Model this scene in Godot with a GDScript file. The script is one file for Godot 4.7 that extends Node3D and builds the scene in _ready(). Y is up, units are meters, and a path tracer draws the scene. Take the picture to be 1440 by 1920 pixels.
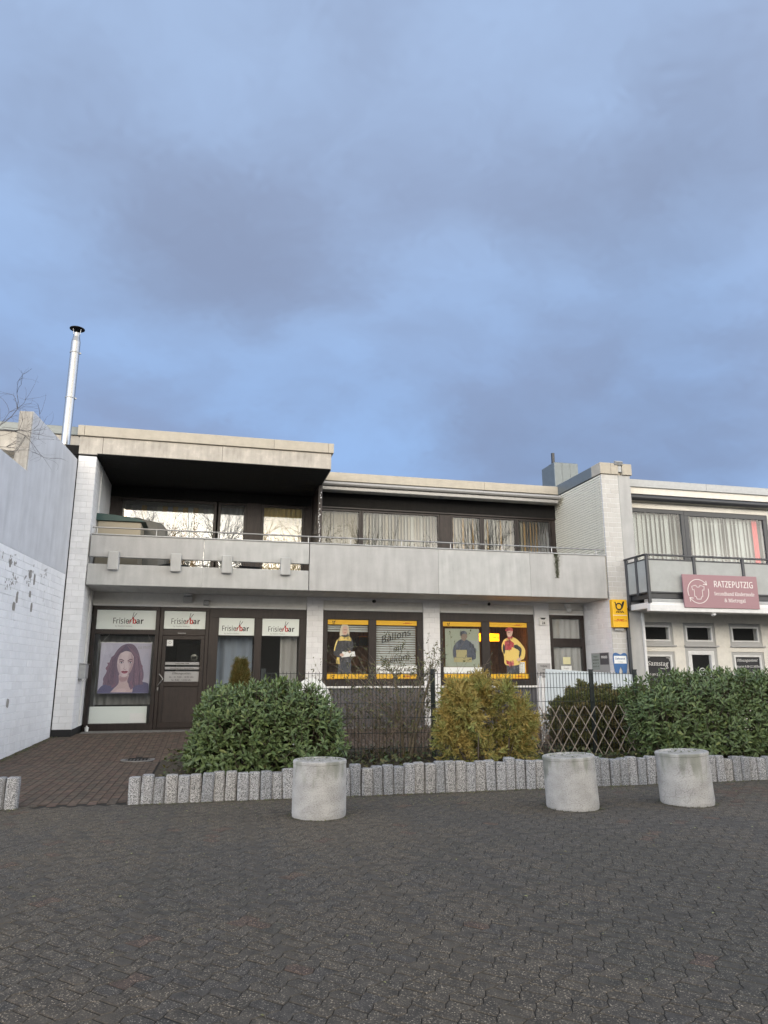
extends Node3D
# A parade of flat-roofed shops behind a paved square, under a cloudy evening sky.
# x runs along the shop fronts, y up, z towards the viewer; metres.

const ZF := -15.7    # front of balcony and outer piers
const ZS := -17.0    # shop fronts
const ZU := -18.3    # upper-floor windows
const EYE := Vector3(0, 1.35, 0)

var M := {}
var T := {}
var rng := RandomNumberGenerator.new()
var taken := {}
var cam: Camera3D

# ---------------------------------------------------------------- mesh building
class MB:
	var v := PackedVector3Array()
	var n := PackedVector3Array()
	var uv := PackedVector2Array()
	var c := PackedColorArray()
	var ix := PackedInt32Array()
	var col = null
	func _p(p, nn, t = Vector2.ZERO):
		v.append(p); n.append(nn); uv.append(t)
		if col != null: c.append(col)
		return v.size() - 1
	func tri(a, b, d):
		var nn = (b - a).cross(d - a).normalized()
		var i = _p(a, nn); _p(b, nn); _p(d, nn)
		ix.append_array([i, i + 2, i + 1])
	func quad(a, b, d, e, u0 = Vector2(0, 1), u1 = Vector2(1, 0)):
		var nn = (b - a).cross(d - a)
		if nn.length() < 1e-12: nn = (d - a).cross(e - a)
		nn = nn.normalized()
		var i = _p(a, nn, Vector2(u0.x, u0.y)); _p(b, nn, Vector2(u1.x, u0.y)); _p(d, nn, Vector2(u1.x, u1.y)); _p(e, nn, Vector2(u0.x, u1.y))
		ix.append_array([i, i + 2, i + 1, i, i + 3, i + 2])
	func box(a, b):
		hexa([Vector3(a.x, a.y, b.z), Vector3(b.x, a.y, b.z), Vector3(b.x, b.y, b.z), Vector3(a.x, b.y, b.z), Vector3(a.x, a.y, a.z), Vector3(b.x, a.y, a.z), Vector3(b.x, b.y, a.z), Vector3(a.x, b.y, a.z)])
	func hexa(p):
		quad(p[0], p[1], p[2], p[3]); quad(p[5], p[4], p[7], p[6])
		quad(p[4], p[0], p[3], p[7]); quad(p[1], p[5], p[6], p[2])
		quad(p[3], p[2], p[6], p[7]); quad(p[4], p[5], p[1], p[0])
	func obox(xf, s):
		var p = []
		for z in [0.5, -0.5]:
			for q in [[-0.5, -0.5], [0.5, -0.5], [0.5, 0.5], [-0.5, 0.5]]:
				p.append(xf * Vector3(q[0] * s.x, q[1] * s.y, z * s.z))
		hexa(p)
	# a box with chamfered edges
	func cbox(a, b, r):
		cboxx(Transform3D(Basis(), (a + b) * 0.5), b - a, r)
	func cboxx(xf, s, r):
		var h = s * 0.5
		var ax = [Vector3(1, 0, 0), Vector3(0, 1, 0), Vector3(0, 0, 1)]
		for i in 3:
			for sg in [1.0, -1.0]:
				var w = ax[i] * sg
				var p = ax[(i + 1) % 3] * sg
				var q = ax[(i + 2) % 3]
				var o = w * absf(h.dot(ax[i]))
				var pp = absf(h.dot(p)) - r
				var qq = absf(h.dot(q)) - r
				quad(xf * (o - p * pp - q * qq), xf * (o + p * pp - q * qq), xf * (o + p * pp + q * qq), xf * (o - p * pp + q * qq))
		for i in 3:
			var A = ax[i]; var B = ax[(i + 1) % 3]; var C = ax[(i + 2) % 3]
			var ha = absf(h.dot(A)); var hb = absf(h.dot(B)); var hc = absf(h.dot(C))
			for sb in [1.0, -1.0]:
				for sc in [1.0, -1.0]:
					var e = A * (ha - r)
					var p0 = B * sb * hb + C * sc * (hc - r)
					var p1 = B * sb * (hb - r) + C * sc * hc
					if sb * sc > 0: quad(xf * (p0 + e), xf * (p0 - e), xf * (p1 - e), xf * (p1 + e))
					else: quad(xf * (p0 - e), xf * (p0 + e), xf * (p1 + e), xf * (p1 - e))
		for sx in [1.0, -1.0]:
			for sy in [1.0, -1.0]:
				for sz in [1.0, -1.0]:
					var k = Vector3(sx * h.x, sy * h.y, sz * h.z)
					var px = k - Vector3(0, sy * r, sz * r); var py = k - Vector3(sx * r, 0, sz * r); var pz = k - Vector3(sx * r, sy * r, 0)
					if sx * sy * sz > 0: tri(xf * px, xf * py, xf * pz)
					else: tri(xf * px, xf * pz, xf * py)
	# polygon in the local xy plane (counter-clockwise), extruded from z = 0 to z = d
	var uvbox = null
	func _uvs(a, b, e):
		if uvbox == null: return
		var m = uv.size()
		uv[m - 3] = (a - uvbox.position) / uvbox.size; uv[m - 2] = (b - uvbox.position) / uvbox.size; uv[m - 1] = (e - uvbox.position) / uvbox.size
		for k in 3: uv[m - 3 + k].y = 1.0 - uv[m - 3 + k].y
	func prism(pts, xf, d):
		var poly = PackedVector2Array(pts)
		if Geometry2D.is_polygon_clockwise(poly): poly.reverse()
		var t = Geometry2D.triangulate_polygon(poly)
		for i in range(0, t.size(), 3):
			var a = poly[t[i]]; var b = poly[t[i + 1]]; var e = poly[t[i + 2]]
			if (b - a).cross(e - a) < 0:
				var sw = b; b = e; e = sw
			tri(xf * Vector3(a.x, a.y, d), xf * Vector3(b.x, b.y, d), xf * Vector3(e.x, e.y, d))
			_uvs(a, b, e)
			if absf(d) > 1e-6: tri(xf * Vector3(a.x, a.y, 0), xf * Vector3(e.x, e.y, 0), xf * Vector3(b.x, b.y, 0))
		if absf(d) > 1e-6:
			for i in poly.size():
				var a = poly[i]; var b = poly[(i + 1) % poly.size()]
				quad(xf * Vector3(a.x, a.y, 0), xf * Vector3(b.x, b.y, 0), xf * Vector3(b.x, b.y, d), xf * Vector3(a.x, a.y, d))
	func tube(pts, r0, r1, sides = 6, cap = true):
		var m = pts.size()
		var base = v.size()
		var up = Vector3(0.13, 0.2, 0.97)
		for i in m:
			var d = (pts[mini(i + 1, m - 1)] - pts[maxi(i - 1, 0)]).normalized()
			var s = d.cross(up)
			if s.length() < 0.05: s = d.cross(Vector3(1, 0, 0.1))
			s = s.normalized()
			var t = s.cross(d).normalized()
			var r = lerpf(r0, r1, float(i) / maxf(1.0, m - 1.0))
			for k in sides:
				var a = TAU * k / sides
				var o = s * cos(a) + t * sin(a)
				_p(pts[i] + o * r, o, Vector2(float(k) / sides, i))
		for i in m - 1:
			for k in sides:
				var a = base + i * sides + k
				var b = base + i * sides + (k + 1) % sides
				ix.append_array([a, b, a + sides, b, b + sides, a + sides])
		if cap:
			for e in [0, m - 1]:
				var d = (pts[1] - pts[0]).normalized() * -1.0 if e == 0 else (pts[m - 1] - pts[m - 2]).normalized()
				var ci = _p(pts[e], d)
				var st = v.size()
				for k in sides: _p(v[base + e * sides + k], d)
				for k in sides:
					if e == 0: ix.append_array([ci, st + k, st + (k + 1) % sides])
					else: ix.append_array([ci, st + (k + 1) % sides, st + k])
	# profile: array of Vector2(radius, height), from the bottom up on the outside
	func lathe(prof, segs, xf = Transform3D(), smooth = true):
		for i in prof.size() - 1:
			var a = prof[i]; var b = prof[i + 1]
			var dn = Vector2(b.y - a.y, a.x - b.x).normalized()
			var base = v.size()
			for k in segs + 1:
				var an = TAU * k / segs
				var o = Vector3(cos(an), 0, -sin(an))
				var nn = (xf.basis * (o * dn.x + Vector3(0, dn.y, 0))).normalized()
				_p(xf * (o * a.x + Vector3(0, a.y, 0)), nn, Vector2(float(k) / segs, a.y))
				_p(xf * (o * b.x + Vector3(0, b.y, 0)), nn, Vector2(float(k) / segs, b.y))
			for k in segs:
				var j = base + k * 2
				ix.append_array([j, j + 3, j + 2, j, j + 1, j + 3])
	func ring(cx, cy, r0, r1, xf, a0 = 0.0, a1 = TAU, segs = 24, th = 0.002):
		for k in segs:
			var a = lerpf(a0, a1, float(k) / segs); var b = lerpf(a0, a1, float(k + 1) / segs)
			var ca = Vector2(cos(a), sin(a)); var cb = Vector2(cos(b), sin(b)); var o = Vector2(cx, cy)
			prism([o + ca * r0, o + ca * r1, o + cb * r1, o + cb * r0], xf, th)
	func stroke(pts, w, xf, th = 0.002):
		for i in pts.size() - 1:
			var d = (pts[i + 1] - pts[i]).normalized()
			var s = Vector2(-d.y, d.x) * w * 0.5
			var e = d * w * 0.3
			prism([pts[i] - s - e, pts[i + 1] - s + e, pts[i + 1] + s + e, pts[i] + s - e], xf, th)
	func mesh():
		var a = []
		a.resize(Mesh.ARRAY_MAX)
		a[Mesh.ARRAY_VERTEX] = v; a[Mesh.ARRAY_NORMAL] = n; a[Mesh.ARRAY_TEX_UV] = uv; a[Mesh.ARRAY_INDEX] = ix
		if col != null: a[Mesh.ARRAY_COLOR] = c
		var m = ArrayMesh.new()
		m.add_surface_from_arrays(Mesh.PRIMITIVE_TRIANGLES, a)
		return m

# ---------------------------------------------------------------- naming and tagging
func numbered(called):
	if not taken.has(called):
		taken[called] = 0
		return called
	taken[called] += 1
	return "%s_%03d" % [called, taken[called]]

func thing(called, label, category, at = Vector3.ZERO, group = "", turn = 0.0):
	var o = Node3D.new()
	o.name = numbered(called)
	add_child(o, true)
	o.position = at
	o.rotation.y = turn
	tag(o, label, category, group)
	return o

func tag(o, label, category, group = ""):
	o.set_meta("label", label)
	o.set_meta("category", category)
	if group != "": o.set_meta("group", group)

func node(parent, called, at = Vector3.ZERO):
	var o = Node3D.new()
	o.name = called
	parent.add_child(o, true)
	o.position = at
	return o

func part(parent, called, mb, m, xf = null):
	var o = MeshInstance3D.new()
	o.name = called if parent != self else numbered(called)
	o.mesh = mb.mesh() if mb is MB else mb
	o.material_override = m
	parent.add_child(o, true)
	if xf != null: o.transform = xf
	return o

func bx(parent, called, a, b, m, r = 0.0):
	var mb = MB.new()
	if r > 0: mb.cbox(a, b, r)
	else: mb.box(a, b)
	return part(parent, called, mb, m)

func struct(o, label = ""):
	o.set_meta("kind", "structure")
	if label != "": o.set_meta("label", label)
	return o

func stuff(o):
	o.set_meta("kind", "stuff")
	return o

func many(parent, called, mesh, m, xfs, cols = null):
	var mm = MultiMesh.new()
	mm.transform_format = MultiMesh.TRANSFORM_3D
	mm.use_colors = cols != null
	mm.mesh = mesh
	mm.instance_count = xfs.size()
	for i in xfs.size():
		mm.set_instance_transform(i, xfs[i])
		if cols != null: mm.set_instance_color(i, cols[i])
	var o = MultiMeshInstance3D.new()
	o.name = called if parent != self else numbered(called)
	o.multimesh = mm
	o.material_override = m
	parent.add_child(o, true)
	stuff(o)
	return o

# ---------------------------------------------------------------- materials
func lin(r, g, b): return Color(r, g, b).linear_to_srgb()

func mat(called, r, g, b, rough = 0.8, tx = "", size = 1.0, bump = 0.0, metal = 0.0):
	var m = StandardMaterial3D.new()
	m.resource_name = called
	m.albedo_color = lin(r, g, b)
	m.roughness = rough
	m.metallic = metal
	if tx != "":
		m.albedo_texture = T[tx]
		m.uv1_triplanar = true
		m.uv1_world_triplanar = true
		m.uv1_scale = Vector3.ONE / size
		if bump > 0:
			m.heightmap_enabled = true
			m.heightmap_texture = T[tx]
			m.heightmap_scale = bump
	M[called] = m
	return m

func noise_bytes(size, seed_, freq, oct = 4, kind = FastNoiseLite.TYPE_SIMPLEX_SMOOTH, stretch = 1):
	var f = FastNoiseLite.new()
	f.seed = seed_
	f.noise_type = kind
	f.frequency = freq
	f.fractal_octaves = oct
	if kind == FastNoiseLite.TYPE_CELLULAR: f.cellular_return_type = FastNoiseLite.RETURN_CELL_VALUE
	var im = f.get_seamless_image(size, size / stretch, false, false, 0.15)
	im.convert(Image.FORMAT_L8)
	if stretch > 1: im.resize(size, size, Image.INTERPOLATE_CUBIC)
	return im.get_data()

func nb(size, a):
	return noise_bytes(size, a[0], a[1], a[2], a[3] if a.size() > 3 else FastNoiseLite.TYPE_SIMPLEX_SMOOTH, a[4] if a.size() > 4 else 1)

# grey multiplier textures: f(a, b, c) in linear values from three noise layers
func grey(called, size, layers, f):
	var A = nb(size, layers[0]); var B = nb(size, layers[1]); var C = nb(size, layers[2])
	var out = PackedByteArray()
	out.resize(size * size)
	for i in size * size:
		out[i] = clampi(int(255.0 * sqrt(clampf(f.call(A[i] / 255.0, B[i] / 255.0, C[i] / 255.0), 0.0, 1.0))), 0, 255)
	T[called] = ImageTexture.create_from_image(Image.create_from_data(size, size, false, Image.FORMAT_L8, out))

# colour textures, f returns a Color in linear values
func tinted(called, size, layers, f):
	var A = nb(size, layers[0]); var B = nb(size, layers[1]); var C = nb(size, layers[2])
	var out = PackedByteArray()
	out.resize(size * size * 3)
	for i in size * size:
		var q = f.call(A[i] / 255.0, B[i] / 255.0, C[i] / 255.0)
		out[i * 3] = clampi(int(255.0 * sqrt(q.x)), 0, 255)
		out[i * 3 + 1] = clampi(int(255.0 * sqrt(q.y)), 0, 255)
		out[i * 3 + 2] = clampi(int(255.0 * sqrt(q.z)), 0, 255)
	T[called] = ImageTexture.create_from_image(Image.create_from_data(size, size, false, Image.FORMAT_RGB8, out))

func make_textures():
	var CELL = FastNoiseLite.TYPE_CELLULAR
	grey("paint", 512, [[11, 0.008, 4], [12, 0.05, 3], [13, 0.012, 4, FastNoiseLite.TYPE_SIMPLEX_SMOOTH, 8]], func(a, b, c): return 0.88 + 0.06 * a + 0.04 * b + 0.07 * (c - 0.5))
	grey("concrete", 512, [[21, 0.01, 5], [22, 0.09, 3], [23, 0.014, 4, FastNoiseLite.TYPE_SIMPLEX_SMOOTH, 8]], func(a, b, c): return 0.80 + 0.20 * (a - 0.5) + 0.07 * (b - 0.5) + 0.15 * (c - 0.5) - (0.05 if c < 0.30 and b > 0.45 else 0.0) + (0.06 if a > 0.66 and b > 0.50 else 0.0))
	grey("cast", 512, [[25, 0.012, 4], [26, 0.22, 2], [27, 0.02, 4, FastNoiseLite.TYPE_SIMPLEX_SMOOTH, 8]], func(a, b, c): return 0.76 + 0.24 * (a - 0.5) + 0.34 * (b - 0.5) + 0.30 * (c - 0.5))
	grey("streaky", 512, [[28, 0.01, 4], [29, 0.10, 3], [30, 0.016, 4, FastNoiseLite.TYPE_SIMPLEX_SMOOTH, 8]], func(a, b, c): return 0.86 + 0.10 * (a - 0.5) + 0.05 * (b - 0.5) + 0.17 * (c - 0.5))
	grey("plaster", 512, [[31, 0.012, 4], [32, 0.16, 2], [33, 0.03, 3]], func(a, b, c): return 0.84 + 0.10 * a + 0.08 * (b - 0.5) + 0.06 * (c - 0.5))
	tinted("granite", 512, [[41, 0.11, 2], [42, 0.16, 1, CELL], [43, 0.015, 3]], func(a, b, c):
		var t = 0.55 + 0.25 * (c - 0.5)
		if b > 0.70: t = 0.88
		elif b < 0.30: t = 0.16
		t += 0.5 * (a - 0.5)
		t = clampf(t, 0.05, 1.0)
		return Vector3(t, t * 0.985, t * 0.965))
	tinted("aggregate", 1024, [[51, 0.09, 3], [52, 0.15, 1, CELL], [53, 0.006, 4]], func(a, b, c):
		var t = 0.20 + 0.26 * (a - 0.5) + 0.16 * (c - 0.5)
		if b > 0.955: t = 0.55 + 0.6 * a
		elif b > 0.87: t = 0.28 + 0.3 * a
		elif b < 0.25: t *= 0.7
		t = clampf(t, 0.03, 1.0)
		return Vector3(t, t * 0.96, t * 0.905))
	grey("paver", 512, [[61, 0.02, 4], [62, 0.12, 3], [63, 0.006, 3]], func(a, b, c): return 0.55 + 0.35 * (a - 0.5) + 0.35 * (b - 0.5) + 0.5 * (c - 0.5))
	tinted("soil", 512, [[71, 0.02, 5], [72, 0.12, 2, CELL], [73, 0.03, 3]], func(a, b, c):
		var t = 0.3 + 0.5 * a * b + 0.2 * c
		return Vector3(t, t * (0.82 + 0.1 * c), t * 0.62))
	grey("bark", 256, [[81, 0.03, 4, FastNoiseLite.TYPE_SIMPLEX_SMOOTH, 4], [82, 0.1, 3], [83, 0.02, 2]], func(a, b, c): return 0.4 + 0.5 * a + 0.2 * (b - 0.5))
	grey("wood", 512, [[91, 0.02, 4, FastNoiseLite.TYPE_SIMPLEX_SMOOTH, 8], [92, 0.09, 3, FastNoiseLite.TYPE_SIMPLEX_SMOOTH, 8], [93, 0.01, 3]], func(a, b, c): return 0.5 + 0.4 * (a - 0.5) + 0.4 * (b - 0.5) + 0.3 * c)

func make_materials():
	mat("white_paint", 0.82, 0.825, 0.83, 0.62, "paint", 1.7, 0.25)
	mat("white_paint_b", 0.79, 0.795, 0.80, 0.62, "paint", 1.3, 0.25)
	mat("white_paint_c", 0.84, 0.845, 0.85, 0.6, "paint", 2.1, 0.25)
	mat("cream_paint", 0.55, 0.54, 0.51, 0.65, "paint", 1.7, 0.25)
	mat("cream_paint_b", 0.53, 0.515, 0.485, 0.65, "paint", 1.4, 0.25)
	mat("mortar", 0.72, 0.725, 0.73, 0.8, "paint", 0.9)
	mat("grey_wall", 0.60, 0.61, 0.63, 0.8, "streaky", 2.4, 0.15)
	mat("bare_patch", 0.34, 0.32, 0.29, 0.9, "concrete", 0.6, 0.2)
	mat("panel", 0.475, 0.475, 0.463, 0.85, "streaky", 2.1, 0.15)
	mat("panel_b", 0.51, 0.515, 0.50, 0.85, "streaky", 1.7, 0.15)
	mat("fascia", 0.56, 0.52, 0.455, 0.8, "concrete", 1.6, 0.15)
	mat("fascia_cap", 0.475, 0.432, 0.352, 0.7, "plaster", 1.6)
	mat("plaster_white", 0.74, 0.73, 0.69, 0.85, "plaster", 1.3)
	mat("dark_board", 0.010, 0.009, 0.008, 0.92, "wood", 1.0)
	mat("brown_frame", 0.028, 0.017, 0.014, 0.42, "wood", 1.5)
	mat("brown_panel", 0.040, 0.027, 0.023, 0.5, "wood", 1.2)
	mat("black_base", 0.012, 0.012, 0.013, 0.6, "plaster", 0.5)
	mat("steel", 0.36, 0.36, 0.355, 0.32, "", 1, 0, 0.9)
	mat("dull_metal", 0.42, 0.43, 0.43, 0.5, "plaster", 0.8, 0, 0.35)
	mat("zinc", 0.19, 0.215, 0.22, 0.45, "plaster", 1.2, 0, 0.4)
	mat("dark_metal", 0.022, 0.024, 0.027, 0.4)
	mat("soot", 0.02, 0.018, 0.016, 0.7)
	mat("clinker", 0.76, 0.73, 0.61, 0.7, "plaster", 0.6, 0.1)
	mat("clinker_joint", 0.16, 0.14, 0.10, 0.9)
	mat("cream", 0.82, 0.79, 0.71, 0.85, "plaster", 1.4)
	mat("white_trim", 0.80, 0.80, 0.78, 0.6, "plaster", 1.2)
	mat("grey_frame", 0.40, 0.40, 0.39, 0.45)
	mat("anthracite", 0.035, 0.037, 0.042, 0.4)
	mat("rail_panel", 0.40, 0.415, 0.40, 0.5, "plaster", 2.0)
	mat("concrete", 0.50, 0.465, 0.41, 0.9, "cast", 0.8, 0.5)
	mat("concrete_b", 0.475, 0.45, 0.405, 0.9, "cast", 0.7, 0.5)
	mat("granite", 0.62, 0.62, 0.62, 0.75, "granite", 0.42, 0.5)
	mat("granite_b", 0.52, 0.53, 0.54, 0.75, "granite", 0.37, 0.5)
	mat("granite_c", 0.62, 0.605, 0.58, 0.75, "granite", 0.45, 0.5)
	mat("paving", 0.420, 0.365, 0.286, 0.85, "aggregate", 0.74, 0.25)
	M.paving.vertex_color_use_as_albedo = true
	mat("paving_a", 0.420, 0.363, 0.280, 0.85, "aggregate", 0.74, 0.25)
	mat("paving_b", 0.380, 0.337, 0.278, 0.85, "aggregate", 0.66, 0.25)
	mat("paving_c", 0.448, 0.380, 0.282, 0.85, "aggregate", 0.82, 0.25)
	mat("paving_d", 0.476, 0.339, 0.249, 0.85, "aggregate", 0.74, 0.25)
	mat("paving_e", 0.362, 0.323, 0.249, 0.85, "aggregate", 0.70, 0.25)
	mat("paving_f", 0.468, 0.394, 0.295, 0.85, "aggregate", 0.78, 0.25)
	mat("joint_dirt", 0.022, 0.019, 0.016, 0.95, "soil", 0.6)
	mat("drive", 0.183, 0.129, 0.090, 0.85, "paver", 0.7, 0.2)
	M.drive.vertex_color_use_as_albedo = true
	mat("drive_a", 0.183, 0.129, 0.090, 0.85, "paver", 0.7, 0.2)
	mat("drive_b", 0.203, 0.132, 0.094, 0.85, "paver", 0.6, 0.2)
	mat("drive_c", 0.165, 0.127, 0.090, 0.85, "paver", 0.8, 0.2)
	mat("slab", 0.25, 0.24, 0.225, 0.85, "concrete", 0.8, 0.2)
	mat("ground", 0.07, 0.066, 0.062, 0.95, "aggregate", 1.7)
	mat("soil", 0.085, 0.075, 0.06, 0.95, "soil", 0.8, 0.8)
	mat("bark", 0.16, 0.125, 0.09, 0.9, "bark", 0.3, 0.3)
	mat("bark_pale", 0.30, 0.25, 0.17, 0.9, "bark", 0.3, 0.3)
	mat("twig", 0.24, 0.185, 0.14, 0.9)
	mat("twig_grey", 0.085, 0.078, 0.075, 0.9)
	mat("trellis_wood", 0.40, 0.34, 0.28, 0.85, "wood", 0.5)
	mat("fence_green", 0.016, 0.022, 0.022, 0.5)
	for q in [["laurel", 0.112, 0.158, 0.058, 0.5], ["golden", 0.31, 0.245, 0.07, 0.7], ["box_leaf", 0.14, 0.138, 0.055, 0.55], ["privet", 0.065, 0.078, 0.040, 0.45], ["thuja", 0.115, 0.105, 0.030, 0.7]]:
		var m = mat(q[0], q[1], q[2], q[3], q[4])
		m.vertex_color_use_as_albedo = true
		m.backlight_enabled = true
		m.backlight = Color(0.4, 0.4, 0.2)
	for q in [["laurel_a", 0.108, 0.152, 0.056], ["laurel_b", 0.13, 0.178, 0.062], ["laurel_c", 0.098, 0.142, 0.058], ["laurel_d", 0.18, 0.21, 0.07]]:
		var m = mat(q[0], q[1], q[2], q[3], 0.5)
		m.backlight_enabled = true
		m.backlight = Color(0.4, 0.4, 0.2)
	var g = mat("glass", 0.9, 0.95, 0.93, 0.0)
	g.transparency = BaseMaterial3D.TRANSPARENCY_ALPHA
	g.albedo_color.a = 0.02
	var fg = mat("frosted", 0.63, 0.69, 0.715, 0.22)
	fg.transparency = BaseMaterial3D.TRANSPARENCY_ALPHA
	fg.albedo_color.a = 0.8
	mat("yellow", 0.83, 0.48, 0.015, 0.45)
	mat("yellow_print", 0.80, 0.46, 0.02, 0.5)
	mat("red_print", 0.50, 0.012, 0.012, 0.5)
	mat("black_print", 0.012, 0.012, 0.013, 0.5)
	mat("white_print", 0.78, 0.80, 0.78, 0.5)
	mat("sign_white", 0.74, 0.80, 0.76, 0.5)
	mat("grey_print", 0.36, 0.36, 0.36, 0.5)
	mat("pink", 0.33, 0.185, 0.20, 0.55)
	mat("cream_print", 0.80, 0.78, 0.74, 0.6)
	mat("blue_print", 0.035, 0.12, 0.30, 0.5)
	mat("chalk", 0.72, 0.72, 0.70, 0.9)
	mat("blackboard", 0.016, 0.016, 0.018, 0.6)
	mat("paper_yellow", 0.72, 0.69, 0.42, 0.8)
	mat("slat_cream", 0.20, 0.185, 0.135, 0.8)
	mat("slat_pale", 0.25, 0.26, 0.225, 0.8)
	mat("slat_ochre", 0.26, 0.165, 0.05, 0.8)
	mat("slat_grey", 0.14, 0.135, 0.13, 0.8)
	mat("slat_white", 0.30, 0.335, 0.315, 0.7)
	mat("awning_grey", 0.42, 0.41, 0.39, 0.45, "plaster", 0.9, 0, 0.2)
	mat("curtain_blue", 0.22, 0.27, 0.33, 0.9)
	mat("slat_alu", 0.46, 0.50, 0.48, 0.4)
	mat("curtain_yellow", 0.42, 0.32, 0.10, 0.9)
	mat("curtain_grey", 0.34, 0.35, 0.34, 0.9)
	mat("red_cloth", 0.50, 0.05, 0.06, 0.9)
	mat("room", 0.30, 0.28, 0.25, 0.9)
	mat("room_brown", 0.34, 0.20, 0.09, 0.8, "wood", 1.0)
	mat("room_floor", 0.12, 0.10, 0.08, 0.7)
	mat("green_lid", 0.02, 0.06, 0.055, 0.5)
	mat("beige_plastic", 0.36, 0.32, 0.24, 0.6)
	mat("tarp", 0.20, 0.20, 0.185, 0.7, "plaster", 0.4)
	mat("shop_dark", 0.10, 0.10, 0.105, 0.7)
	mat("dado", 0.095, 0.095, 0.105, 0.7, "plaster", 0.8)

# ---------------------------------------------------------------- sky
var sky_shift := Vector2(8.0, 2.0)
func make_sky():
	var W := 2048
	var Hh := 1024
	var f1 = FastNoiseLite.new(); f1.seed = 7; f1.noise_type = FastNoiseLite.TYPE_SIMPLEX_SMOOTH; f1.frequency = 1.35; f1.fractal_octaves = 6; f1.fractal_gain = 0.47
	f1.domain_warp_enabled = true; f1.domain_warp_type = FastNoiseLite.DOMAIN_WARP_SIMPLEX; f1.domain_warp_amplitude = 0.16; f1.domain_warp_frequency = 0.9; f1.domain_warp_fractal_octaves = 3
	var f2 = FastNoiseLite.new(); f2.seed = 19; f2.noise_type = FastNoiseLite.TYPE_SIMPLEX_SMOOTH; f2.frequency = 0.55; f2.fractal_octaves = 3
	var out = PackedFloat32Array()
	out.resize(W * Hh * 4)
	for j in Hh:
		var th = PI * (j + 0.5) / Hh
		var sy = cos(th)
		var cy = sin(th)
		for i in W:
			var ph = TAU * (i + 0.5) / W
			var d = Vector3(sin(ph) * cy, sy, -cos(ph) * cy)
			var k = (j * W + i) * 4
			if sy < 0.0:
				out[k] = 0.08; out[k + 1] = 0.08; out[k + 2] = 0.08; out[k + 3] = 1.0
				continue
			var el = maxf(sy, 0.0)
			# the cloud deck is a layer seen at a slant
			var s = 1.0 / (el + 0.32)
			var p = Vector3(d.x * s, d.z * s * 1.25, 0.0)
			var a = f1.get_noise_3d(p.x * 1.15 + sky_shift.x, p.y * 1.15 + sky_shift.y, 0.3)
			var b = f2.get_noise_3d(p.x * 1.1 + sky_shift.y, p.y * 1.1 + 5.0 + sky_shift.x, 4.0)
			var t = clampf(0.52 + 0.72 * a, 0.0, 1.0)
			var h = clampf(0.5 + 0.9 * b, 0.0, 1.0)
			t = t * t * (3.0 - 2.0 * t)
			var dark = Vector3(0.150, 0.205, 0.325).lerp(Vector3(0.170, 0.210, 0.305), smoothstep(0.25, 0.75, el))
			var light = Vector3(0.205, 0.328, 0.555).lerp(Vector3(0.250, 0.338, 0.500), smoothstep(0.25, 0.75, el))
			var lav = Vector3(0.208, 0.250, 0.375)
			var col = dark.lerp(light, t).lerp(lav, 0.42 * h * (1.0 - 0.6 * t))
			# the sky is brighter, and low down warmer, on the evening side behind the viewer
			var h2 = d.z / maxf(0.001, sqrt(d.x * d.x + d.z * d.z))
			h2 += 0.15 * d.x
			var ga = smoothstep(-0.72, 0.4, h2)
			var ge = exp(-maxf(el - 0.1, 0.0) * 1.5)
			var warm = Vector3(1.4, 1.62, 2.05).lerp(Vector3(1.75, 1.63, 1.42), smoothstep(0.1, 0.95, h2))
			var h3 = (d.z * 0.95 - d.x * 0.31) / maxf(0.001, sqrt(d.x * d.x + d.z * d.z))
			var band = 1.7 * exp(-pow((el - 0.14) / 0.09, 2.0)) * smoothstep(-0.3, 0.7, h2) + 0.5 * exp(-pow((el - 0.17) / 0.17, 2.0)) * smoothstep(0.62, 0.98, h3)
			col = col.lerp(warm * (0.62 + 0.75 * t) * (1.0 + 1.35 * band), ga * ge)
			out[k] = col.x; out[k + 1] = col.y; out[k + 2] = col.z; out[k + 3] = 1.0
	var im = Image.create_from_data(W, Hh, false, Image.FORMAT_RGBAF, out.to_byte_array())
	var pm = PanoramaSkyMaterial.new()
	pm.panorama = ImageTexture.create_from_image(im)
	var sky = Sky.new()
	sky.sky_material = pm
	return sky

func setup():
	cam = Camera3D.new()
	cam.name = "camera"
	add_child(cam)
	cam.position = EYE
	cam.rotation = Vector3(deg_to_rad(12.9), deg_to_rad(-13.5), 0)
	cam.fov = rad_to_deg(2.0 * atan(960.0 / 1335.0))
	cam.far = 2000.0
	var env = Environment.new()
	env.background_mode = Environment.BG_SKY
	env.sky = make_sky()
	env.tonemap_mode = Environment.TONE_MAPPER_LINEAR
	env.tonemap_exposure = 1.6
	env.sdfgi_enabled = true
	env.ssao_enabled = true
	env.ssil_enabled = true
	var we = WorldEnvironment.new()
	we.environment = env
	add_child(we)
	var sun = DirectionalLight3D.new()
	sun.name = "sun"
	sun.light_energy = 0.15
	sun.light_angular_distance = 20.0
	sun.light_color = Color(1.0, 0.9, 0.78)
	sun.shadow_enabled = true
	add_child(sun)
	sun.look_at_from_position(Vector3(-0.25, 0.3, 0.92) * 50.0, Vector3.ZERO)

# ---------------------------------------------------------------- ground
func gy(z): return clampf((-12.6 - z) * 0.052, 0.0, 0.17)

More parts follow.
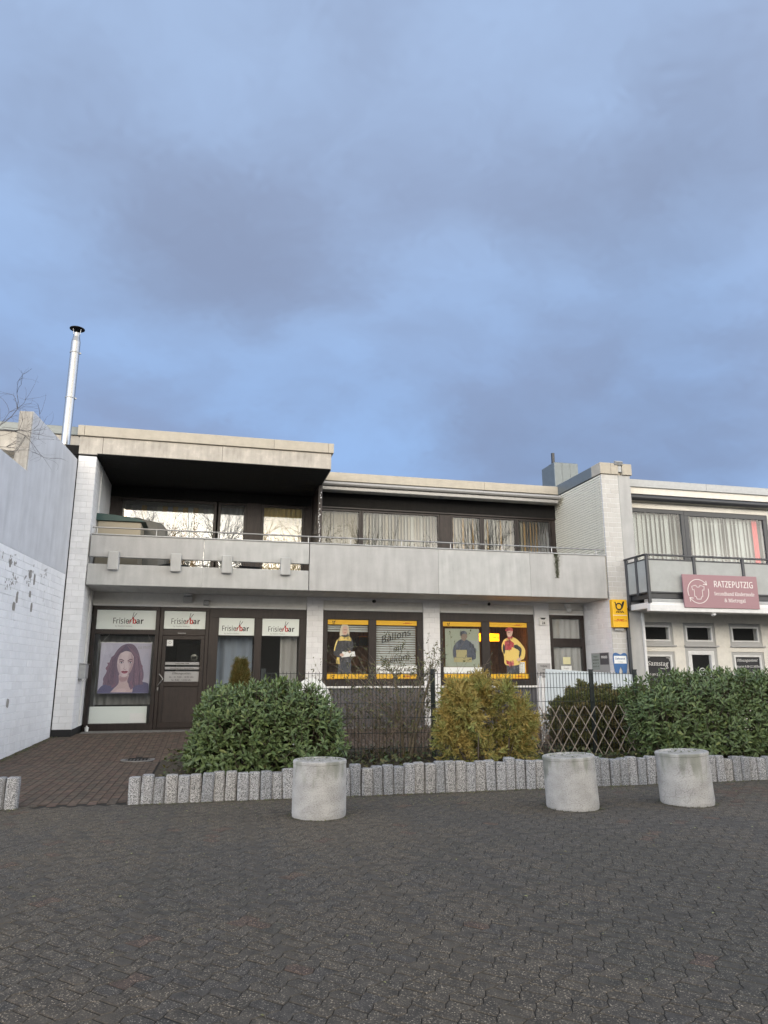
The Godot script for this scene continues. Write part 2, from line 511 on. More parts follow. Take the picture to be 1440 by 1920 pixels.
func paver_mesh(poly, inset, ch, deep):
	var mb = MB.new()
	var p = PackedVector2Array(poly)
	if Geometry2D.is_polygon_clockwise(p): p.reverse()
	var outer = Geometry2D.offset_polygon(p, -inset)[0]
	var top = []
	var m = outer.size()
	for i in m:
		var d0 = (outer[i] - outer[(i + m - 1) % m]).normalized()
		var d1 = (outer[(i + 1) % m] - outer[i]).normalized()
		var n0 = Vector2(-d0.y, d0.x); var n1 = Vector2(-d1.y, d1.x)
		var b = (n0 + n1)
		top.append(outer[i] + b / maxf(0.5, b.length_squared()) * 2.0 * ch)
	var t = Geometry2D.triangulate_polygon(PackedVector2Array(top))
	var up = func(q, y): return Vector3(q.x, y, -q.y)
	for i in range(0, t.size(), 3):
		var a = top[t[i]]; var b = top[t[i + 1]]; var c = top[t[i + 2]]
		if (b - a).cross(c - a) < 0:
			var sw = b; b = c; c = sw
		mb.tri(up.call(a, 0.0), up.call(b, 0.0), up.call(c, 0.0))
	for i in m:
		var j = (i + 1) % m
		mb.quad(up.call(outer[i], -ch), up.call(outer[j], -ch), up.call(top[j], 0.0), up.call(top[i], 0.0))
		mb.quad(up.call(outer[i], -deep), up.call(outer[j], -deep), up.call(outer[j], -ch), up.call(outer[i], -ch))
	return mb.mesh()

func in_view(p, margin = 1.04):
	var q = cam.transform.affine_inverse() * p
	if q.z > -0.5: return -1.0
	var tv = 960.0 / 1335.0
	if absf(q.y / -q.z) > tv * margin or absf(q.x / -q.z) > tv * 0.75 * margin: return -1.0
	return -q.z

func lay(parent, meshes, spots, mats, mm_mat, tints):
	# spots: [transform, mesh index, tone]; the 300 nearest in view are single pieces, the rest one mass
	var near = []
	for i in spots.size():
		var d = in_view(parent.transform * spots[i][0].origin)
		if d > 0: near.append([d, i])
	near.sort_custom(func(a, b): return a[0] < b[0])
	var single = {}
	for k in mini(300, near.size()): single[near[k][1]] = true
	var xfs = []; var cols = []
	for q in meshes.size():
		xfs.append([]); cols.append([])
	for i in spots.size():
		var s = spots[i]
		if single.has(i): part(parent, "paver", meshes[s[1]], mats[s[2]], s[0])
		else:
			xfs[s[1]].append(s[0]); cols[s[1]].append(tints[s[2]])
	for q in meshes.size():
		many(parent, "pavers_beyond", meshes[q], mm_mat, xfs[q], cols[q])

func make_ground():
	var mb = MB.new()
	var hole = [-9.0, -19.5, 14.5, 3.0]
	# one sheet to the horizon, just below the paving
	mb.quad(Vector3(-700, -0.06, 700), Vector3(700, -0.06, 700), Vector3(700, -0.06, -700), Vector3(-700, -0.06, -700))
	struct(part(self, "ground", mb, M.ground), "dark ground reaching to the horizon")
	# the square: interlocking stones laid at 45 degrees to the shops
	var plaza = struct(node(self, numbered("plaza_paving")), "grey speckled interlocking stone paving of the square")
	mb = MB.new()
	mb.quad(Vector3(-9, -0.0042, 3), Vector3(14.5, -0.0042, 3), Vector3(14.5, -0.0042, -8.62), Vector3(-9, -0.0042, -8.62))
	part(plaza, "joint_bed", mb, M.joint_dirt)
	var bar = paver_mesh([Vector2(-0.06, -0.0408), Vector2(0.06, -0.0408), Vector2(0.08, 0), Vector2(0.06, 0.0408), Vector2(-0.06, 0.0408), Vector2(-0.08, 0)], 0.0019, 0.0034, 0.03)
	var sq = paver_mesh([Vector2(-0.06, 0.0442), Vector2(0.06, 0.0442), Vector2(0.055, 0.082), Vector2(0.035, 0.1245), Vector2(0.055, 0.167), Vector2(0.06, 0.2048), Vector2(-0.06, 0.2048), Vector2(-0.055, 0.167), Vector2(-0.035, 0.1245), Vector2(-0.055, 0.082)], 0.0018, 0.0034, 0.03)
	var spots = []
	var u = Vector2(1, 1).normalized(); var w = Vector2(1, -1).normalized()
	rng.seed = 5
	var tone = FastNoiseLite.new(); tone.seed = 3; tone.frequency = 0.35
	for i in range(-130, 190):
		for j in range(-80, 80):
			var o = u * (i * 0.115) + w * (j * 0.249 + (0.1245 if i % 2 != 0 else 0.0))
			if o.x < -8.9 or o.x > 14.4 or o.y > 2.9 or o.y < -8.55: continue
			for k in 2:
				var xf = Transform3D(Basis(Vector3.UP, -PI / 4).rotated(Vector3(1, 0, 0), clampf(rng.randfn(0, 0.005), -0.012, 0.012)).rotated(Vector3(0, 0, 1), clampf(rng.randfn(0, 0.005), -0.012, 0.012)), Vector3(o.x, clampf(rng.randfn(0, 0.0006), -0.001, 0.0015), o.y))
				var q = tone.get_noise_2d(o.x, o.y) + rng.randfn(0, 0.13)
				var st = tone.get_noise_2d(o.x * 0.6 + 40.0, o.y * 0.6) + rng.randfn(0, 0.06)
				var tn = 0
				if q > 0.16: tn = 2
				elif q < -0.12: tn = 1
				if st > 0.30: tn = 4
				elif st < -0.34: tn = 5
				if rng.randf() < 0.012 + (0.06 if o.x < 0.2 and q > 0.15 else 0.0) + (0.3 if Vector2(o.x - 6.1, o.y + 7.6).length() < 0.7 else 0.0): tn = 3
				spots.append([xf, k, tn])
	lay(plaza, [bar, sq], spots, [M.paving_a, M.paving_b, M.paving_c, M.paving_d, M.paving_e, M.paving_f], M.paving, [Color(1, 0.99, 0.97), Color(0.9, 0.92, 0.96), Color(1.07, 1.04, 0.98), Color(1.14, 0.93, 0.86), Color(0.86, 0.88, 0.88), Color(1.1, 1.09, 1.08)])
	# the drive to the shops: narrow reddish brown stones, rising gently to the doors
	var drive = struct(node(self, numbered("driveway")), "reddish brown block paving rising to the shop doors")
	mb = MB.new()
	for q in [[-8.62, -12.6], [-12.6, -15.87], [-15.87, -17.0]]:
		mb.quad(Vector3(-9, gy(q[0]) - 0.0055, q[0]), Vector3(9.5, gy(q[0]) - 0.0055, q[0]), Vector3(9.5, gy(q[1]) - 0.0055, q[1]), Vector3(-9, gy(q[1]) - 0.0055, q[1]))
	part(drive, "joint_bed", mb, M.joint_dirt)
	var block = paver_mesh([Vector2(-0.05, -0.1), Vector2(0.05, -0.1), Vector2(0.05, 0.1), Vector2(-0.05, 0.1)], 0.0025, 0.004, 0.03)
	spots = []
	for i in range(-36, 95):
		for j in range(0, 41):
			var x = i * 0.1 + 0.05
			var z = -8.62 - j * 0.2 - (0.1 if i % 2 != 0 else 0.0) - 0.1
			if z < -16.42: continue
			if x > -0.72 and z > -12.55: continue
			if Vector2(x + 1.05, z + 12.8).length() < 0.27: continue
			var tilt = -0.052 if z < -12.6 and z > -15.87 else 0.0
			var xf = Transform3D(Basis(Vector3(1, 0, 0), -tilt + clampf(rng.randfn(0, 0.004), -0.008, 0.008)).rotated(Vector3(0, 0, 1), clampf(rng.randfn(0, 0.006), -0.012, 0.012)), Vector3(x, gy(z) + clampf(rng.randfn(0, 0.0007), -0.001, 0.0015), z))
			spots.append([xf, 0, 0 if rng.randf() < 0.55 else (1 if rng.randf() < 0.5 else 2)])
	lay(drive, [block], spots, [M.drive_a, M.drive_b, M.drive_c], M.drive, [Color(1, 1, 1), Color(1.1, 1.02, 1.05), Color(0.9, 0.97, 0.98)])
	for k in 20:
		bx(drive, "threshold_slab", Vector3(-2.55 + k * 0.6 + 0.004, 0.1, -16.98), Vector3(-2.55 + (k + 1) * 0.6 - 0.004, gy(-17) + 0.008, -16.46), M.slab, 0.006)
	# planting bed
	mb = MB.new()
	var nz = FastNoiseLite.new(); nz.seed = 9; nz.frequency = 1.3
	var N = 60; var Q = 24
	var hh = func(i, j):
		var x = lerpf(-0.66, 9.6, float(i) / N); var z = lerpf(-8.6, -12.5, float(j) / Q)
		var e = minf(1.0, minf((x + 0.66) * 3.0, (z + 12.5) * 1.5))
		return Vector3(x, lerpf(0.02, 0.215 + 0.05 * nz.get_noise_2d(x * 2.0, z * 2.0), clampf(e, 0.0, 1.0)), z)
	for i in N:
		for j in Q:
			mb.quad(hh.call(i, j), hh.call(i + 1, j), hh.call(i + 1, j + 1), hh.call(i, j + 1))
	struct(part(self, "planting_bed", mb, M.soil), "raised bed of bare brown soil behind the granite edging")

# ---------------------------------------------------------------- brickwork
var brick_cache := {}
func brick_mesh(l, h, d):
	var key = "%.3f %.3f %.3f" % [l, h, d]
	if not brick_cache.has(key):
		var mb = MB.new()
		mb.cboxx(Transform3D(Basis(), Vector3(0, 0, -d * 0.5)), Vector3(l - 0.009, h - 0.009, d), 0.003)
		brick_cache[key] = mb.mesh()
	return brick_cache[key]

# rows of bricks on a face: origin at the lower left, along +x of the given basis, facing +z
func brick_face(parent, xf, width, y0, y1, course, length, mats, header = false):
	var rows = int(round((y1 - y0) / course))
	var out = []
	for r in rows:
		var x = 0.0
		var first = length * 0.5 if (r % 2 == 1) else length
		if header: first = (width / 3.0 if r % 2 == 1 else width * 2.0 / 3.0)
		while x < width - 0.02:
			var l = minf(first if x == 0.0 else length, width - x)
			if width - x - l < 0.04: l = width - x
			var c = Vector3(x + l * 0.5, y0 + (r + 0.5) * course, rng.randfn(0, 0.0012))
			out.append([Transform3D(Basis(Vector3(0, 0, 1), rng.randfn(0, 0.003)), c), l])
			x += l
	for q in out:
		part(parent, "brick", brick_mesh(snappedf(q[1], 0.002), course, 0.03), mats[rng.randi() % mats.size()], xf * q[0])

# ---------------------------------------------------------------- windows, lettering, prints
func glass_unit(x0, x1, y0, y1, z, lites = 1):
	# each lite has two faces; an insulating unit has two lites
	var mb = MB.new()
	for zz in ([z, z - 0.016] if lites == 2 else [z]):
		mb.quad(Vector3(x0, y0, zz), Vector3(x1, y0, zz), Vector3(x1, y1, zz), Vector3(x0, y1, zz))
		if lites == 2: mb.quad(Vector3(x1, y0, zz - 0.004), Vector3(x0, y0, zz - 0.004), Vector3(x0, y1, zz - 0.004), Vector3(x1, y1, zz - 0.004))
	return mb

func frame_mesh(x0, x1, y0, y1, z0, z1, w, wb = -1.0):
	# four bars round an opening; z0 back, z1 front
	var b = w if wb < 0 else wb
	var mb = MB.new()
	mb.cbox(Vector3(x0, y1 - w, z0), Vector3(x1, y1, z1), 0.004)
	mb.cbox(Vector3(x0, y0, z0), Vector3(x1, y0 + b, z1), 0.004)
	mb.cbox(Vector3(x0, y0 + b, z0), Vector3(x0 + w, y1 - w, z1), 0.004)
	mb.cbox(Vector3(x1 - w, y0 + b, z0), Vector3(x1, y1 - w, z1), 0.004)
	return mb

func window(parent, called, x0, x1, y0, y1, z, w, m, wb = -1.0, depth = 0.08, lites = 1):
	var o = node(parent, called)
	part(o, "frame", frame_mesh(x0, x1, y0, y1, z - depth, z, w, wb), m)
	var b = w if wb < 0 else wb
	part(o, "pane", glass_unit(x0 + w - 0.004, x1 - w + 0.004, y0 + b - 0.004, y1 - w + 0.004, z - 0.03, lites), M.glass)
	return o

func letters(parent, called, text, x, y, z, cap, m, fontname = "Droid Sans", bold = false, align = 0, slant = 0.0, turn = 0.0, squeeze = 1.0, thick = 0.004):
	var f = SystemFont.new()
	f.font_names = PackedStringArray([fontname])
	if bold: f.font_weight = 700
	var t = TextMesh.new()
	t.font = f
	t.text = text
	t.font_size = 64
	t.pixel_size = cap / (64.0 * 0.714)
	t.depth = thick
	t.curve_step = 4.0
	t.horizontal_alignment = [HORIZONTAL_ALIGNMENT_CENTER, HORIZONTAL_ALIGNMENT_LEFT, HORIZONTAL_ALIGNMENT_RIGHT][align]
	t.vertical_alignment = VERTICAL_ALIGNMENT_CENTER
	var o = MeshInstance3D.new()
	o.name = called
	o.mesh = t
	o.material_override = m
	parent.add_child(o, true)
	var bs = Basis(Vector3(squeeze, 0, 0), Vector3(slant, 1, 0), Vector3(0, 0, 1))
	o.transform = Transform3D(Basis(Vector3(0, 0, 1), turn) * bs, Vector3(x, y, z))
	return o

func decal_quad(x0, x1, y0, y1, z, thick = 0.001):
	var mb = MB.new()
	mb.box(Vector3(x0, y0, z - thick), Vector3(x1, y1, z))
	return mb

# a flat picture with its own coordinates
func picture(parent, called, x0, x1, y0, y1, z, tex, rough = 0.5):
	var mb = MB.new()
	mb.quad(Vector3(x0, y0, z), Vector3(x1, y0, z), Vector3(x1, y1, z), Vector3(x0, y1, z))
	var m = StandardMaterial3D.new()
	m.resource_name = called
	m.albedo_texture = tex
	m.roughness = rough
	var o = part(parent, called, mb, m)
	var bk = MB.new()
	bk.box(Vector3(x0 + 0.002, y0 + 0.002, z - 0.004), Vector3(x1 - 0.002, y1 - 0.002, z - 0.001))
	part(o if parent == self else parent, "backing", bk, M.grey_print)
	return o

func fill(im, pts, col):
	var lo = 1e9; var hi = -1e9
	var W = im.get_width(); var Hh = im.get_height()
	var P = []
	for p in pts: P.append(Vector2(p[0] * W, p[1] * Hh))
	for p in P:
		lo = minf(lo, p.y); hi = maxf(hi, p.y)
	for y in range(maxi(0, int(lo)), mini(Hh, int(hi) + 1)):
		var xs = []
		for i in P.size():
			var a = P[i]; var b = P[(i + 1) % P.size()]
			if (a.y <= y + 0.5) != (b.y <= y + 0.5):
				xs.append(a.x + (y + 0.5 - a.y) / (b.y - a.y) * (b.x - a.x))
		xs.sort()
		for k in range(0, xs.size() - 1, 2):
			var x0 = clampi(int(round(xs[k])), 0, W); var x1 = clampi(int(round(xs[k + 1])), 0, W)
			if x1 > x0: im.fill_rect(Rect2i(x0, y, x1 - x0, 1), col)

func soft(im, pts, col, down = 12):
	# a patch of colour with soft edges, laid over the picture
	var W = im.get_width(); var Hh = im.get_height()
	var o = Image.create(W, Hh, false, Image.FORMAT_RGBA8)
	o.fill(Color(col.r, col.g, col.b, 0.0))
	fill(o, pts, col)
	o.resize(W / down, Hh / down, Image.INTERPOLATE_LANCZOS)
	o.resize(W, Hh, Image.INTERPOLATE_CUBIC)
	var b = im
	if im.get_format() != Image.FORMAT_RGBA8: b.convert(Image.FORMAT_RGBA8)
	b.blend_rect(o, Rect2i(0, 0, W, Hh), Vector2i.ZERO)

func oval(cx, cy, rx, ry, n = 24, a0 = 0.0, a1 = TAU):
	var o = []
	for k in n: o.append([cx + rx * cos(a0 + (a1 - a0) * k / n), cy + ry * sin(a0 + (a1 - a0) * k / n)])
	return o

func smoothed(pts, n = 4):
	var o = []
	var m = pts.size()
	for i in m:
		var a = Vector2(pts[(i + m - 1) % m][0], pts[(i + m - 1) % m][1]); var b = Vector2(pts[i][0], pts[i][1]); var c = Vector2(pts[(i + 1) % m][0], pts[(i + 1) % m][1]); var d = Vector2(pts[(i + 2) % m][0], pts[(i + 2) % m][1])
		for k in n:
			var q = b.cubic_interpolate(c, a, d, float(k) / n)
			o.append([q.x, q.y])
	return o

func portrait_print():
	var im = Image.create(480, 500, false, Image.FORMAT_RGB8)
	im.fill(Color8(188, 188, 204))
	fill(im, [[0, 0], [0.12, 0], [0.03, 0.5], [0, 0.55]], Color8(200, 200, 214))
	fill(im, [[0.08, 0], [0.16, 0], [0.22, 0.3], [0.18, 0.3]], Color8(178, 178, 196))
	# hair behind
	var hair = Color8(98, 78, 98); var hair2 = Color8(116, 80, 98); var hair3 = Color8(78, 68, 90); var skin = Color8(214, 196, 196); var sh = Color8(176, 150, 152); var coat = Color8(72, 72, 108)
	fill(im, smoothed([[0.50, 0.02], [0.62, 0.03], [0.70, 0.10], [0.76, 0.22], [0.80, 0.36], [0.85, 0.50], [0.88, 0.62], [0.87, 0.74], [0.80, 0.80], [0.70, 0.86], [0.56, 0.86], [0.30, 0.86], [0.14, 0.82], [0.09, 0.72], [0.14, 0.60], [0.17, 0.46], [0.24, 0.34], [0.28, 0.22], [0.38, 0.08]]), hair)
	# shoulders and coat
	fill(im, smoothed([[0.0, 0.96], [0.08, 0.85], [0.20, 0.80], [0.34, 0.84], [0.40, 1.02], [0.0, 1.02]]), coat)
	fill(im, smoothed([[0.62, 1.02], [0.68, 0.86], [0.80, 0.78], [0.97, 0.80], [1.0, 0.9], [1.0, 1.02]]), coat)
	# neck and chest
	fill(im, smoothed([[0.40, 0.62], [0.58, 0.62], [0.57, 0.78], [0.68, 0.90], [0.62, 1.03], [0.25, 1.03], [0.30, 0.92], [0.40, 0.80]]), Color8(198, 172, 170))
	fill(im, smoothed([[0.41, 0.66], [0.57, 0.66], [0.54, 0.75], [0.46, 0.78], [0.41, 0.74]]), Color8(176, 146, 146))
	# face
	fill(im, smoothed([[0.49, 0.165], [0.58, 0.17], [0.645, 0.24], [0.665, 0.36], [0.655, 0.46], [0.62, 0.56], [0.555, 0.655], [0.49, 0.685], [0.43, 0.655], [0.375, 0.56], [0.345, 0.46], [0.345, 0.34], [0.375, 0.24], [0.43, 0.18]]), skin)
	fill(im, smoothed([[0.60, 0.22], [0.665, 0.33], [0.655, 0.46], [0.62, 0.56], [0.56, 0.65], [0.58, 0.55], [0.62, 0.44], [0.62, 0.34]]), sh)
	fill(im, smoothed([[0.35, 0.40], [0.40, 0.47], [0.42, 0.56], [0.46, 0.66], [0.40, 0.61], [0.36, 0.52]]), Color8(196, 174, 176))
	# photographic modelling of the print: soft tones over the drawn shapes
	for q in [[0.60, 0.30, 0.05, 0.16, Color8(150, 118, 122, 70)], [0.385, 0.50, 0.03, 0.10, Color8(176, 150, 152, 60)], [0.615, 0.50, 0.04, 0.10, Color8(150, 116, 120, 80)], [0.49, 0.21, 0.09, 0.05, Color8(232, 218, 214, 60)], [0.44, 0.48, 0.035, 0.04, Color8(232, 214, 212, 60)], [0.505, 0.44, 0.010, 0.06, Color8(234, 220, 218, 90)], [0.50, 0.635, 0.03, 0.02, Color8(236, 218, 214, 110)], [0.49, 0.72, 0.09, 0.04, Color8(140, 100, 104, 90)], [0.38, 0.27, 0.03, 0.10, Color8(170, 142, 146, 60)], [0.46, 0.95, 0.10, 0.05, Color8(224, 204, 200, 110)], [0.422, 0.375, 0.05, 0.025, Color8(140, 104, 110, 80)], [0.597, 0.372, 0.05, 0.025, Color8(136, 100, 106, 80)], [0.12, 0.12, 0.12, 0.12, Color8(214, 214, 224, 110)], [0.92, 0.45, 0.08, 0.25, Color8(170, 176, 196, 110)]]:
		soft(im, oval(q[0], q[1], q[2], q[3]), q[4])
	# brows
	fill(im, smoothed([[0.375, 0.335], [0.42, 0.325], [0.468, 0.35], [0.468, 0.365], [0.42, 0.345], [0.375, 0.35]]), Color8(86, 62, 70))
	fill(im, smoothed([[0.545, 0.352], [0.60, 0.318], [0.64, 0.335], [0.64, 0.348], [0.60, 0.338], [0.547, 0.368]]), Color8(86, 62, 70))
	# eyes
	for q in [[0.422, 0.395], [0.597, 0.392]]:
		fill(im, oval(q[0], q[1] - 0.006, 0.046, 0.026), Color8(150, 116, 122))
		fill(im, oval(q[0], q[1], 0.034, 0.0155), Color8(226, 222, 226))
		fill(im, oval(q[0] + 0.002, q[1] - 0.001, 0.0155, 0.0165), Color8(86, 92, 104))
		fill(im, oval(q[0] + 0.002, q[1] - 0.001, 0.007, 0.008), Color8(28, 24, 30))
		fill(im, smoothed([[q[0] - 0.040, q[1] - 0.002], [q[0], q[1] - 0.020], [q[0] + 0.040, q[1] - 0.004], [q[0], q[1] - 0.012]]), Color8(52, 38, 46))
	# nose
	fill(im, smoothed([[0.492, 0.40], [0.486, 0.47], [0.470, 0.505], [0.482, 0.520], [0.492, 0.50]]), Color8(184, 158, 160))
	fill(im, smoothed([[0.470, 0.512], [0.500, 0.530], [0.535, 0.512], [0.528, 0.524], [0.500, 0.540], [0.476, 0.524]]), Color8(150, 112, 116))
	# mouth
	fill(im, smoothed([[0.430, 0.572], [0.475, 0.556], [0.500, 0.562], [0.525, 0.556], [0.566, 0.570], [0.540, 0.600], [0.500, 0.612], [0.462, 0.602]]), Color8(136, 50, 66))
	fill(im, smoothed([[0.445, 0.575], [0.50, 0.570], [0.55, 0.574], [0.50, 0.584]]), Color8(80, 24, 36))
	fill(im, oval(0.50, 0.597, 0.030, 0.008), Color8(176, 92, 104))
	# hair in front: parted in the middle, waves either side
	fill(im, smoothed([[0.50, 0.03], [0.42, 0.07], [0.35, 0.20], [0.335, 0.34], [0.345, 0.46], [0.33, 0.58], [0.37, 0.70], [0.33, 0.84], [0.18, 0.84], [0.10, 0.76], [0.14, 0.62], [0.17, 0.48], [0.24, 0.36], [0.28, 0.22], [0.38, 0.08]]), hair)
	fill(im, smoothed([[0.50, 0.03], [0.60, 0.07], [0.66, 0.22], [0.675, 0.38], [0.645, 0.56], [0.60, 0.70], [0.60, 0.84], [0.64, 0.90], [0.72, 0.86], [0.84, 0.80], [0.88, 0.66], [0.85, 0.50], [0.79, 0.34], [0.75, 0.20], [0.66, 0.06]]), hair)
	fill(im, smoothed([[0.50, 0.03], [0.43, 0.10], [0.40, 0.20], [0.49, 0.165], [0.58, 0.18], [0.62, 0.20], [0.58, 0.09]]), hair3)
	for s in [[0.18, 0.52, 0.06, hair2], [0.23, 0.66, 0.05, hair3], [0.30, 0.76, 0.05, hair2], [0.80, 0.56, 0.05, hair2], [0.76, 0.68, 0.06, hair2], [0.70, 0.76, 0.05, hair3], [0.73, 0.42, 0.04, hair3], [0.26, 0.40, 0.035, hair3], [0.66, 0.80, 0.03, hair2]]:
		var pts = []
		for k in 9: pts.append([s[0] - s[2] * 0.6 + 0.02 * sin(k * 1.3), s[1] - 0.12 + k * 0.03])
		for k in 9: pts.append([s[0] + s[2] * 0.6 + 0.02 * sin((8 - k) * 1.3), s[1] - 0.12 + (8 - k) * 0.03])
		fill(im, smoothed(pts, 3), s[3])
	fill(im, [[0.0, 0.98], [1, 0.98], [1, 1], [0, 1]], Color8(96, 96, 130))
	fill(im, [[0.0, 0.0], [1, 0.0], [1, 0.012], [0, 0.012]], Color8(220, 220, 226))
	var hr = RandomNumberGenerator.new()
	hr.seed = 15
	for k in 240:
		var left = hr.randf() < 0.5
		var u0 = hr.randf()
		var pts = []
		var wv = hr.randf() * TAU
		for j in 14:
			var t = j / 13.0
			var y = 0.05 + t * 0.78
			var x = 0.0
			if left: x = lerpf(0.49, lerpf(0.335, 0.27, u0), minf(1.0, t * 3.2)) - u0 * 0.17 * t + 0.016 * sin(t * 13.0 + wv) * t
			else: x = lerpf(0.51, lerpf(0.675, 0.74, u0), minf(1.0, t * 3.2)) + u0 * 0.13 * t + 0.016 * sin(t * 13.0 + wv) * t
			pts.append(Vector2(x, y))
		var poly = []
		var w = hr.randf_range(0.0012, 0.0040)
		for p in pts: poly.append([p.x - w, p.y])
		pts.reverse()
		for p in pts: poly.append([p.x + w, p.y])
		var tn = hr.randf()
		var cc = Color8(74, 58, 76).lerp(Color8(140, 104, 122), tn * tn)
		fill(im, poly, cc)
	im.convert(Image.FORMAT_RGBA8)
	var veil = Image.create(480, 500, false, Image.FORMAT_RGBA8)
	veil.fill(Color8(176, 172, 190, 60))
	im.blend_rect(veil, Rect2i(0, 0, 480, 500), Vector2i.ZERO)
	im.resize(260, 270, Image.INTERPOLATE_LANCZOS)
	im.resize(480, 500, Image.INTERPOLATE_CUBIC)
	return ImageTexture.create_from_image(im)

func horn(parent, cx, cy, z, s, m):
	# post horn: coiled ring, flared bell, tassels
	var mb = MB.new()
	var xf = Transform3D(Basis(), Vector3(cx, cy, z))
	mb.ring(-0.06 * s, 0.0, 0.24 * s, 0.37 * s, xf, 0, TAU, 22, 0.003)
	mb.prism([Vector2(0.22, 0.02) * s, Vector2(0.30, 0.38) * s, Vector2(0.42, 0.52) * s, Vector2(0.56, 0.50) * s, Vector2(0.47, 0.20) * s, Vector2(0.30, -0.20) * s], xf, 0.0035)
	mb.prism([Vector2(-0.42, 0.02) * s, Vector2(-0.36, 0.34) * s, Vector2(-0.44, 0.46) * s, Vector2(-0.52, 0.42) * s, Vector2(-0.46, 0.30) * s], xf, 0.0035)
	for q in [-0.30, -0.10, 0.12, 0.32]:
		mb.prism([Vector2(q * 0.8 - 0.05, -0.40) * s, Vector2(q * 0.8 + 0.05, -0.40) * s, Vector2(q * 1.25 + 0.07, -0.60) * s, Vector2(q * 1.25 - 0.07, -0.60) * s], xf, 0.003)
	return part(parent, "horn_emblem", mb, m)

func parcel_logo(parent, cx, cy, z, s):
	letters(parent, "lettering", "DHL", cx, cy, z, s, M.red_print, "Droid Sans", true, 0, 0.35, 0.0, 1.35, 0.003)
	var mb = MB.new()
	for k in 2:
		var y = cy - s * 0.42 + k * s * 0.32
		mb.box(Vector3(cx - s * 3.2, y, z), Vector3(cx - s * 1.9 - k * 0.1 * s, y + s * 0.11, z + 0.002))
		mb.box(Vector3(cx + s * 1.75 + k * 0.1 * s, y, z), Vector3(cx + s * 3.1, y + s * 0.11, z + 0.002))
	part(parent, "speed_lines", mb, M.red_print)

func salon_logo(parent, x, y, z, s):
	# s: cap height; lettering starts at x
	letters(parent, "lettering", "Frisier", x, y, z, s, M.black_print, "Droid Sans", false, 1, 0.0, 0.0, 0.84, 0.003)
	letters(parent, "lettering", "b", x + s * 3.32, y, z, s, M.red_print, "Droid Sans", true, 1, 0, 0, 0.92, 0.003)
	letters(parent, "lettering", "ar", x + s * 3.98, y, z, s, M.black_print, "Droid Sans", true, 1, 0, 0, 0.92, 0.003)
	letters(parent, "lettering", "by Nadine Malkus", x + s * 0.5, y - s * 0.92, z, s * 0.26, M.grey_print, "Droid Sans", false, 1, 0, 0, 1.0, 0.002)
	var xf = Transform3D(Basis(), Vector3(x + s * 3.02, y - s * 0.1, z))
	var mb = MB.new()
	mb.stroke([Vector2(0.28, 0.50) * s, Vector2(0.52, 1.62) * s], 0.085 * s, xf)
	mb.stroke([Vector2(0.24, 0.40) * s, Vector2(1.0, 1.46) * s], 0.085 * s, xf)
	part(parent, "scissor_blades", mb, M.black_print)
	mb = MB.new()
	mb.stroke([Vector2(0.0, 0.12) * s, Vector2(0.30, 0.52) * s, Vector2(0.42, 0.80) * s], 0.08 * s, xf, 0.003)
	var ex = Transform3D(Basis(Vector3(0, 0, 1), 0.75) * Basis.from_scale(Vector3(1.35, 0.75, 1)), xf * Vector3(-0.12 * s, -0.06 * s, 0))
	mb.ring(0, 0, 0.16 * s, 0.235 * s, ex, 0, TAU, 18, 0.003)
	part(parent, "scissor_handle", mb, M.red_print)

# ---------------------------------------------------------------- the long shop building
func pier(parent, x0, x1, y0, y1, zf, depth, sides):
	var o = node(parent, "brick_pier")
	var e = 0.005
	bx(o, "pier_core", Vector3(x0 + e, y0, zf - depth), Vector3(x1 - e, y1, zf - e), M.mortar)
	var ms = [M.white_paint, M.white_paint_b, M.white_paint_c, M.white_paint]
	brick_face(o, Transform3D(Basis(), Vector3(x0, 0, zf)), x1 - x0, y0, y1, 0.125, 0.25, ms, x1 - x0 < 0.5)
	if sides.has("r"):
		brick_face(o, Transform3D(Basis(Vector3.UP, PI / 2), Vector3(x1, 0, zf - 0.031)), depth - 0.031 if not sides.has("rl") else sides.rl, y0, y1, 0.125, 0.25, ms)
	if sides.has("l"):
		brick_face(o, Transform3D(Basis(Vector3.UP, -PI / 2), Vector3(x0, 0, zf - depth)), depth - 0.031, y0, y1, 0.125, 0.25, ms)
	return o

func slats(parent, x0, x1, y0, y1, z, pitch, pick, ang):
	var n = int((x1 - x0) / pitch)
	var mb = MB.new()
	mb.cboxx(Transform3D(), Vector3(pitch * 1.02, y1 - y0, 0.0025), 0.0006)
	var me = mb.mesh()
	for k in n:
		var x = x0 + (k + 0.5) * (x1 - x0) / n
		part(parent, "blind_slat", me, pick.call(float(k) / n, k), Transform3D(Basis(Vector3.UP, ang + rng.randfn(0, 0.16)), Vector3(x, (y0 + y1) * 0.5, z)))

func curtain(x0, x1, y0, y1, z, fold, amp):
	var mb = MB.new()
	var n = int((x1 - x0) / fold * 8.0)
	for k in n:
		var a = x0 + (x1 - x0) * k / n; var b = x0 + (x1 - x0) * (k + 1) / n
		var za = z + amp * sin(TAU * a / fold) + amp * 0.5 * sin(a * 17.0); var zb = z + amp * sin(TAU * b / fold) + amp * 0.5 * sin(b * 17.0)
		mb.quad(Vector3(a, y0, za), Vector3(b, y0, zb), Vector3(b, y1, zb), Vector3(a, y1, za))
	return mb

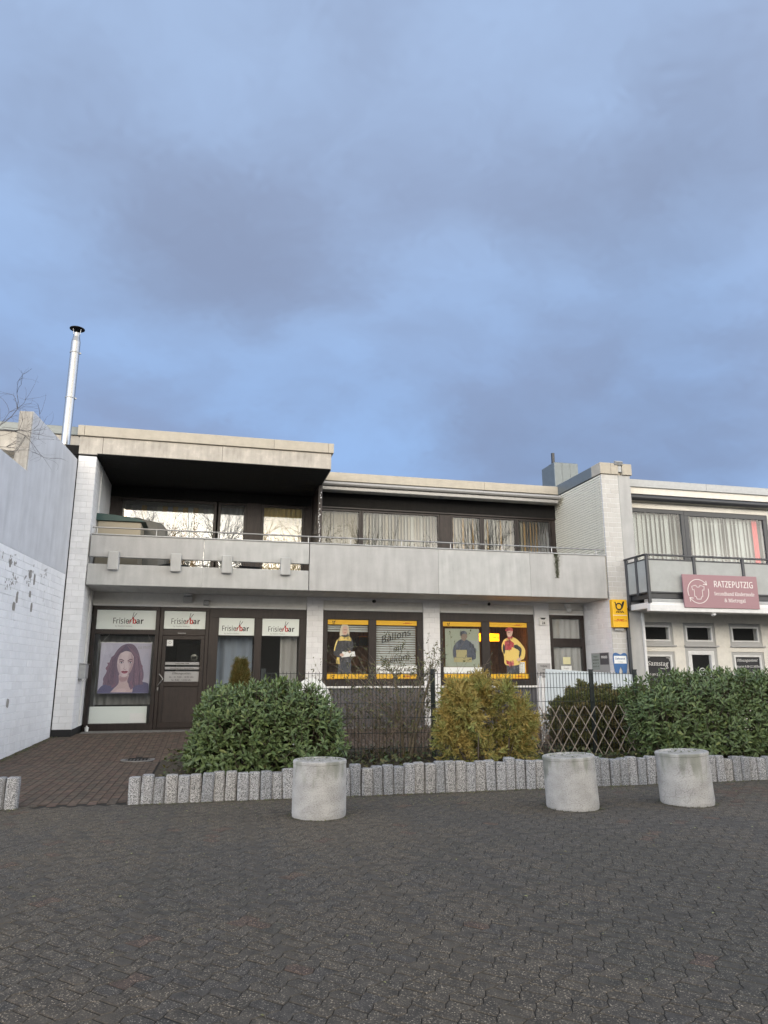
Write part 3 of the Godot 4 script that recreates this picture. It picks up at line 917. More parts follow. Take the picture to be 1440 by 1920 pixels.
func make_shops():
	var B = thing("shop_building", "long white two-storey building with flat roof, concrete balcony and brown shop fronts", "building", Vector3.ZERO)
	rng.seed = 21
	# --- outer brick pier on the left with black base, carrying the canopy roof
	var p1 = pier(B, -2.95, -2.58, 0.30, 5.93, ZF, 0.55, {"r": 1})
	bx(B, "pier_base", Vector3(-2.945, 0.02, ZF - 0.6), Vector3(-2.584, 0.30, ZF - 0.012), M.black_base)
	bx(B, "expansion_joint", Vector3(-2.962, 0.17, ZF - 0.01), Vector3(-2.944, 5.88, ZF + 0.006), M.soot)
	bx(B, "side_wall", Vector3(-2.95, 0.30, ZS - 0.1), Vector3(-2.60, 3.17, ZF - 0.55), M.white_paint_b)
	bx(B, "side_wall_base", Vector3(-2.94, 0.02, ZS - 0.1), Vector3(-2.605, 0.30, ZF - 0.6), M.black_base)
	bx(B, "wall_trim", Vector3(-2.60, 0.31, ZF - 0.92), Vector3(-2.57, 3.15, ZF - 0.85), M.white_trim, 0.004)
	bx(B, "loggia_side_wall", Vector3(-2.95, 3.34, ZU - 0.1), Vector3(-2.60, 5.97, ZF - 0.55), M.white_paint_b)
	bx(B, "wall_trim", Vector3(-2.60, 4.2, ZF - 0.92), Vector3(-2.575, 5.95, ZF - 0.87), M.white_trim, 0.004)
	# --- piers between the shop fronts
	for q in [[2.19, 2.59], [5.07, 5.50], [8.03, 8.45]]:
		pier(B, q[0], q[1], 0.10, 3.10, ZS + 0.03, 0.2, {})
	bx(B, "pier_filler", Vector3(2.19, 3.10, ZS - 0.17), Vector3(8.45, 3.17, ZS + 0.022), M.white_paint_b)
	# --- plaster band over the shop fronts
	for q in [[-2.6, 2.188], [2.592, 5.068], [5.502, 8.028], [8.452, 9.45]]:
		bx(B, "lintel_band", Vector3(q[0], 2.89, ZS - 0.15), Vector3(q[1], 3.168 if q[0] > 8 or q[0] < 0 else 3.098, ZS - 0.02), M.plaster_white)
		bx(B, "lintel_trim", Vector3(q[0] + 0.02, 2.865, ZS - 0.05), Vector3(q[1] - 0.01, 2.905, ZS + 0.015), M.white_trim, 0.004)
	# --- balcony slab, parapet panels, blocks and rail
	bx(B, "balcony_slab", Vector3(-2.6, 3.17, ZU - 0.4), Vector3(9.45, 3.33, ZF - 0.11), M.panel_b)
	var pan = [["parapet_panel", -2.545, -0.247, 3.765, 4.225, M.panel], ["parapet_panel", -0.235, 2.045, 3.765, 4.225, M.panel_b], ["parapet_panel", -2.565, -0.247, 3.175, 3.615, M.panel_b], ["parapet_panel", -0.247, 2.045, 3.175, 3.615, M.panel_b], ["parapet_panel", 2.062, 5.07, 3.175, 4.225, M.panel], ["parapet_panel", 5.073, 7.38, 3.175, 4.225, M.panel_b], ["parapet_panel", 7.383, 9.41, 3.175, 4.225, M.panel]]
	for q in pan: bx(B, q[0], Vector3(q[1], q[3], ZF - 0.11), Vector3(q[2], q[4], ZF), q[5], 0.007)
	for q in [[-2.55, 2.045], [2.06, 9.42]]: bx(B, "parapet_coping", Vector3(q[0], 4.229, ZF - 0.14), Vector3(q[1], 4.257, ZF + 0.018), M.dull_metal, 0.006)
	for x in [-2.06, -0.805, 0.26, 1.52]: 
		var mb = MB.new()
		mb.cboxx(Transform3D(Basis(Vector3(1, 0, 0), 0.03), Vector3(x, 3.685, ZF - 0.02)), Vector3(0.215, 0.385, 0.26), 0.012)
		part(B, "parapet_block", mb, M.panel_b)
	var rail = node(B, "handrail")
	var mbr = MB.new()
	mbr.tube([Vector3(-2.54, 4.40, ZF - 0.06), Vector3(3.0, 4.40, ZF - 0.06), Vector3(9.42, 4.395, ZF - 0.06)], 0.018, 0.018, 10)
	part(rail, "rail_tube", mbr, M.steel)
	for x in [-2.45, -1.25, 0.05, 1.13, 2.03, 3.0, 4.2, 5.4, 6.7, 8.0, 9.2]:
		var mb = MB.new()
		mb.tube([Vector3(x, 4.257, ZF - 0.06), Vector3(x, 4.395, ZF - 0.06)], 0.011, 0.011, 8)
		part(rail, "rail_post", mb, M.steel)
	# --- canopy roof over the loggia
	var roof = node(B, "canopy_roof")
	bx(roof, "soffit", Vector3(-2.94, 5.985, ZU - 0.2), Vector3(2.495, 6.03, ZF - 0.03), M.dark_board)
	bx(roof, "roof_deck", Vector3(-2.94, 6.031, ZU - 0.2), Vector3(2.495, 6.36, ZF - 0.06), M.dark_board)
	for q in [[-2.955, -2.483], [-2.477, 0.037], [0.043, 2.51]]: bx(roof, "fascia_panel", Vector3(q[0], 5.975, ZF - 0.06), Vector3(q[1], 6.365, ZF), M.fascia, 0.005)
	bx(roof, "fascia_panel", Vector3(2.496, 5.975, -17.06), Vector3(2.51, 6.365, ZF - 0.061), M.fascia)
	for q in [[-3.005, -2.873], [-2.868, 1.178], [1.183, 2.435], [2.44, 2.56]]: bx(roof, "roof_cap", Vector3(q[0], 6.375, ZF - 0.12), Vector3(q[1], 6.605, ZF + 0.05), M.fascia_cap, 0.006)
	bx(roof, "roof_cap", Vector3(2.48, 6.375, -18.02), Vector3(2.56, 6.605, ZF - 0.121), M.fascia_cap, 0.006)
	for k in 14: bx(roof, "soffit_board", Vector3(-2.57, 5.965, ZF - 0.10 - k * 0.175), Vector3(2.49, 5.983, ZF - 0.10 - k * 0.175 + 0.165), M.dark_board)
	# --- upper storey, left: under the canopy
	var up = B
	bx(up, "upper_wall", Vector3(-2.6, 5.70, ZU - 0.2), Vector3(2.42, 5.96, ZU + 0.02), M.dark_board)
	bx(up, "brown_panel", Vector3(-2.6, 3.34, ZU - 0.15), Vector3(-2.37, 5.70, ZU), M.brown_panel)
	var wA = window(up, "window", -2.37, -0.02, 3.40, 5.69, ZU, 0.07, M.brown_frame, -1.0, 0.08, 2)
	var picks = [M.slat_grey, M.slat_pale, M.slat_ochre, M.slat_grey, M.slat_cream, M.slat_grey, M.slat_ochre]
	slats(wA, -2.28, -0.1, 3.5, 5.62, ZU - 0.5, 0.127, func(t, k): return picks[(k * 5 + k / 3) % 7], 0.12)
	var wB = window(up, "window", 0.02, 0.74, 3.40, 5.69, ZU, 0.07, M.brown_frame, -1.0, 0.08, 2)
	part(wB, "curtain", curtain(0.06, 0.70, 3.42, 5.66, ZU - 0.5, 0.10, 0.022), M.curtain_grey)
	bx(up, "brown_panel", Vector3(0.745, 3.34, ZU - 0.12), Vector3(1.115, 5.70, ZU + 0.005), M.brown_panel)
	var wC = window(up, "window", 1.12, 2.24, 3.40, 5.69, ZU, 0.065, M.brown_frame, -1.0, 0.08, 2)
	part(wC, "curtain", curtain(1.18, 2.2, 3.42, 5.66, ZU - 0.13, 0.13, 0.022), M.curtain_yellow)
	bx(up, "brown_panel", Vector3(2.245, 3.34, ZU - 0.15), Vector3(2.42, 5.96, ZU + 0.01), M.brown_panel)
	# wing wall at the end of the canopy
	bx(up, "wing_wall", Vector3(2.43, 3.34, ZU), Vector3(2.50, 5.97, -17.08), M.brown_panel)
	bx(up, "wing_wall_edge", Vector3(2.415, 3.34, -17.078), Vector3(2.515, 5.97, -17.04), M.brown_frame, 0.004)
	rng.seed = 77
	var flakes = MB.new()
	for k in 30:
		var y = 4.3 + pow(rng.randf(), 1.5) * 1.5
		var w = rng.randf_range(0.008, 0.03); var h = rng.randf_range(0.01, 0.06)
		var x = 2.423 + rng.randf() * 0.055
		flakes.prism([Vector2(x, y), Vector2(x + w, y + h * 0.3), Vector2(x + w * 0.7, y + h), Vector2(x + 0.003, y + h * 0.8)], Transform3D(Basis(), Vector3(0, 0, -17.04)), 0.0015)
	stuff(part(up, "paint_flakes", flakes, M.white_paint))
	# --- upper storey, middle: ribbon of windows with vertical blinds
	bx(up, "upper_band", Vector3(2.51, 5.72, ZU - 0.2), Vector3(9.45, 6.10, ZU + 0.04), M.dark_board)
	bx(up, "upper_rail", Vector3(2.51, 5.685, ZU - 0.1), Vector3(9.44, 5.719, ZU + 0.06), M.brown_frame)
	var spans = [[2.52, 3.76, "a"], [3.765, 5.97, "b"], [6.29, 7.21, "c"], [7.215, 8.245, "d"], [8.25, 9.32, "e"]]
	for q in spans:
		var w = window(up, "window", q[0], q[1], 3.40, 5.683, ZU, 0.06, M.brown_frame)
		var kind = q[2]
		slats(w, q[0] + 0.07, q[1] - 0.07, 3.48, 5.64, ZU - 0.15, 0.089, func(t, k):
			if kind == "a": return M.slat_cream
			if kind == "b": return M.slat_cream if (k * 7) % 5 > 1 else M.slat_pale
			if kind == "c": return M.slat_ochre if k % 3 == 0 else M.slat_cream
			if kind == "d": return [M.slat_cream, M.slat_pale, M.slat_pale, M.slat_ochre][(k * 3) % 4]
			return M.slat_ochre if t < 0.62 and t > 0.12 else (M.slat_grey if t > 0.62 else M.slat_cream), 0.72 if kind != "a" else 0.25)
	bx(up, "brown_panel", Vector3(5.975, 3.34, ZU - 0.12), Vector3(6.285, 5.683, ZU + 0.005), M.brown_panel)
	bx(up, "brown_panel", Vector3(9.325, 3.34, ZU - 0.12), Vector3(9.45, 5.683, ZU + 0.005), M.brown_panel)
	for q in [[2.57, 7.19], [7.195, 9.44]]: bx(B, "roof_fascia", Vector3(q[0], 6.37, -18.06), Vector3(q[1], 6.60, -17.98), M.fascia_cap, 0.005)
	bx(B, "fascia_underside", Vector3(2.46, 6.12, -18.3), Vector3(9.44, 6.36, -18.07), M.fascia)
	# --- roof, back and side walls, floors: the closed body
	bx(B, "flat_roof", Vector3(-2.95, 6.36, -24), Vector3(9.6, 6.50, -18.31), M.ground)
	bx(B, "rear_wall", Vector3(-2.95, 0, -24.2), Vector3(10.3, 6.5, -24.0), M.plaster_white)
	bx(B, "end_wall", Vector3(-3.2, 0, -24), Vector3(-2.955, 6.34, ZS - 0.0), M.plaster_white)
	bx(B, "end_wall", Vector3(9.46, 0, -24), Vector3(9.7, 6.34, -18.701), M.plaster_white)
	bx(B, "upper_floor", Vector3(-2.95, 3.0, -24), Vector3(9.45, 3.16, ZS - 0.16), M.room)
	bx(B, "room_wall", Vector3(-2.95, 3.34, -20.6), Vector3(9.45, 6.36, -20.5), M.room)
	for x in [2.44, 6.13]: bx(B, "room_wall", Vector3(x, 3.34, -20.5), Vector3(x + 0.1, 6.36, ZU - 0.21), M.room)
	# --- side wall on the right, cream clinker above, tall pier in front
	var ret = node(B, "clinker_wall")
	bx(ret, "wall_core", Vector3(9.455, 3.2, -18.7), Vector3(9.8, 6.34, ZF - 0.05), M.clinker_joint)
	var cl = MB.new()
	for r in 60:
		var y = 3.36 + r * 0.0635
		if y > 6.30: break
		var z = ZF
		z = ZF - 0.051
		var step = 0.12 if r % 2 == 1 else 0.24
		while z > -18.7:
			var z2 = maxf(z - step, -18.7)
			step = 0.24
			var pr = rng.randfn(0, 0.0015)
			if z - z2 > 0.02: cl.cbox(Vector3(9.443 + pr, y, z2 + 0.003), Vector3(9.47, y + 0.0535, z - 0.003), 0.003)
			z = z2
	stuff(part(ret, "clinker_bricks", cl, M.clinker))
	bx(B, "side_wall", Vector3(9.456, 0.05, -17.2), Vector3(9.8, 3.2, ZF - 0.05), M.white_paint_b)
	var low = node(B, "brick_pier")
	brick_face(low, Transform3D(Basis(Vector3.UP, -PI / 2), Vector3(9.45, 0, -16.98)), 1.25, 0.10, 3.10, 0.125, 0.25, [M.white_paint, M.white_paint_b, M.white_paint_c])
	var tall = node(B, "brick_pier")
	bx(tall, "pier_core", Vector3(9.455, 0.0, ZF - 0.3), Vector3(9.93, 6.34, ZF - 0.005), M.mortar)
	brick_face(tall, Transform3D(Basis(), Vector3(9.45, 0, ZF)), 0.48, 0.10, 6.35, 0.125, 0.24, [M.cream_paint, M.cream_paint_b, M.cream_paint])
	bx(tall, "concrete_strip", Vector3(9.938, 0.0, ZF - 0.3), Vector3(10.28, 6.35, ZF - 0.006), M.panel, 0.006)
	for q in [[9.42, 9.72], [9.725, 9.93], [10.05, 10.32]]: bx(B, "pier_coping", Vector3(q[0], 6.355, ZF - 0.4), Vector3(q[1], 6.65, ZF + 0.04), M.fascia_cap, 0.006)
	bx(B, "pier_coping", Vector3(9.94, 6.352, ZF - 0.4), Vector3(10.04, 6.63, ZF - 0.05), M.fascia_cap)
	bx(B, "wall_coping", Vector3(9.42, 6.355, -18.6), Vector3(9.85, 6.645, ZF - 0.405), M.zinc, 0.006)
	bx(B, "lintel_joint", Vector3(8.46, 2.99, ZS - 0.019), Vector3(9.44, 3.01, ZS + 0.004), M.panel_b)
	shop_fronts(B)

func shop_fronts(B):
	var Z = ZS
	var fr = M.brown_frame
	# hairdresser: transom and large pane, door, two-light window
	var w1 = node(B, "shop_window")
	var mb = frame_mesh(-2.57, -1.14, 0.17, 2.862, Z - 0.09, Z, 0.085, 0.15)
	mb.cbox(Vector3(-2.485, 2.24, Z - 0.085), Vector3(-1.225, 2.345, Z - 0.003), 0.004)
	part(w1, "frame", mb, fr)
	part(w1, "pane", glass_unit(-2.487, -1.222, 0.32, 2.242, Z - 0.03), M.glass)
	part(w1, "pane", glass_unit(-2.487, -1.222, 2.343, 2.779, Z - 0.03), M.glass)
	bx(w1, "sign_panel", Vector3(-2.485, 2.347, Z - 0.028), Vector3(-1.225, 2.775, Z - 0.026), M.sign_white)
	salon_logo(w1, -2.15, 2.535, Z - 0.023, 0.125)
	bx(w1, "white_board", Vector3(-2.48, 0.325, Z - 0.10), Vector3(-1.29, 0.68, Z - 0.085), M.sign_white)
	bx(w1, "paper_note", Vector3(-1.64, 0.33, Z - 0.083), Vector3(-1.32, 0.53, Z - 0.08), M.white_print)
	part(w1, "curtain", curtain(-2.48, -1.25, 0.70, 2.22, Z - 0.55, 0.16, 0.02), M.curtain_grey)
	var dr = node(B, "shop_door")
	mb = frame_mesh(-1.13, -0.05, 0.17, 2.862, Z - 0.09, Z + 0.002, 0.075, 0.04)
	mb.cbox(Vector3(-1.055, 2.225, Z - 0.08), Vector3(-0.125, 2.36, Z - 0.001), 0.004)
	part(dr, "frame", mb, fr)
	part(dr, "pane", glass_unit(-1.057, -0.123, 2.358, 2.789, Z - 0.03), M.glass)
	bx(dr, "sign_panel", Vector3(-1.045, 2.375, Z - 0.028), Vector3(-0.135, 2.775, Z - 0.026), M.sign_white)
	salon_logo(dr, -0.90, 2.545, Z - 0.023, 0.122)
	var leaf = frame_mesh(-1.05, -0.13, 0.215, 2.22, Z - 0.07, Z + 0.012, 0.085, 0.12)
	leaf.cbox(Vector3(-0.965, 1.10, Z - 0.065), Vector3(-0.215, 1.205, Z + 0.008), 0.004)
	part(dr, "door_leaf", leaf, fr)
	part(dr, "pane", glass_unit(-0.967, -0.213, 1.203, 2.137, Z - 0.02), M.glass)
	bx(dr, "door_panel", Vector3(-0.966, 0.334, Z - 0.05), Vector3(-0.214, 1.102, Z - 0.02), M.brown_panel)
	for q in [[1.575, 1.635], [1.475, 1.53]]:
		bx(dr, "door_strip", Vector3(-0.962, q[0], Z - 0.019), Vector3(-0.218, q[1], Z - 0.0165), M.grey_print)
	letters(dr, "lettering", "Haarschnitt  Farbe", -0.59, 1.605, Z - 0.015, 0.026, M.black_print)
	letters(dr, "lettering", "Haarverlängerung & Haarverdichtung", -0.59, 1.50, Z - 0.015, 0.022, M.black_print)
	bx(dr, "hours_plate", Vector3(-0.962, 1.208, Z - 0.019), Vector3(-0.218, 1.43, Z - 0.0165), M.grey_print)
	letters(dr, "lettering", "Öffnungszeiten:", -0.59, 1.385, Z - 0.015, 0.042, M.black_print)
	letters(dr, "lettering", "Di. - Fr. 9:00 - 18:00 Uhr", -0.59, 1.305, Z - 0.015, 0.036, M.black_print)
	letters(dr, "lettering", "Sa. 8:00 - 13:00 Uhr", -0.59, 1.242, Z - 0.015, 0.036, M.black_print)
	bx(dr, "notice", Vector3(-0.955, 1.99, Z - 0.019), Vector3(-0.82, 2.13, Z - 0.0165), M.white_print)
	mb = MB.new()
	mb.ring(-0.887, 2.065, 0.02, 0.032, Transform3D(Basis(), Vector3(0, 0, Z - 0.016)))
	part(dr, "notice_emblem", mb, M.grey_print)
	mb = MB.new()
	mb.ring(-0.34, 1.745, 0.062, 0.070, Transform3D(Basis(), Vector3(0, 0, Z - 0.018)))
	mb.prism([Vector2(-0.39, 1.765), Vector2(-0.29, 1.765), Vector2(-0.30, 1.79), Vector2(-0.34, 1.806), Vector2(-0.38, 1.79)], Transform3D(Basis(), Vector3(0, 0, Z - 0.018)), 0.002)
	part(dr, "round_sticker", mb, M.slat_pale)
	mb = MB.new()
	mb.tube([Vector3(-1.075, 1.375, Z + 0.03), Vector3(-1.045, 1.345, Z + 0.045), Vector3(-0.985, 1.27, Z + 0.05), Vector3(-1.0, 1.24, Z + 0.05), Vector3(-1.065, 1.155, Z + 0.045), Vector3(-1.085, 1.13, Z + 0.03)], 0.012, 0.012, 8)
	part(dr, "handle", mb, M.steel)
	mb = MB.new()
	mb.cbox(Vector3(-1.10, 1.02, Z + 0.003), Vector3(-1.075, 1.09, Z + 0.02), 0.004)
	part(dr, "lock", mb, M.steel)
	mb = MB.new()
	mb.cbox(Vector3(-0.73, 2.27, Z), Vector3(-0.55, 2.285, Z + 0.008), 0.002)
	part(dr, "name_strip", mb, M.dull_metal)
	var w2 = node(B, "shop_window")
	mb = MB.new()
	mb.cbox(Vector3(-0.045, 2.645, Z - 0.09), Vector3(2.185, 2.862, Z), 0.004)
	mb.cbox(Vector3(-0.045, 0.17, Z - 0.09), Vector3(0.165, 2.645, Z), 0.004)
	mb.cbox(Vector3(0.985, 0.95, Z - 0.09), Vector3(1.155, 2.645, Z), 0.004)
	mb.cbox(Vector3(2.03, 0.17, Z - 0.09), Vector3(2.185, 2.645, Z), 0.004)
	mb.cbox(Vector3(0.165, 0.85, Z - 0.09), Vector3(2.03, 0.95, Z), 0.004)
	part(w2, "frame", mb, fr)
	bx(w2, "dado", Vector3(0.165, 0.1, Z - 0.09), Vector3(2.03, 0.85, Z - 0.02), M.dado)
	bx(w2, "sill", Vector3(-0.03, 0.955, Z + 0.001), Vector3(2.18, 0.985, Z + 0.09), M.white_trim, 0.005)
	for q in [[0.165, 0.985, 0.235], [1.155, 2.03, 1.29]]:
		part(w2, "pane", glass_unit(q[0] - 0.003, q[1] + 0.003, 0.948, 2.648, Z - 0.03), M.glass)
		bx(w2, "sign_panel", Vector3(q[0] + 0.008, 2.245, Z - 0.028), Vector3(q[1] - 0.008, 2.64, Z - 0.026), M.sign_white)
		salon_logo(w2, q[2], 2.40, Z - 0.023, 0.118)
	part(w2, "curtain", curtain(0.17, 0.98, 0.96, 2.24, Z - 0.5, 0.27, 0.03), M.curtain_blue)
	part(w2, "curtain", curtain(1.62, 2.02, 0.96, 2.24, Z - 0.35, 0.2, 0.02), M.curtain_grey)
	# post office: two double windows over a dark dado
	for q in [[2.595, 5.065, 2.70, 3.70, 3.89, 4.92], [5.505, 8.025, 5.585, 6.60, 6.815, 7.84]]:
		var w = node(B, "shop_window")
		mb = MB.new()
		mb.cbox(Vector3(q[0], 2.655, Z - 0.09), Vector3(q[1], 2.862, Z), 0.004)
		mb.cbox(Vector3(q[0], 1.10, Z - 0.09), Vector3(q[1], 1.24, Z), 0.004)
		for s in [[q[0], q[2]], [q[3], q[4]], [q[5], q[1]]]: mb.cbox(Vector3(s[0], 1.24, Z - 0.09), Vector3(s[1], 2.655, Z), 0.004)
		part(w, "frame", mb, fr)
		bx(w, "dado", Vector3(q[0], 0.1, Z - 0.09), Vector3(q[1], 1.04, Z - 0.02), M.dado)
		for k in 17:
			var x = q[0] + (k + 0.5) * (q[1] - q[0]) / 17.0
			bx(w, "dado_board", Vector3(x - 0.069, 0.1, Z - 0.021), Vector3(x + 0.069, 1.035, Z - 0.004), M.dado, 0.004)
		bx(w, "sill", Vector3(q[0], 1.045, Z - 0.09), Vector3(q[1], 1.095, Z + 0.07), M.white_trim, 0.005)
		for s in [[q[2], q[3], 0], [q[4], q[5], 1]]:
			part(w, "pane", glass_unit(s[0] - 0.003, s[1] + 0.003, 1.237, 2.658, Z - 0.03), M.glass)
			bx(w, "yellow_band", Vector3(s[0] + 0.003, 2.535, Z - 0.028), Vector3(s[1] - 0.003, 2.645, Z - 0.026), M.yellow_print)
			bx(w, "yellow_band", Vector3(s[0] + 0.003, 1.265, Z - 0.028), Vector3(s[1] - 0.003, 1.375, Z - 0.026), M.yellow_print)
			if s[2] == 0:
				horn(w, s[0] + 0.15, 2.59, Z - 0.0255, 0.075, M.black_print)
				horn(w, s[0] + 0.15, 1.32, Z - 0.0255, 0.075, M.black_print)
			else:
				parcel_logo(w, s[1] - 0.24, 2.588, Z - 0.0255, 0.036)
				parcel_logo(w, s[1] - 0.24, 1.318, Z - 0.0255, 0.036)
		if q[0] < 3:
			mb = MB.new()
			mb.cboxx(Transform3D(), Vector3(1.0, 0.050, 0.003), 0.001)
			var me = mb.mesh()
			for k in 20: part(w, "blind_slat", me, M.slat_alu, Transform3D(Basis(Vector3(1, 0, 0), -0.55 + rng.randfn(0, 0.05)), Vector3(4.405, 2.50 - k * 0.056, Z - 0.12)))
			for k in 3: part(w, "blind_slat", me, M.slat_alu, Transform3D(Basis(Vector3(1, 0, 0), -0.5), Vector3(3.20, 2.50 - k * 0.055, Z - 0.12)))
			letters(w, "lettering", "Ballons", 4.39, 2.28, Z - 0.023, 0.155, M.black_print, "Droid Sans", false, 0, 0.3, 0.26, 1.1, 0.003)
			letters(w, "lettering", "mit", 4.45, 1.99, Z - 0.023, 0.12, M.black_print, "Droid Sans", false, 0, 0.3, 0.24, 1.1, 0.003)
			letters(w, "lettering", "helium", 4.42, 1.74, Z - 0.023, 0.135, M.black_print, "Droid Sans", false, 0, 0.3, 0.2, 1.1, 0.003)
			bx(w, "paper_strip", Vector3(3.895, 1.38, Z - 0.028), Vector3(4.91, 1.575, Z - 0.026), M.white_print)
			letters(w, "lettering", "Geschenke & Karten", 4.40, 1.475, Z - 0.0245, 0.075, M.black_print, "Droid Serif", true, 0, 0.2, 0.0, 1.0, 0.002)
		else:
			bx(w, "paper_strip", Vector3(5.59, 1.38, Z - 0.028), Vector3(6.59, 1.54, Z - 0.026), M.white_print)
	# door of the practice on the right
	var d2 = node(B, "shop_door")
	mb = frame_mesh(8.455, 9.44, 0.17, 2.865, Z - 0.09, Z, 0.09, 0.15)
	mb.cbox(Vector3(8.545, 2.05, Z - 0.085), Vector3(9.35, 2.27, Z - 0.002), 0.004)
	part(d2, "frame", mb, fr)
	part(d2, "pane", glass_unit(8.543, 9.352, 2.268, 2.777, Z - 0.03), M.glass)
	part(d2, "pane", glass_unit(8.543, 9.352, 0.318, 2.052, Z - 0.03), M.glass)
	part(d2, "curtain", curtain(8.55, 9.34, 0.33, 2.77, Z - 0.10, 0.17, 0.015), M.curtain_grey)
	bx(d2, "paper_note", Vector3(8.80, 1.62, Z - 0.028), Vector3(9.01, 1.80, Z - 0.026), M.paper_yellow)
	bx(d2, "paper_note", Vector3(8.74, 1.46, Z - 0.028), Vector3(9.03, 1.58, Z - 0.026), M.white_print)
	letters(d2, "lettering", "Klingeln", 8.88, 1.52, Z - 0.0245, 0.03, M.grey_print)
	# rooms behind the shop fronts
	var r1 = node(B, "salon_room")
	bx(r1, "room_floor", Vector3(-2.95, 0.05, -22), Vector3(9.45, 0.165, Z - 0.0901), M.room_floor)
	bx(r1, "room_ceiling", Vector3(-2.95, 2.87, -22), Vector3(9.45, 2.99, Z - 0.16), M.room)
	bx(r1, "room_wall", Vector3(-2.95, 0.17, -21.2), Vector3(2.3, 2.87, -21.1), M.shop_dark)
	bx(r1, "room_wall", Vector3(2.3, 0.17, -22), Vector3(2.42, 2.87, Z - 0.18), M.room)
	for x in [-2.2, -0.9, 0.7]:
		bx(r1, "mirror_unit", Vector3(x, 0.6, -21.09), Vector3(x + 0.7, 2.2, -21.05), M.dull_metal)
	bx(r1, "counter", Vector3(-1.6, 0.17, -19.4), Vector3(-0.1, 1.15, -18.9), M.shop_dark, 0.01)
	var r2 = node(B, "post_room")
	bx(r2, "room_wall", Vector3(2.42, 0.17, -20.1), Vector3(8.4, 2.87, -20.0), M.room_brown)
	bx(r2, "room_wall", Vector3(8.25, 0.17, -22), Vector3(8.4, 2.87, Z - 0.18), M.room_brown)
	for k in 4: bx(r2, "shelf", Vector3(2.5, 0.6 + k * 0.5, -19.98), Vector3(5.4, 0.63 + k * 0.5, -19.65), M.room_brown)
	for k in 12:
		var x = 2.6 + rng.randf() * 2.6; var y = 0.632 + (k % 4) * 0.5; var s = rng.randf_range(0.12, 0.3)
		bx(r2, "parcel", Vector3(x, y, -19.95), Vector3(x + s * 1.3, y + s, -19.7), [M.room_brown, M.beige_plastic, M.yellow_print][k % 3], 0.005)
	bx(r2, "counter", Vector3(5.6, 0.17, -18.9), Vector3(8.2, 1.25, -18.3), M.room_brown, 0.01)
	bx(r2, "counter_front", Vector3(5.8, 1.0, -18.299), Vector3(8.0, 1.22, -18.29), M.yellow_print)
	# wall between the salon door and the practice
	bx(r2, "room_wall", Vector3(8.41, 0.17, -19.0), Vector3(9.45, 2.87, -18.9), M.room)

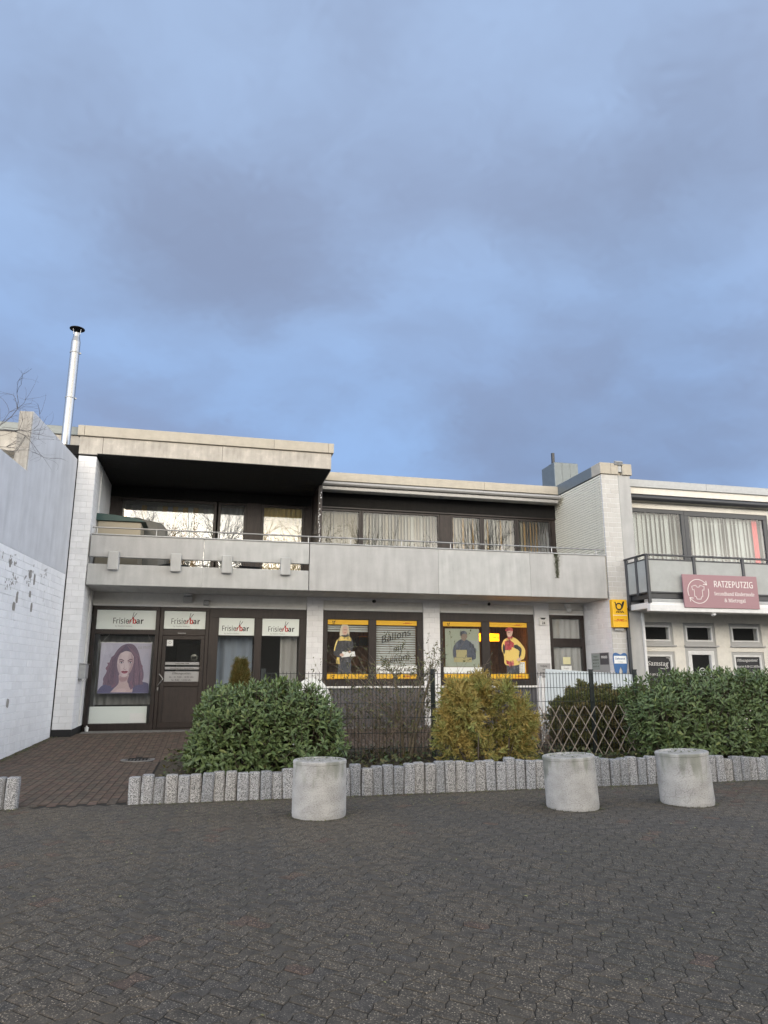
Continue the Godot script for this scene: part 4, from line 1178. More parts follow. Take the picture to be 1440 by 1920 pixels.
# ---------------------------------------------------------------- neighbours and walls
func make_neighbour():
	var B = thing("corner_shop_building", "cream plastered shop building with dark-railed balcony under a pink sign", "building")
	var zn = -16.1
	var zb = -14.8
	# ground-floor wall with openings
	var xs = [10.30, 10.47, 11.42, 11.72, 12.66, 13.08, 14.06, 18.0]
	bx(B, "wall", Vector3(10.30, 2.66, zn - 0.3), Vector3(18, 3.2, zn), M.cream)
	for k in [0, 2, 4, 6]: bx(B, "wall", Vector3(xs[k], 0, zn - 0.3), Vector3(xs[k + 1], 2.659, zn), M.cream)
	for k in [1, 5]: bx(B, "wall", Vector3(xs[k], 1.93, zn - 0.3), Vector3(xs[k + 1], 2.07, zn - 0.002), M.cream)
	bx(B, "corner_strip", Vector3(10.285, 0, zn - 0.001), Vector3(10.34, 2.98, ZF + 0.04), M.white_trim)
	var k2 = 0
	for k in [1, 3, 5]:
		var w = window(B, "window", xs[k], xs[k + 1], 2.09, 2.658, zn - 0.03, 0.075, M.grey_frame, 0.09)
		part(w, "sash", frame_mesh(xs[k] + 0.076, xs[k + 1] - 0.076, 2.181, 2.582, zn - 0.06, zn - 0.012, 0.045), M.white_trim)
		bx(w, "sill", Vector3(xs[k] - 0.02, 2.05, zn - 0.02), Vector3(xs[k + 1] + 0.04, 2.088, zn + 0.06), M.grey_frame, 0.005)
	var lines = [["Samstag", 0.12], ["10.00 - 13.00", 0.07]]
	for k in [1, 5]:
		var w = node(B, "window")
		part(w, "frame", frame_mesh(xs[k], xs[k + 1], 0.5, 1.93, zn - 0.11, zn - 0.03, 0.075), M.grey_frame)
		part(w, "sash", frame_mesh(xs[k] + 0.076, xs[k + 1] - 0.076, 0.576, 1.854, zn - 0.09, zn - 0.012, 0.05), M.white_trim)
		bx(w, "wall_below", Vector3(xs[k], 0, zn - 0.3), Vector3(xs[k + 1], 0.499, zn - 0.002), M.cream)
		var x0 = xs[k] + 0.127; var x1 = xs[k + 1] - 0.127
		bx(w, "blackboard", Vector3(x0, 0.627, zn - 0.06), Vector3(x1, 1.803, zn - 0.045), M.blackboard)
		var zc = zn - 0.043
		if k == 1:
			letters(w, "chalk_writing", "Samstag", (x0 + x1) * 0.5, 1.63, zc, 0.105, M.chalk, "Droid Serif", false, 0, 0.2, -0.02, 1.0, 0.002)
			letters(w, "chalk_writing", "10.00-13.00 Uhr", (x0 + x1) * 0.5, 1.36, zc, 0.06, M.chalk, "Droid Serif", false, 0, 0.2, 0.0, 1.0, 0.002)
			var mb = MB.new()
			var f = Transform3D(Basis(), Vector3(0, 0, zc))
			mb.stroke([Vector2(x0 + 0.02, 1.70), Vector2(x0 + 0.02, 1.77), Vector2(x0 + 0.12, 1.775)], 0.010, f)
			mb.stroke([Vector2(x1 - 0.10, 1.775), Vector2(x1 - 0.02, 1.77), Vector2(x1 - 0.02, 1.70)], 0.010, f)
			mb.stroke([Vector2(x1 - 0.30, 1.52), Vector2(x1 - 0.18, 1.50), Vector2(x1 - 0.06, 1.53)], 0.010, f)
			part(w, "chalk_marks", mb, M.chalk)
		else:
			var rows = [["Öffnungszeiten!", 0.062], ["Montag 9.00-12.30Uhr", 0.052], ["Dienstag 15.00-18.00Uhr", 0.046], ["Freitag 10.00-12.30Uhr", 0.048], ["Samstag frei", 0.06]]
			for r in rows.size(): letters(w, "chalk_writing", rows[r][0], (x0 + x1) * 0.5, 1.72 - r * 0.155, zc, rows[r][1], M.chalk, "Droid Serif", false, 0, 0.2, rng.randfn(0, 0.02), 0.95, 0.002)
	# shop door between the boards
	var d = node(B, "shop_door")
	part(d, "frame", frame_mesh(xs[3], xs[4], 0.05, 2.045, zn - 0.12, zn - 0.02, 0.09, 0.06), M.grey_frame)
	part(d, "door_leaf", frame_mesh(xs[3] + 0.091, xs[4] - 0.091, 0.111, 1.954, zn - 0.10, zn - 0.005, 0.10), M.white_trim)
	part(d, "pane", glass_unit(xs[3] + 0.188, xs[4] - 0.188, 0.207, 1.858, zn - 0.05), M.glass)
	var em = MB.new()
	var ec = Transform3D(Basis(), Vector3((xs[3] + xs[4]) * 0.5 + 0.02, 1.43, zn - 0.047))
	em.ring(0, 0, 0.085, 0.10, ec, 0.3, TAU - 0.3, 22)
	em.stroke([Vector2(-0.05, 0.05), Vector2(-0.02, 0.03), Vector2(0.02, 0.03), Vector2(0.05, 0.05), Vector2(0.0, -0.055), Vector2(-0.05, 0.05)], 0.012, ec)
	part(d, "door_emblem", em, M.white_print)
	bx(B, "room_wall", Vector3(10.3, 0, -20), Vector3(18, 3, -19.9), M.shop_dark)
	bx(B, "room_ceiling", Vector3(10.3, 2.9, -20), Vector3(18, 3.0, zn - 0.3), M.shop_dark)
	bx(B, "room_wall", Vector3(10.2, 0, -20), Vector3(10.3, 6.0, zn - 0.3), M.shop_dark)
	bx(B, "room_floor", Vector3(10.3, 0.0, -20), Vector3(18, 0.04, zn - 0.3), M.room_floor)
	# canopy slab with white edge under the balcony
	bx(B, "canopy_slab", Vector3(9.96, 2.88, zn), Vector3(18, 3.02, zb + 0.02), M.white_trim, 0.008)
	bx(B, "canopy_edge", Vector3(9.90, 2.80, zb - 0.06), Vector3(18, 2.965, zb + 0.07), M.white_trim, 0.012)
	bx(B, "canopy_flashing", Vector3(9.97, 3.021, zb - 0.25), Vector3(18, 3.10, zb + 0.015), M.dull_metal, 0.005)
	bx(B, "balcony_slab", Vector3(10.0, 3.12, -16.4), Vector3(18, 3.25, zb - 0.03), M.anthracite)
	# balcony: dark posts and rails with pale panels
	var bal = node(B, "balcony_rail")
	var mb2 = MB.new()
	mb2.cbox(Vector3(9.93, 4.12, zb - 0.03), Vector3(18, 4.165, zb + 0.03), 0.006)
	mb2.cbox(Vector3(9.90, 4.12, ZF + 0.01), Vector3(9.96, 4.164, zb + 0.03), 0.006)
	part(bal, "top_rail", mb2, M.anthracite)
	mb2 = MB.new()
	mb2.cbox(Vector3(9.96, 4.015, zb - 0.012), Vector3(18, 4.05, zb + 0.012), 0.004)
	mb2.cbox(Vector3(9.935, 4.015, ZF + 0.01), Vector3(9.96, 4.049, zb - 0.03), 0.004)
	mb2.cbox(Vector3(9.96, 3.235, zb - 0.012), Vector3(18, 3.27, zb + 0.012), 0.004)
	mb2.cbox(Vector3(9.935, 3.235, ZF + 0.01), Vector3(9.96, 3.269, zb - 0.03), 0.004)
	part(bal, "rail_bars", mb2, M.anthracite)
	for q in [[9.955, zb, 3.0], [9.95, zb - 0.42, 3.2], [9.95, ZF + 0.06, 2.9], [11.23, zb, 3.0], [12.60, zb, 3.0], [13.95, zb, 3.0], [15.3, zb, 3.0]]:
		bx(bal, "rail_post", Vector3(q[0] - 0.035, q[2], q[1] - 0.03), Vector3(q[0] + 0.035, 4.119, q[1] + 0.035), M.anthracite, 0.006)
	for q in [[10.0, 11.19], [11.27, 12.56], [12.64, 13.91], [13.99, 15.26], [15.34, 18.0]]:
		bx(bal, "rail_panel", Vector3(q[0], 3.272, zb - 0.008), Vector3(q[1], 4.013, zb + 0.004), M.rail_panel)
	for q in [[ZF + 0.10, zb - 0.46], [zb - 0.38, zb - 0.04]]:
		bx(bal, "rail_panel", Vector3(9.94, 3.272, q[0]), Vector3(9.952, 4.013, q[1]), M.rail_panel)
	# upper storey: wide dark-framed windows with pale blinds
	var zu = -16.4
	bx(B, "wall", Vector3(10.29, 5.70, zu - 0.3), Vector3(18, 5.87, zu), M.cream)
	bx(B, "wall", Vector3(14.95, 3.2, zu - 0.3), Vector3(18, 5.699, zu), M.cream)
	bx(B, "wall", Vector3(10.29, 3.2, zu - 0.3), Vector3(10.60, 5.699, zu - 0.002), M.cream)
	var w1 = window(B, "window", 10.605, 12.30, 3.3, 5.695, zu - 0.02, 0.10, M.anthracite)
	slats(w1, 10.70, 12.2, 3.4, 5.6, zu - 0.20, 0.127, func(t, k): return M.slat_white, 0.42)
	var w2 = window(B, "window", 12.305, 14.945, 3.3, 5.695, zu - 0.02, 0.13, M.anthracite)
	slats(w2, 12.43, 14.55, 3.4, 5.58, zu - 0.20, 0.127, func(t, k): return M.slat_white, 0.42)
	part(w2, "curtain", curtain(14.52, 14.70, 3.4, 5.58, zu - 0.15, 0.09, 0.015), M.red_cloth)
	bx(B, "room_wall", Vector3(10.3, 3.2, -18.6), Vector3(18, 5.9, -18.5), M.room)
	# eaves: white soffit beam, dark awning box, grey metal edge
	var mb3 = MB.new()
	mb3.tube([Vector3(10.31, 5.94, zu + 0.18), Vector3(18, 5.94, zu + 0.18)], 0.085, 0.085, 16)
	part(B, "awning_box", mb3, M.anthracite)
	bx(B, "eaves_board", Vector3(10.29, 5.871, zu - 0.3), Vector3(18, 6.19, zu + 0.08), M.cream)
	bx(B, "eaves_beam", Vector3(10.29, 6.02, zu + 0.081), Vector3(18, 6.19, zu + 0.25), M.cream)
	for q in [[10.29, 12.85], [12.855, 18.0]]: bx(B, "roof_edge", Vector3(q[0], 6.195, zu - 0.4), Vector3(q[1], 6.40, zu + 0.30), M.dull_metal, 0.006)
	bx(B, "flat_roof", Vector3(10.29, 6.2, -24), Vector3(18, 6.3, zu - 0.41), M.ground)
	bx(B, "end_wall", Vector3(17.9, 0, -24), Vector3(18.1, 6.2, zn - 0.31), M.cream)
	# pink shop sign hung on the rail
	var s = thing("shop_sign", "pink shop sign with baby bodysuit emblem hung on the balcony rail", "sign", Vector3(0, 0, 0))
	var zs = zb + 0.10
	bx(s, "board", Vector3(10.81, 2.90, zs - 0.035), Vector3(12.88, 3.69, zs), M.pink, 0.004)
	letters(s, "lettering", "RATZEPUTZIG", 12.20, 3.475, zs + 0.001, 0.15, M.cream_print, "Droid Sans", false, 0, 0, 0, 0.86, 0.003)
	letters(s, "lettering", "Secondhand Kindermode", 12.20, 3.245, zs + 0.001, 0.080, M.cream_print, "Droid Serif", false, 0, 0, 0, 0.83, 0.003)
	letters(s, "lettering", "& Mietregal", 12.20, 3.09, zs + 0.001, 0.082, M.cream_print, "Droid Serif", false, 0, 0, 0, 0.92, 0.003)
	var e = MB.new()
	var ex = Transform3D(Basis(), Vector3(11.21, 3.29, zs))
	e.ring(0, 0, 0.277, 0.290, ex, 0.55, 2.9, 22, 0.003)
	e.ring(0, 0, 0.277, 0.290, ex, -2.6, 0.25, 26, 0.003)
	e.ring(0, 0, 0.277, 0.290, ex, 2.9, 3.55, 8, 0.003)
	e.stroke([Vector2(0.23, 0.25), Vector2(0.245, 0.155), Vector2(0.15, 0.17)], 0.014, ex, 0.003)
	e.stroke([Vector2(-0.235, -0.24), Vector2(-0.25, -0.15), Vector2(-0.155, -0.165)], 0.014, ex, 0.003)
	e.stroke([Vector2(-0.06, 0.145), Vector2(-0.17, 0.115), Vector2(-0.155, 0.03), Vector2(-0.11, 0.035), Vector2(-0.11, -0.12), Vector2(-0.07, -0.13), Vector2(-0.055, -0.185), Vector2(0.055, -0.185), Vector2(0.07, -0.13), Vector2(0.11, -0.12), Vector2(0.11, 0.035), Vector2(0.155, 0.03), Vector2(0.17, 0.115), Vector2(0.06, 0.145), Vector2(0.03, 0.10), Vector2(-0.03, 0.10), Vector2(-0.06, 0.145)], 0.010, ex, 0.003)
	part(s, "bodysuit_emblem", e, M.cream_print)
	var lamp = thing("spot_lamp", "small white spotlight on an arm under the pink sign", "lamp", Vector3(11.62, 2.80, zb - 0.02))
	var lm = MB.new()
	lm.tube([Vector3(-0.28, 0.0, -0.05), Vector3(0, -0.03, 0.0)], 0.008, 0.008, 8)
	part(lamp, "arm", lm, M.white_trim)
	lm = MB.new()
	lm.lathe([Vector2(0.0, -0.03), Vector2(0.035, -0.03), Vector2(0.05, 0.04), Vector2(0.042, 0.04), Vector2(0.0, -0.02)], 16, Transform3D(Basis(Vector3(1, 0, 0), 1.0), Vector3(0.02, -0.04, 0.01)))
	part(lamp, "lamp_head", lm, M.white_trim)
	# rainwater pipe between the houses
	var dp = thing("downpipe", "dark grey rainwater pipe between the two houses", "pipe", Vector3(9.86, 0, ZF + 0.06))
	var pm = MB.new()
	pm.tube([Vector3(0, 0.1, 0), Vector3(0, 1.5, 0), Vector3(0, 2.95, 0)], 0.045, 0.045, 12)
	part(dp, "pipe", pm, M.dark_metal)
	for y in [0.9, 2.2]:
		pm = MB.new()
		pm.lathe([Vector2(0.046, y), Vector2(0.052, y), Vector2(0.052, y + 0.03), Vector2(0.046, y + 0.03)], 12)
		part(dp, "clip", pm, M.dark_metal)

func make_left_wall():
	# a white boundary wall, set 5 degrees off the shop fronts, stepping up towards the building
	var wl = thing("boundary_wall", "white painted brick wall with smooth stepped concrete top on the left", "wall", Vector3(-2.965, 0, -15.66), "", 0.0)
	var a = deg_to_rad(5.0)
	# local x runs from the building towards the viewer, local z faces the drive
	wl.transform = Transform3D(Basis(Vector3(-sin(a), 0, cos(a)), Vector3.UP, Vector3(cos(a), 0, sin(a))) , Vector3(-2.965, 0, -15.66))
	wl.transform.basis.x = Vector3(-sin(a), 0, cos(a)); wl.transform.basis.z = Vector3(-cos(a), 0, -sin(a))
	# that frame is right-handed with z pointing away from the drive
	var L = 7.4
	bx(wl, "wall_core", Vector3(-0.12, -0.1, 0.005), Vector3(L, 3.37, 0.24), M.mortar)
	bx(wl, "smooth_wall", Vector3(-0.12, 3.37, 0.002), Vector3(2.80, 5.85, 0.24), M.grey_wall, 0.006)
	bx(wl, "smooth_wall", Vector3(2.80, 3.37, 0.002), Vector3(L, 4.77, 0.239), M.grey_wall, 0.006)
	bx(wl, "wall_end", Vector3(2.795, 4.771, 0.012), Vector3(2.83, 5.84, 0.232), M.concrete_b, 0.005)
	rng.seed = 33
	var rows = 27
	var spots = []
	for r in rows:
		var y = 3.365 - (r + 0.5) * 0.125
		var x = 0.01
		while x < L:
			var l = 0.125 if (x < 0.02 and r % 2 == 1) else 0.25
			l = minf(l, L - x)
			spots.append([Transform3D(Basis(Vector3.UP, PI) * Basis(Vector3(0, 0, 1), rng.randfn(0, 0.004)), Vector3(x + l * 0.5, y, rng.randfn(-0.001, 0.0022))), snappedf(l, 0.002)])
			x += l
	var ord = []
	for i in spots.size():
		var d = in_view(wl.transform * spots[i][0].origin, 1.0)
		if d > 0 and (wl.transform * spots[i][0].origin).y > gy(-14): ord.append([d, i])
	ord.sort_custom(func(p, q): return p[0] < q[0])
	var single = {}
	for k in mini(300, ord.size()): single[ord[k][1]] = true
	var rest = MB.new()
	var ms = [M.white_paint, M.white_paint_b, M.white_paint_c, M.white_paint]
	for i in spots.size():
		var s = spots[i]
		if single.has(i): part(wl, "brick", brick_mesh(s[1], 0.125, 0.03), ms[rng.randi() % 4], s[0])
		else: rest.cboxx(s[0] * Transform3D(Basis(), Vector3(0, 0, -0.015)), Vector3(s[1] - 0.009, 0.116, 0.03), 0.003)
	stuff(part(wl, "bricks_beyond", rest, M.white_paint))
	# places where the paint has come off
	var pm = MB.new()
	var patch = func(cx, cy, w, h, sd):
		rng.seed = sd
		var pts = []
		for k in 13:
			var t = TAU * k / 13
			var sq2 = pow(pow(absf(cos(t)), 8.0) + pow(absf(sin(t)), 8.0), -0.125)
			pts.append(Vector2(cx + cos(t) * sq2 * w * 0.5 * rng.randf_range(0.8, 1.06), cy + sin(t) * sq2 * h * 0.5 * rng.randf_range(0.8, 1.06)))
		# drawn on the drive side
		pm.prism(pts, Transform3D(Basis(Vector3(1, 0, 0), Vector3(0, 1, 0), Vector3(0, 0, -1)), Vector3(0, 0, -0.0035)), 0.0022)
	patch.call(2.62, 2.62, 0.10, 0.20, 1); patch.call(2.72, 2.46, 0.13, 0.16, 2); patch.call(1.86, 2.52, 0.10, 0.17, 3)
	patch.call(2.10, 3.08, 0.16, 0.15, 4); patch.call(1.86, 3.02, 0.09, 0.20, 5); patch.call(3.10, 3.12, 0.08, 0.14, 6)
	patch.call(2.0, 2.74, 0.10, 0.12, 7); patch.call(2.50, 0.90, 0.13, 0.15, 8)
	rng.seed = 4
	for k in 190:
		var q = Vector2(rng.randf_range(1.2, 3.9), rng.randf_range(2.70, 3.30))
		if sin(q.x * 7.0) + sin(q.y * 13.0 + q.x * 3.0) < 0.0: continue
		patch.call(q.x, q.y, rng.randf_range(0.006, 0.035), rng.randf_range(0.01, 0.07), 100 + k)
		rng.seed = 7000 + k
	stuff(part(wl, "bare_patches", pm, M.bare_patch))
	# weeds along the foot
	rng.seed = 14
	var xf = []
	for k in 500:
		var s = rng.randf_range(-0.2, 3.4)
		var p = wl.transform * Vector3(s, 0, -0.03 - absf(rng.randfn(0, 0.05)))
		xf.append(Transform3D(Basis(Vector3.UP, rng.randf() * TAU) * Basis(Vector3(1, 0, 0), rng.randf_range(-1.2, -0.3)) * Basis.from_scale(Vector3.ONE * rng.randf_range(0.15, 0.38)), Vector3(p.x, gy(p.z) - 0.004, p.z)))
	var wd = many(self, "wall_foot_weeds", leaf_mesh(0.10, 0.05), M.privet, xf)
	wd.set_meta("label", "low green moss and weeds along the wall foot"); wd.set_meta("category", "weeds")

func make_roof_things():
	# the part of the house seen over the wall on the left
	var h = thing("side_house", "grey flat-roofed house end seen above the stepped wall", "building")
	bx(h, "wall", Vector3(-12, 0, -17.6), Vector3(-3.25, 6.35, -17.4), M.plaster_white)
	bx(h, "dark_window_band", Vector3(-12, 4.6, -17.39), Vector3(-3.9, 5.75, -17.36), M.shop_dark)
	bx(h, "awning", Vector3(-12, 5.85, -17.38), Vector3(-4.3, 5.93, -16.9), M.white_trim, 0.02)
	bx(h, "awning", Vector3(-12, 6.02, -17.38), Vector3(-4.3, 6.10, -16.98), M.white_trim, 0.02)
	bx(h, "fascia", Vector3(-12, 6.32, -17.5), Vector3(-3.01, 6.78, -17.0), M.fascia, 0.006)
	bx(h, "roof_edge", Vector3(-12, 6.785, -17.6), Vector3(-3.012, 6.985, -16.95), M.zinc, 0.006)
	bx(h, "soffit", Vector3(-3.8, 6.10, -17.4), Vector3(-2.97, 6.31, -16.2), M.dark_board)
	var c = thing("flue_pipe", "tall shiny steel flue with rain cap above the left wall", "chimney", Vector3(-3.36, 0, -16.3))
	var lean = Basis(Vector3(0, 0, 1), -0.0)
	var mb = MB.new()
	mb.tube([Vector3(0.10, 5.6, -0.5), Vector3(0.02, 6.16, -0.06), Vector3(0, 6.24, 0)], 0.095, 0.098, 20)
	part(c, "elbow", mb, M.steel)
	var ys = [6.24, 7.43, 8.53, 8.80]
	for k in 3:
		mb = MB.new()
		mb.lathe([Vector2(0.098, ys[k]), Vector2(0.098, ys[k + 1])], 24)
		part(c, "pipe_section", mb, M.steel)
	for y in [6.26, 7.42, 8.52]:
		mb = MB.new()
		mb.lathe([Vector2(0.099, y), Vector2(0.108, y + 0.004), Vector2(0.108, y + 0.022), Vector2(0.099, y + 0.026)], 24)
		mb.cbox(Vector3(0.10, y - 0.004, -0.015), Vector3(0.135, y + 0.03, 0.015), 0.003)
		part(c, "clamp_ring", mb, M.dull_metal)
	mb = MB.new()
	mb.lathe([Vector2(0.098, 8.80), Vector2(0.072, 8.93), Vector2(0.072, 9.02)], 24)
	part(c, "reducer", mb, M.steel)
	for k in 3:
		var an = TAU * k / 3 + 0.4
		mb = MB.new()
		mb.tube([Vector3(cos(an) * 0.073, 8.98, sin(an) * 0.073), Vector3(cos(an) * 0.10, 9.14, sin(an) * 0.10)], 0.006, 0.006, 6)
		part(c, "cap_strut", mb, M.steel)
	mb = MB.new()
	mb.lathe([Vector2(0.0, 9.12), Vector2(0.165, 9.12), Vector2(0.165, 9.13), Vector2(0.0, 9.19)], 28)
	part(c, "rain_cap", mb, M.soot)
	var b = thing("roof_vent", "grey metal-clad roof box with short dark pipe", "roof vent", Vector3(10.08, 6.5, -19.05))
	bx(b, "casing", Vector3(-0.39, 0, -0.42), Vector3(0.39, 1.05, 0.42), M.zinc, 0.012)
	for x in [-0.13, 0.13]: bx(b, "seam", Vector3(x - 0.006, 0.0, 0.421), Vector3(x + 0.006, 1.04, 0.428), M.zinc)
	mb = MB.new()
	mb.tube([Vector3(-0.2, 1.05, 0.0), Vector3(-0.2, 1.46, 0.0)], 0.055, 0.055, 14)
	part(b, "pipe", mb, M.dark_metal)
	mb = MB.new()
	mb.lathe([Vector2(0.15, 0), Vector2(0.15, 0.03), Vector2(0.06, 0.09)], 18, Transform3D(Basis(), Vector3(-0.2, 1.045, 0)))
	part(b, "pipe_collar", mb, M.dark_metal)
	var f = thing("roof_lamp", "small grey floodlight clipped to the tall pier's coping", "lamp", Vector3(9.99, 6.63, ZF + 0.02))
	bx(f, "bracket", Vector3(-0.05, -0.2, -0.06), Vector3(0.05, -0.02, 0.0), M.dull_metal, 0.004)
	mb = MB.new()
	mb.cboxx(Transform3D(Basis(Vector3(1, 0, 0), 0.5), Vector3(-0.05, 0.03, 0.02)), Vector3(0.22, 0.10, 0.09), 0.008)
	part(f, "lamp_head", mb, M.dull_metal)
	var aw = thing("awning_cassette", "long white awning cassette under the roof edge of the middle windows", "awning", Vector3(0, 0, 0))
	mb = MB.new()
	var prof = [Vector2(0, 0), Vector2(0.26, 0.015), Vector2(0.29, 0.05), Vector2(0.27, 0.10), Vector2(0.18, 0.13), Vector2(0, 0.13)]
	mb.prism(prof, Transform3D(Basis(Vector3(0, 0, 1), Vector3(0, 1, 0), Vector3(-1, 0, 0)), Vector3(7.05, 6.158, -17.97)), 4.45)
	part(aw, "cassette", mb, M.awning_grey)
	mb = MB.new()
	mb.prism(prof, Transform3D(Basis(Vector3(0, 0, 1), Vector3(0, 1, 0), Vector3(-1, 0, 0)), Vector3(9.36, 6.155, -17.97)), 2.305)
	part(aw, "cassette", mb, M.awning_grey)
	bx(aw, "front_rail", Vector3(2.62, 6.06, -17.9), Vector3(9.30, 6.15, -17.76), M.awning_grey, 0.01)
	for x in [3.0, 6.0, 9.0]: bx(aw, "bracket", Vector3(x - 0.04, 6.10, -18.24), Vector3(x + 0.04, 6.30, -17.971), M.dull_metal)

# ---------------------------------------------------------------- plants
func leaf_mesh(l, w, curl = 0.18):
	# a pointed leaf folded along its midrib, growing along +y, upper side towards +z
	var mb = MB.new()
	var st = [[0.0, 0.10], [0.22, 0.75], [0.5, 1.0], [0.78, 0.66], [1.0, 0.02]]
	for i in st.size() - 1:
		var a = st[i]; var b = st[i + 1]
		var pa = Vector3(0, a[0] * l, -curl * l * a[0] * a[0]); var pb = Vector3(0, b[0] * l, -curl * l * b[0] * b[0])
		for s in [-1.0, 1.0]:
			var qa = pa + Vector3(s * a[1] * w * 0.5, 0, a[1] * w * 0.16); var qb = pb + Vector3(s * b[1] * w * 0.5, 0, b[1] * w * 0.16)
			if s > 0: mb.quad(pa, qa, qb, pb)
			else: mb.quad(qa, pa, pb, qb)
	return mb.mesh()

func spray_mesh(n, l, w, sd, flat = 0.5):
	# a small spray of narrow scale-leaved twiglets
	var mb = MB.new()
	var r = RandomNumberGenerator.new()
	r.seed = sd
	for k in n:
		var t = float(k) / n
		var o = Vector3(r.randfn(0, 0.004), t * l * 0.75, r.randfn(0, 0.004))
		var d = Vector3(r.randf_range(-1, 1), r.randf_range(0.35, 1.1), r.randf_range(-1, 1) * flat).normalized()
		var s = d.cross(Vector3(r.randf_range(-1, 1), r.randf_range(-1, 1), r.randf_range(-1, 1))).normalized() * w * 0.5
		var e = o + d * l * r.randf_range(0.3, 0.6)
		var mid = o.lerp(e, 0.45)
		mb.tri(o, mid + s, e); mb.tri(o, e, mid - s)
	return mb.mesh()

# pick points on a lumpy box-like crown: returns [position, outward]
func crown_point(c, r, lump, sd, deep):
	var d = Vector3(rng.randfn(0, 1), rng.randfn(0, 1), rng.randfn(0, 1)).normalized()
	if d.y < -0.75: d.y = -d.y * 0.3
	var p = 3.6
	var k = pow(pow(absf(d.x), p) + pow(absf(d.y), p) + pow(absf(d.z), p), -1.0 / p)
	var q = d * k
	var nzv = lump.get_noise_3d(q.x * r.x + sd, q.y * r.y, q.z * r.z)
	var f = 1.0 + 0.22 * nzv - deep * pow(rng.randf(), 1.6)
	var n = Vector3(d.x / r.x, d.y / r.y, d.z / r.z).normalized()
	return [c + Vector3(q.x * r.x, q.y * r.y, q.z * r.z) * f, n]

func laurel(called, label, c, r, shoots, sd):
	rng.seed = sd
	var t = thing(called, label, "hedge", Vector3(c.x, 0.2, c.z), "cherry laurel bushes behind the granite edging")
	var lump = FastNoiseLite.new(); lump.seed = sd; lump.frequency = 1.5
	var leaves = []
	var stems = MB.new()
	for k in shoots:
		var q = crown_point(Vector3(0, c.y - 0.2, 0), r, lump, sd, 0.36)
		var up = (q[1] * 0.8 + Vector3(rng.randfn(0, 0.35), 0.75, rng.randfn(0, 0.35))).normalized()
		var ln = rng.randf_range(0.08, 0.17)
		if q[1].y > 0.75 and rng.randf() < 0.3: ln += rng.randf_range(0.03, 0.10)
		var base = q[0] - up * ln * 0.6
		if base.y < 0.02: continue
		var n = 6 + rng.randi() % 4
		var side = up.cross(Vector3(0.3, 0.1, 0.9)).normalized()
		for i in n:
			var f = float(i) / (n - 1)
			var an = i * 2.4 + rng.randfn(0, 0.3)
			var out = side.rotated(up, an)
			var dir = (out * lerpf(1.1, 0.35, f) + up * lerpf(0.15, 0.9, f) + Vector3(0, -0.18 * (1.0 - f), 0)).normalized()
			var face = (up - dir * up.dot(dir)).normalized()
			if face.length() < 0.1: face = out
			var x = dir.cross(face).normalized()
			var s = lerpf(1.0, 0.62, f * f) * rng.randf_range(0.8, 1.2)
			var b = Basis(x, dir, face).rotated(dir, rng.randfn(0, 0.3)).scaled(Vector3.ONE * s)
			leaves.append(Transform3D(b, base + up * ln * f))
		if stems.v.size() < 60000: stems.tube([base - up * 0.10 - q[1] * 0.10, base, base + up * ln], 0.005, 0.002, 4, false)
	for k in 9:
		var o = Vector3(rng.randf_range(-0.7, 0.7) * r.x, -0.05, rng.randf_range(-0.4, 0.4) * r.z)
		stems.tube([o, o + Vector3(rng.randfn(0, 0.08), 0.3, rng.randfn(0, 0.05)), o + Vector3(rng.randfn(0, 0.2), r.y * 1.3, rng.randfn(0, 0.15))], 0.014, 0.006, 5)
	part(t, "stems", stems, M.bark)
	var lm = leaf_mesh(0.090, 0.033, 0.14)
	# the 300 that show largest: nearest to the viewer on the outside
	var ord = []
	for i in leaves.size():
		var p = t.transform * leaves[i].origin
		var d = in_view(p, 1.0)
		if d > 0: ord.append([d - 0.35 * (leaves[i].basis.z.normalized().dot((EYE - p).normalized())), i])
	ord.sort_custom(func(a, b): return a[0] < b[0])
	var single = {}
	for k in mini(300, ord.size()): single[ord[k][1]] = true
	var xfs = []; var cols = []
	var tones = [Color(1, 1, 1), Color(1.2, 1.18, 1.1), Color(0.86, 0.92, 0.95), Color(1.4, 1.25, 1.0)]
	var ms = [M.laurel_a, M.laurel_b, M.laurel_c, M.laurel_d]
	for i in leaves.size():
		var tn = 0
		var u = rng.randf()
		if u > 0.96: tn = 3
		elif u > 0.66: tn = 1
		elif u > 0.36: tn = 2
		if single.has(i): part(t, "leaf", lm, ms[tn], leaves[i])
		else:
			xfs.append(leaves[i]); cols.append(tones[tn] * rng.randf_range(0.85, 1.1))
	many(t, "foliage", lm, M.laurel, xfs, cols)
	return t

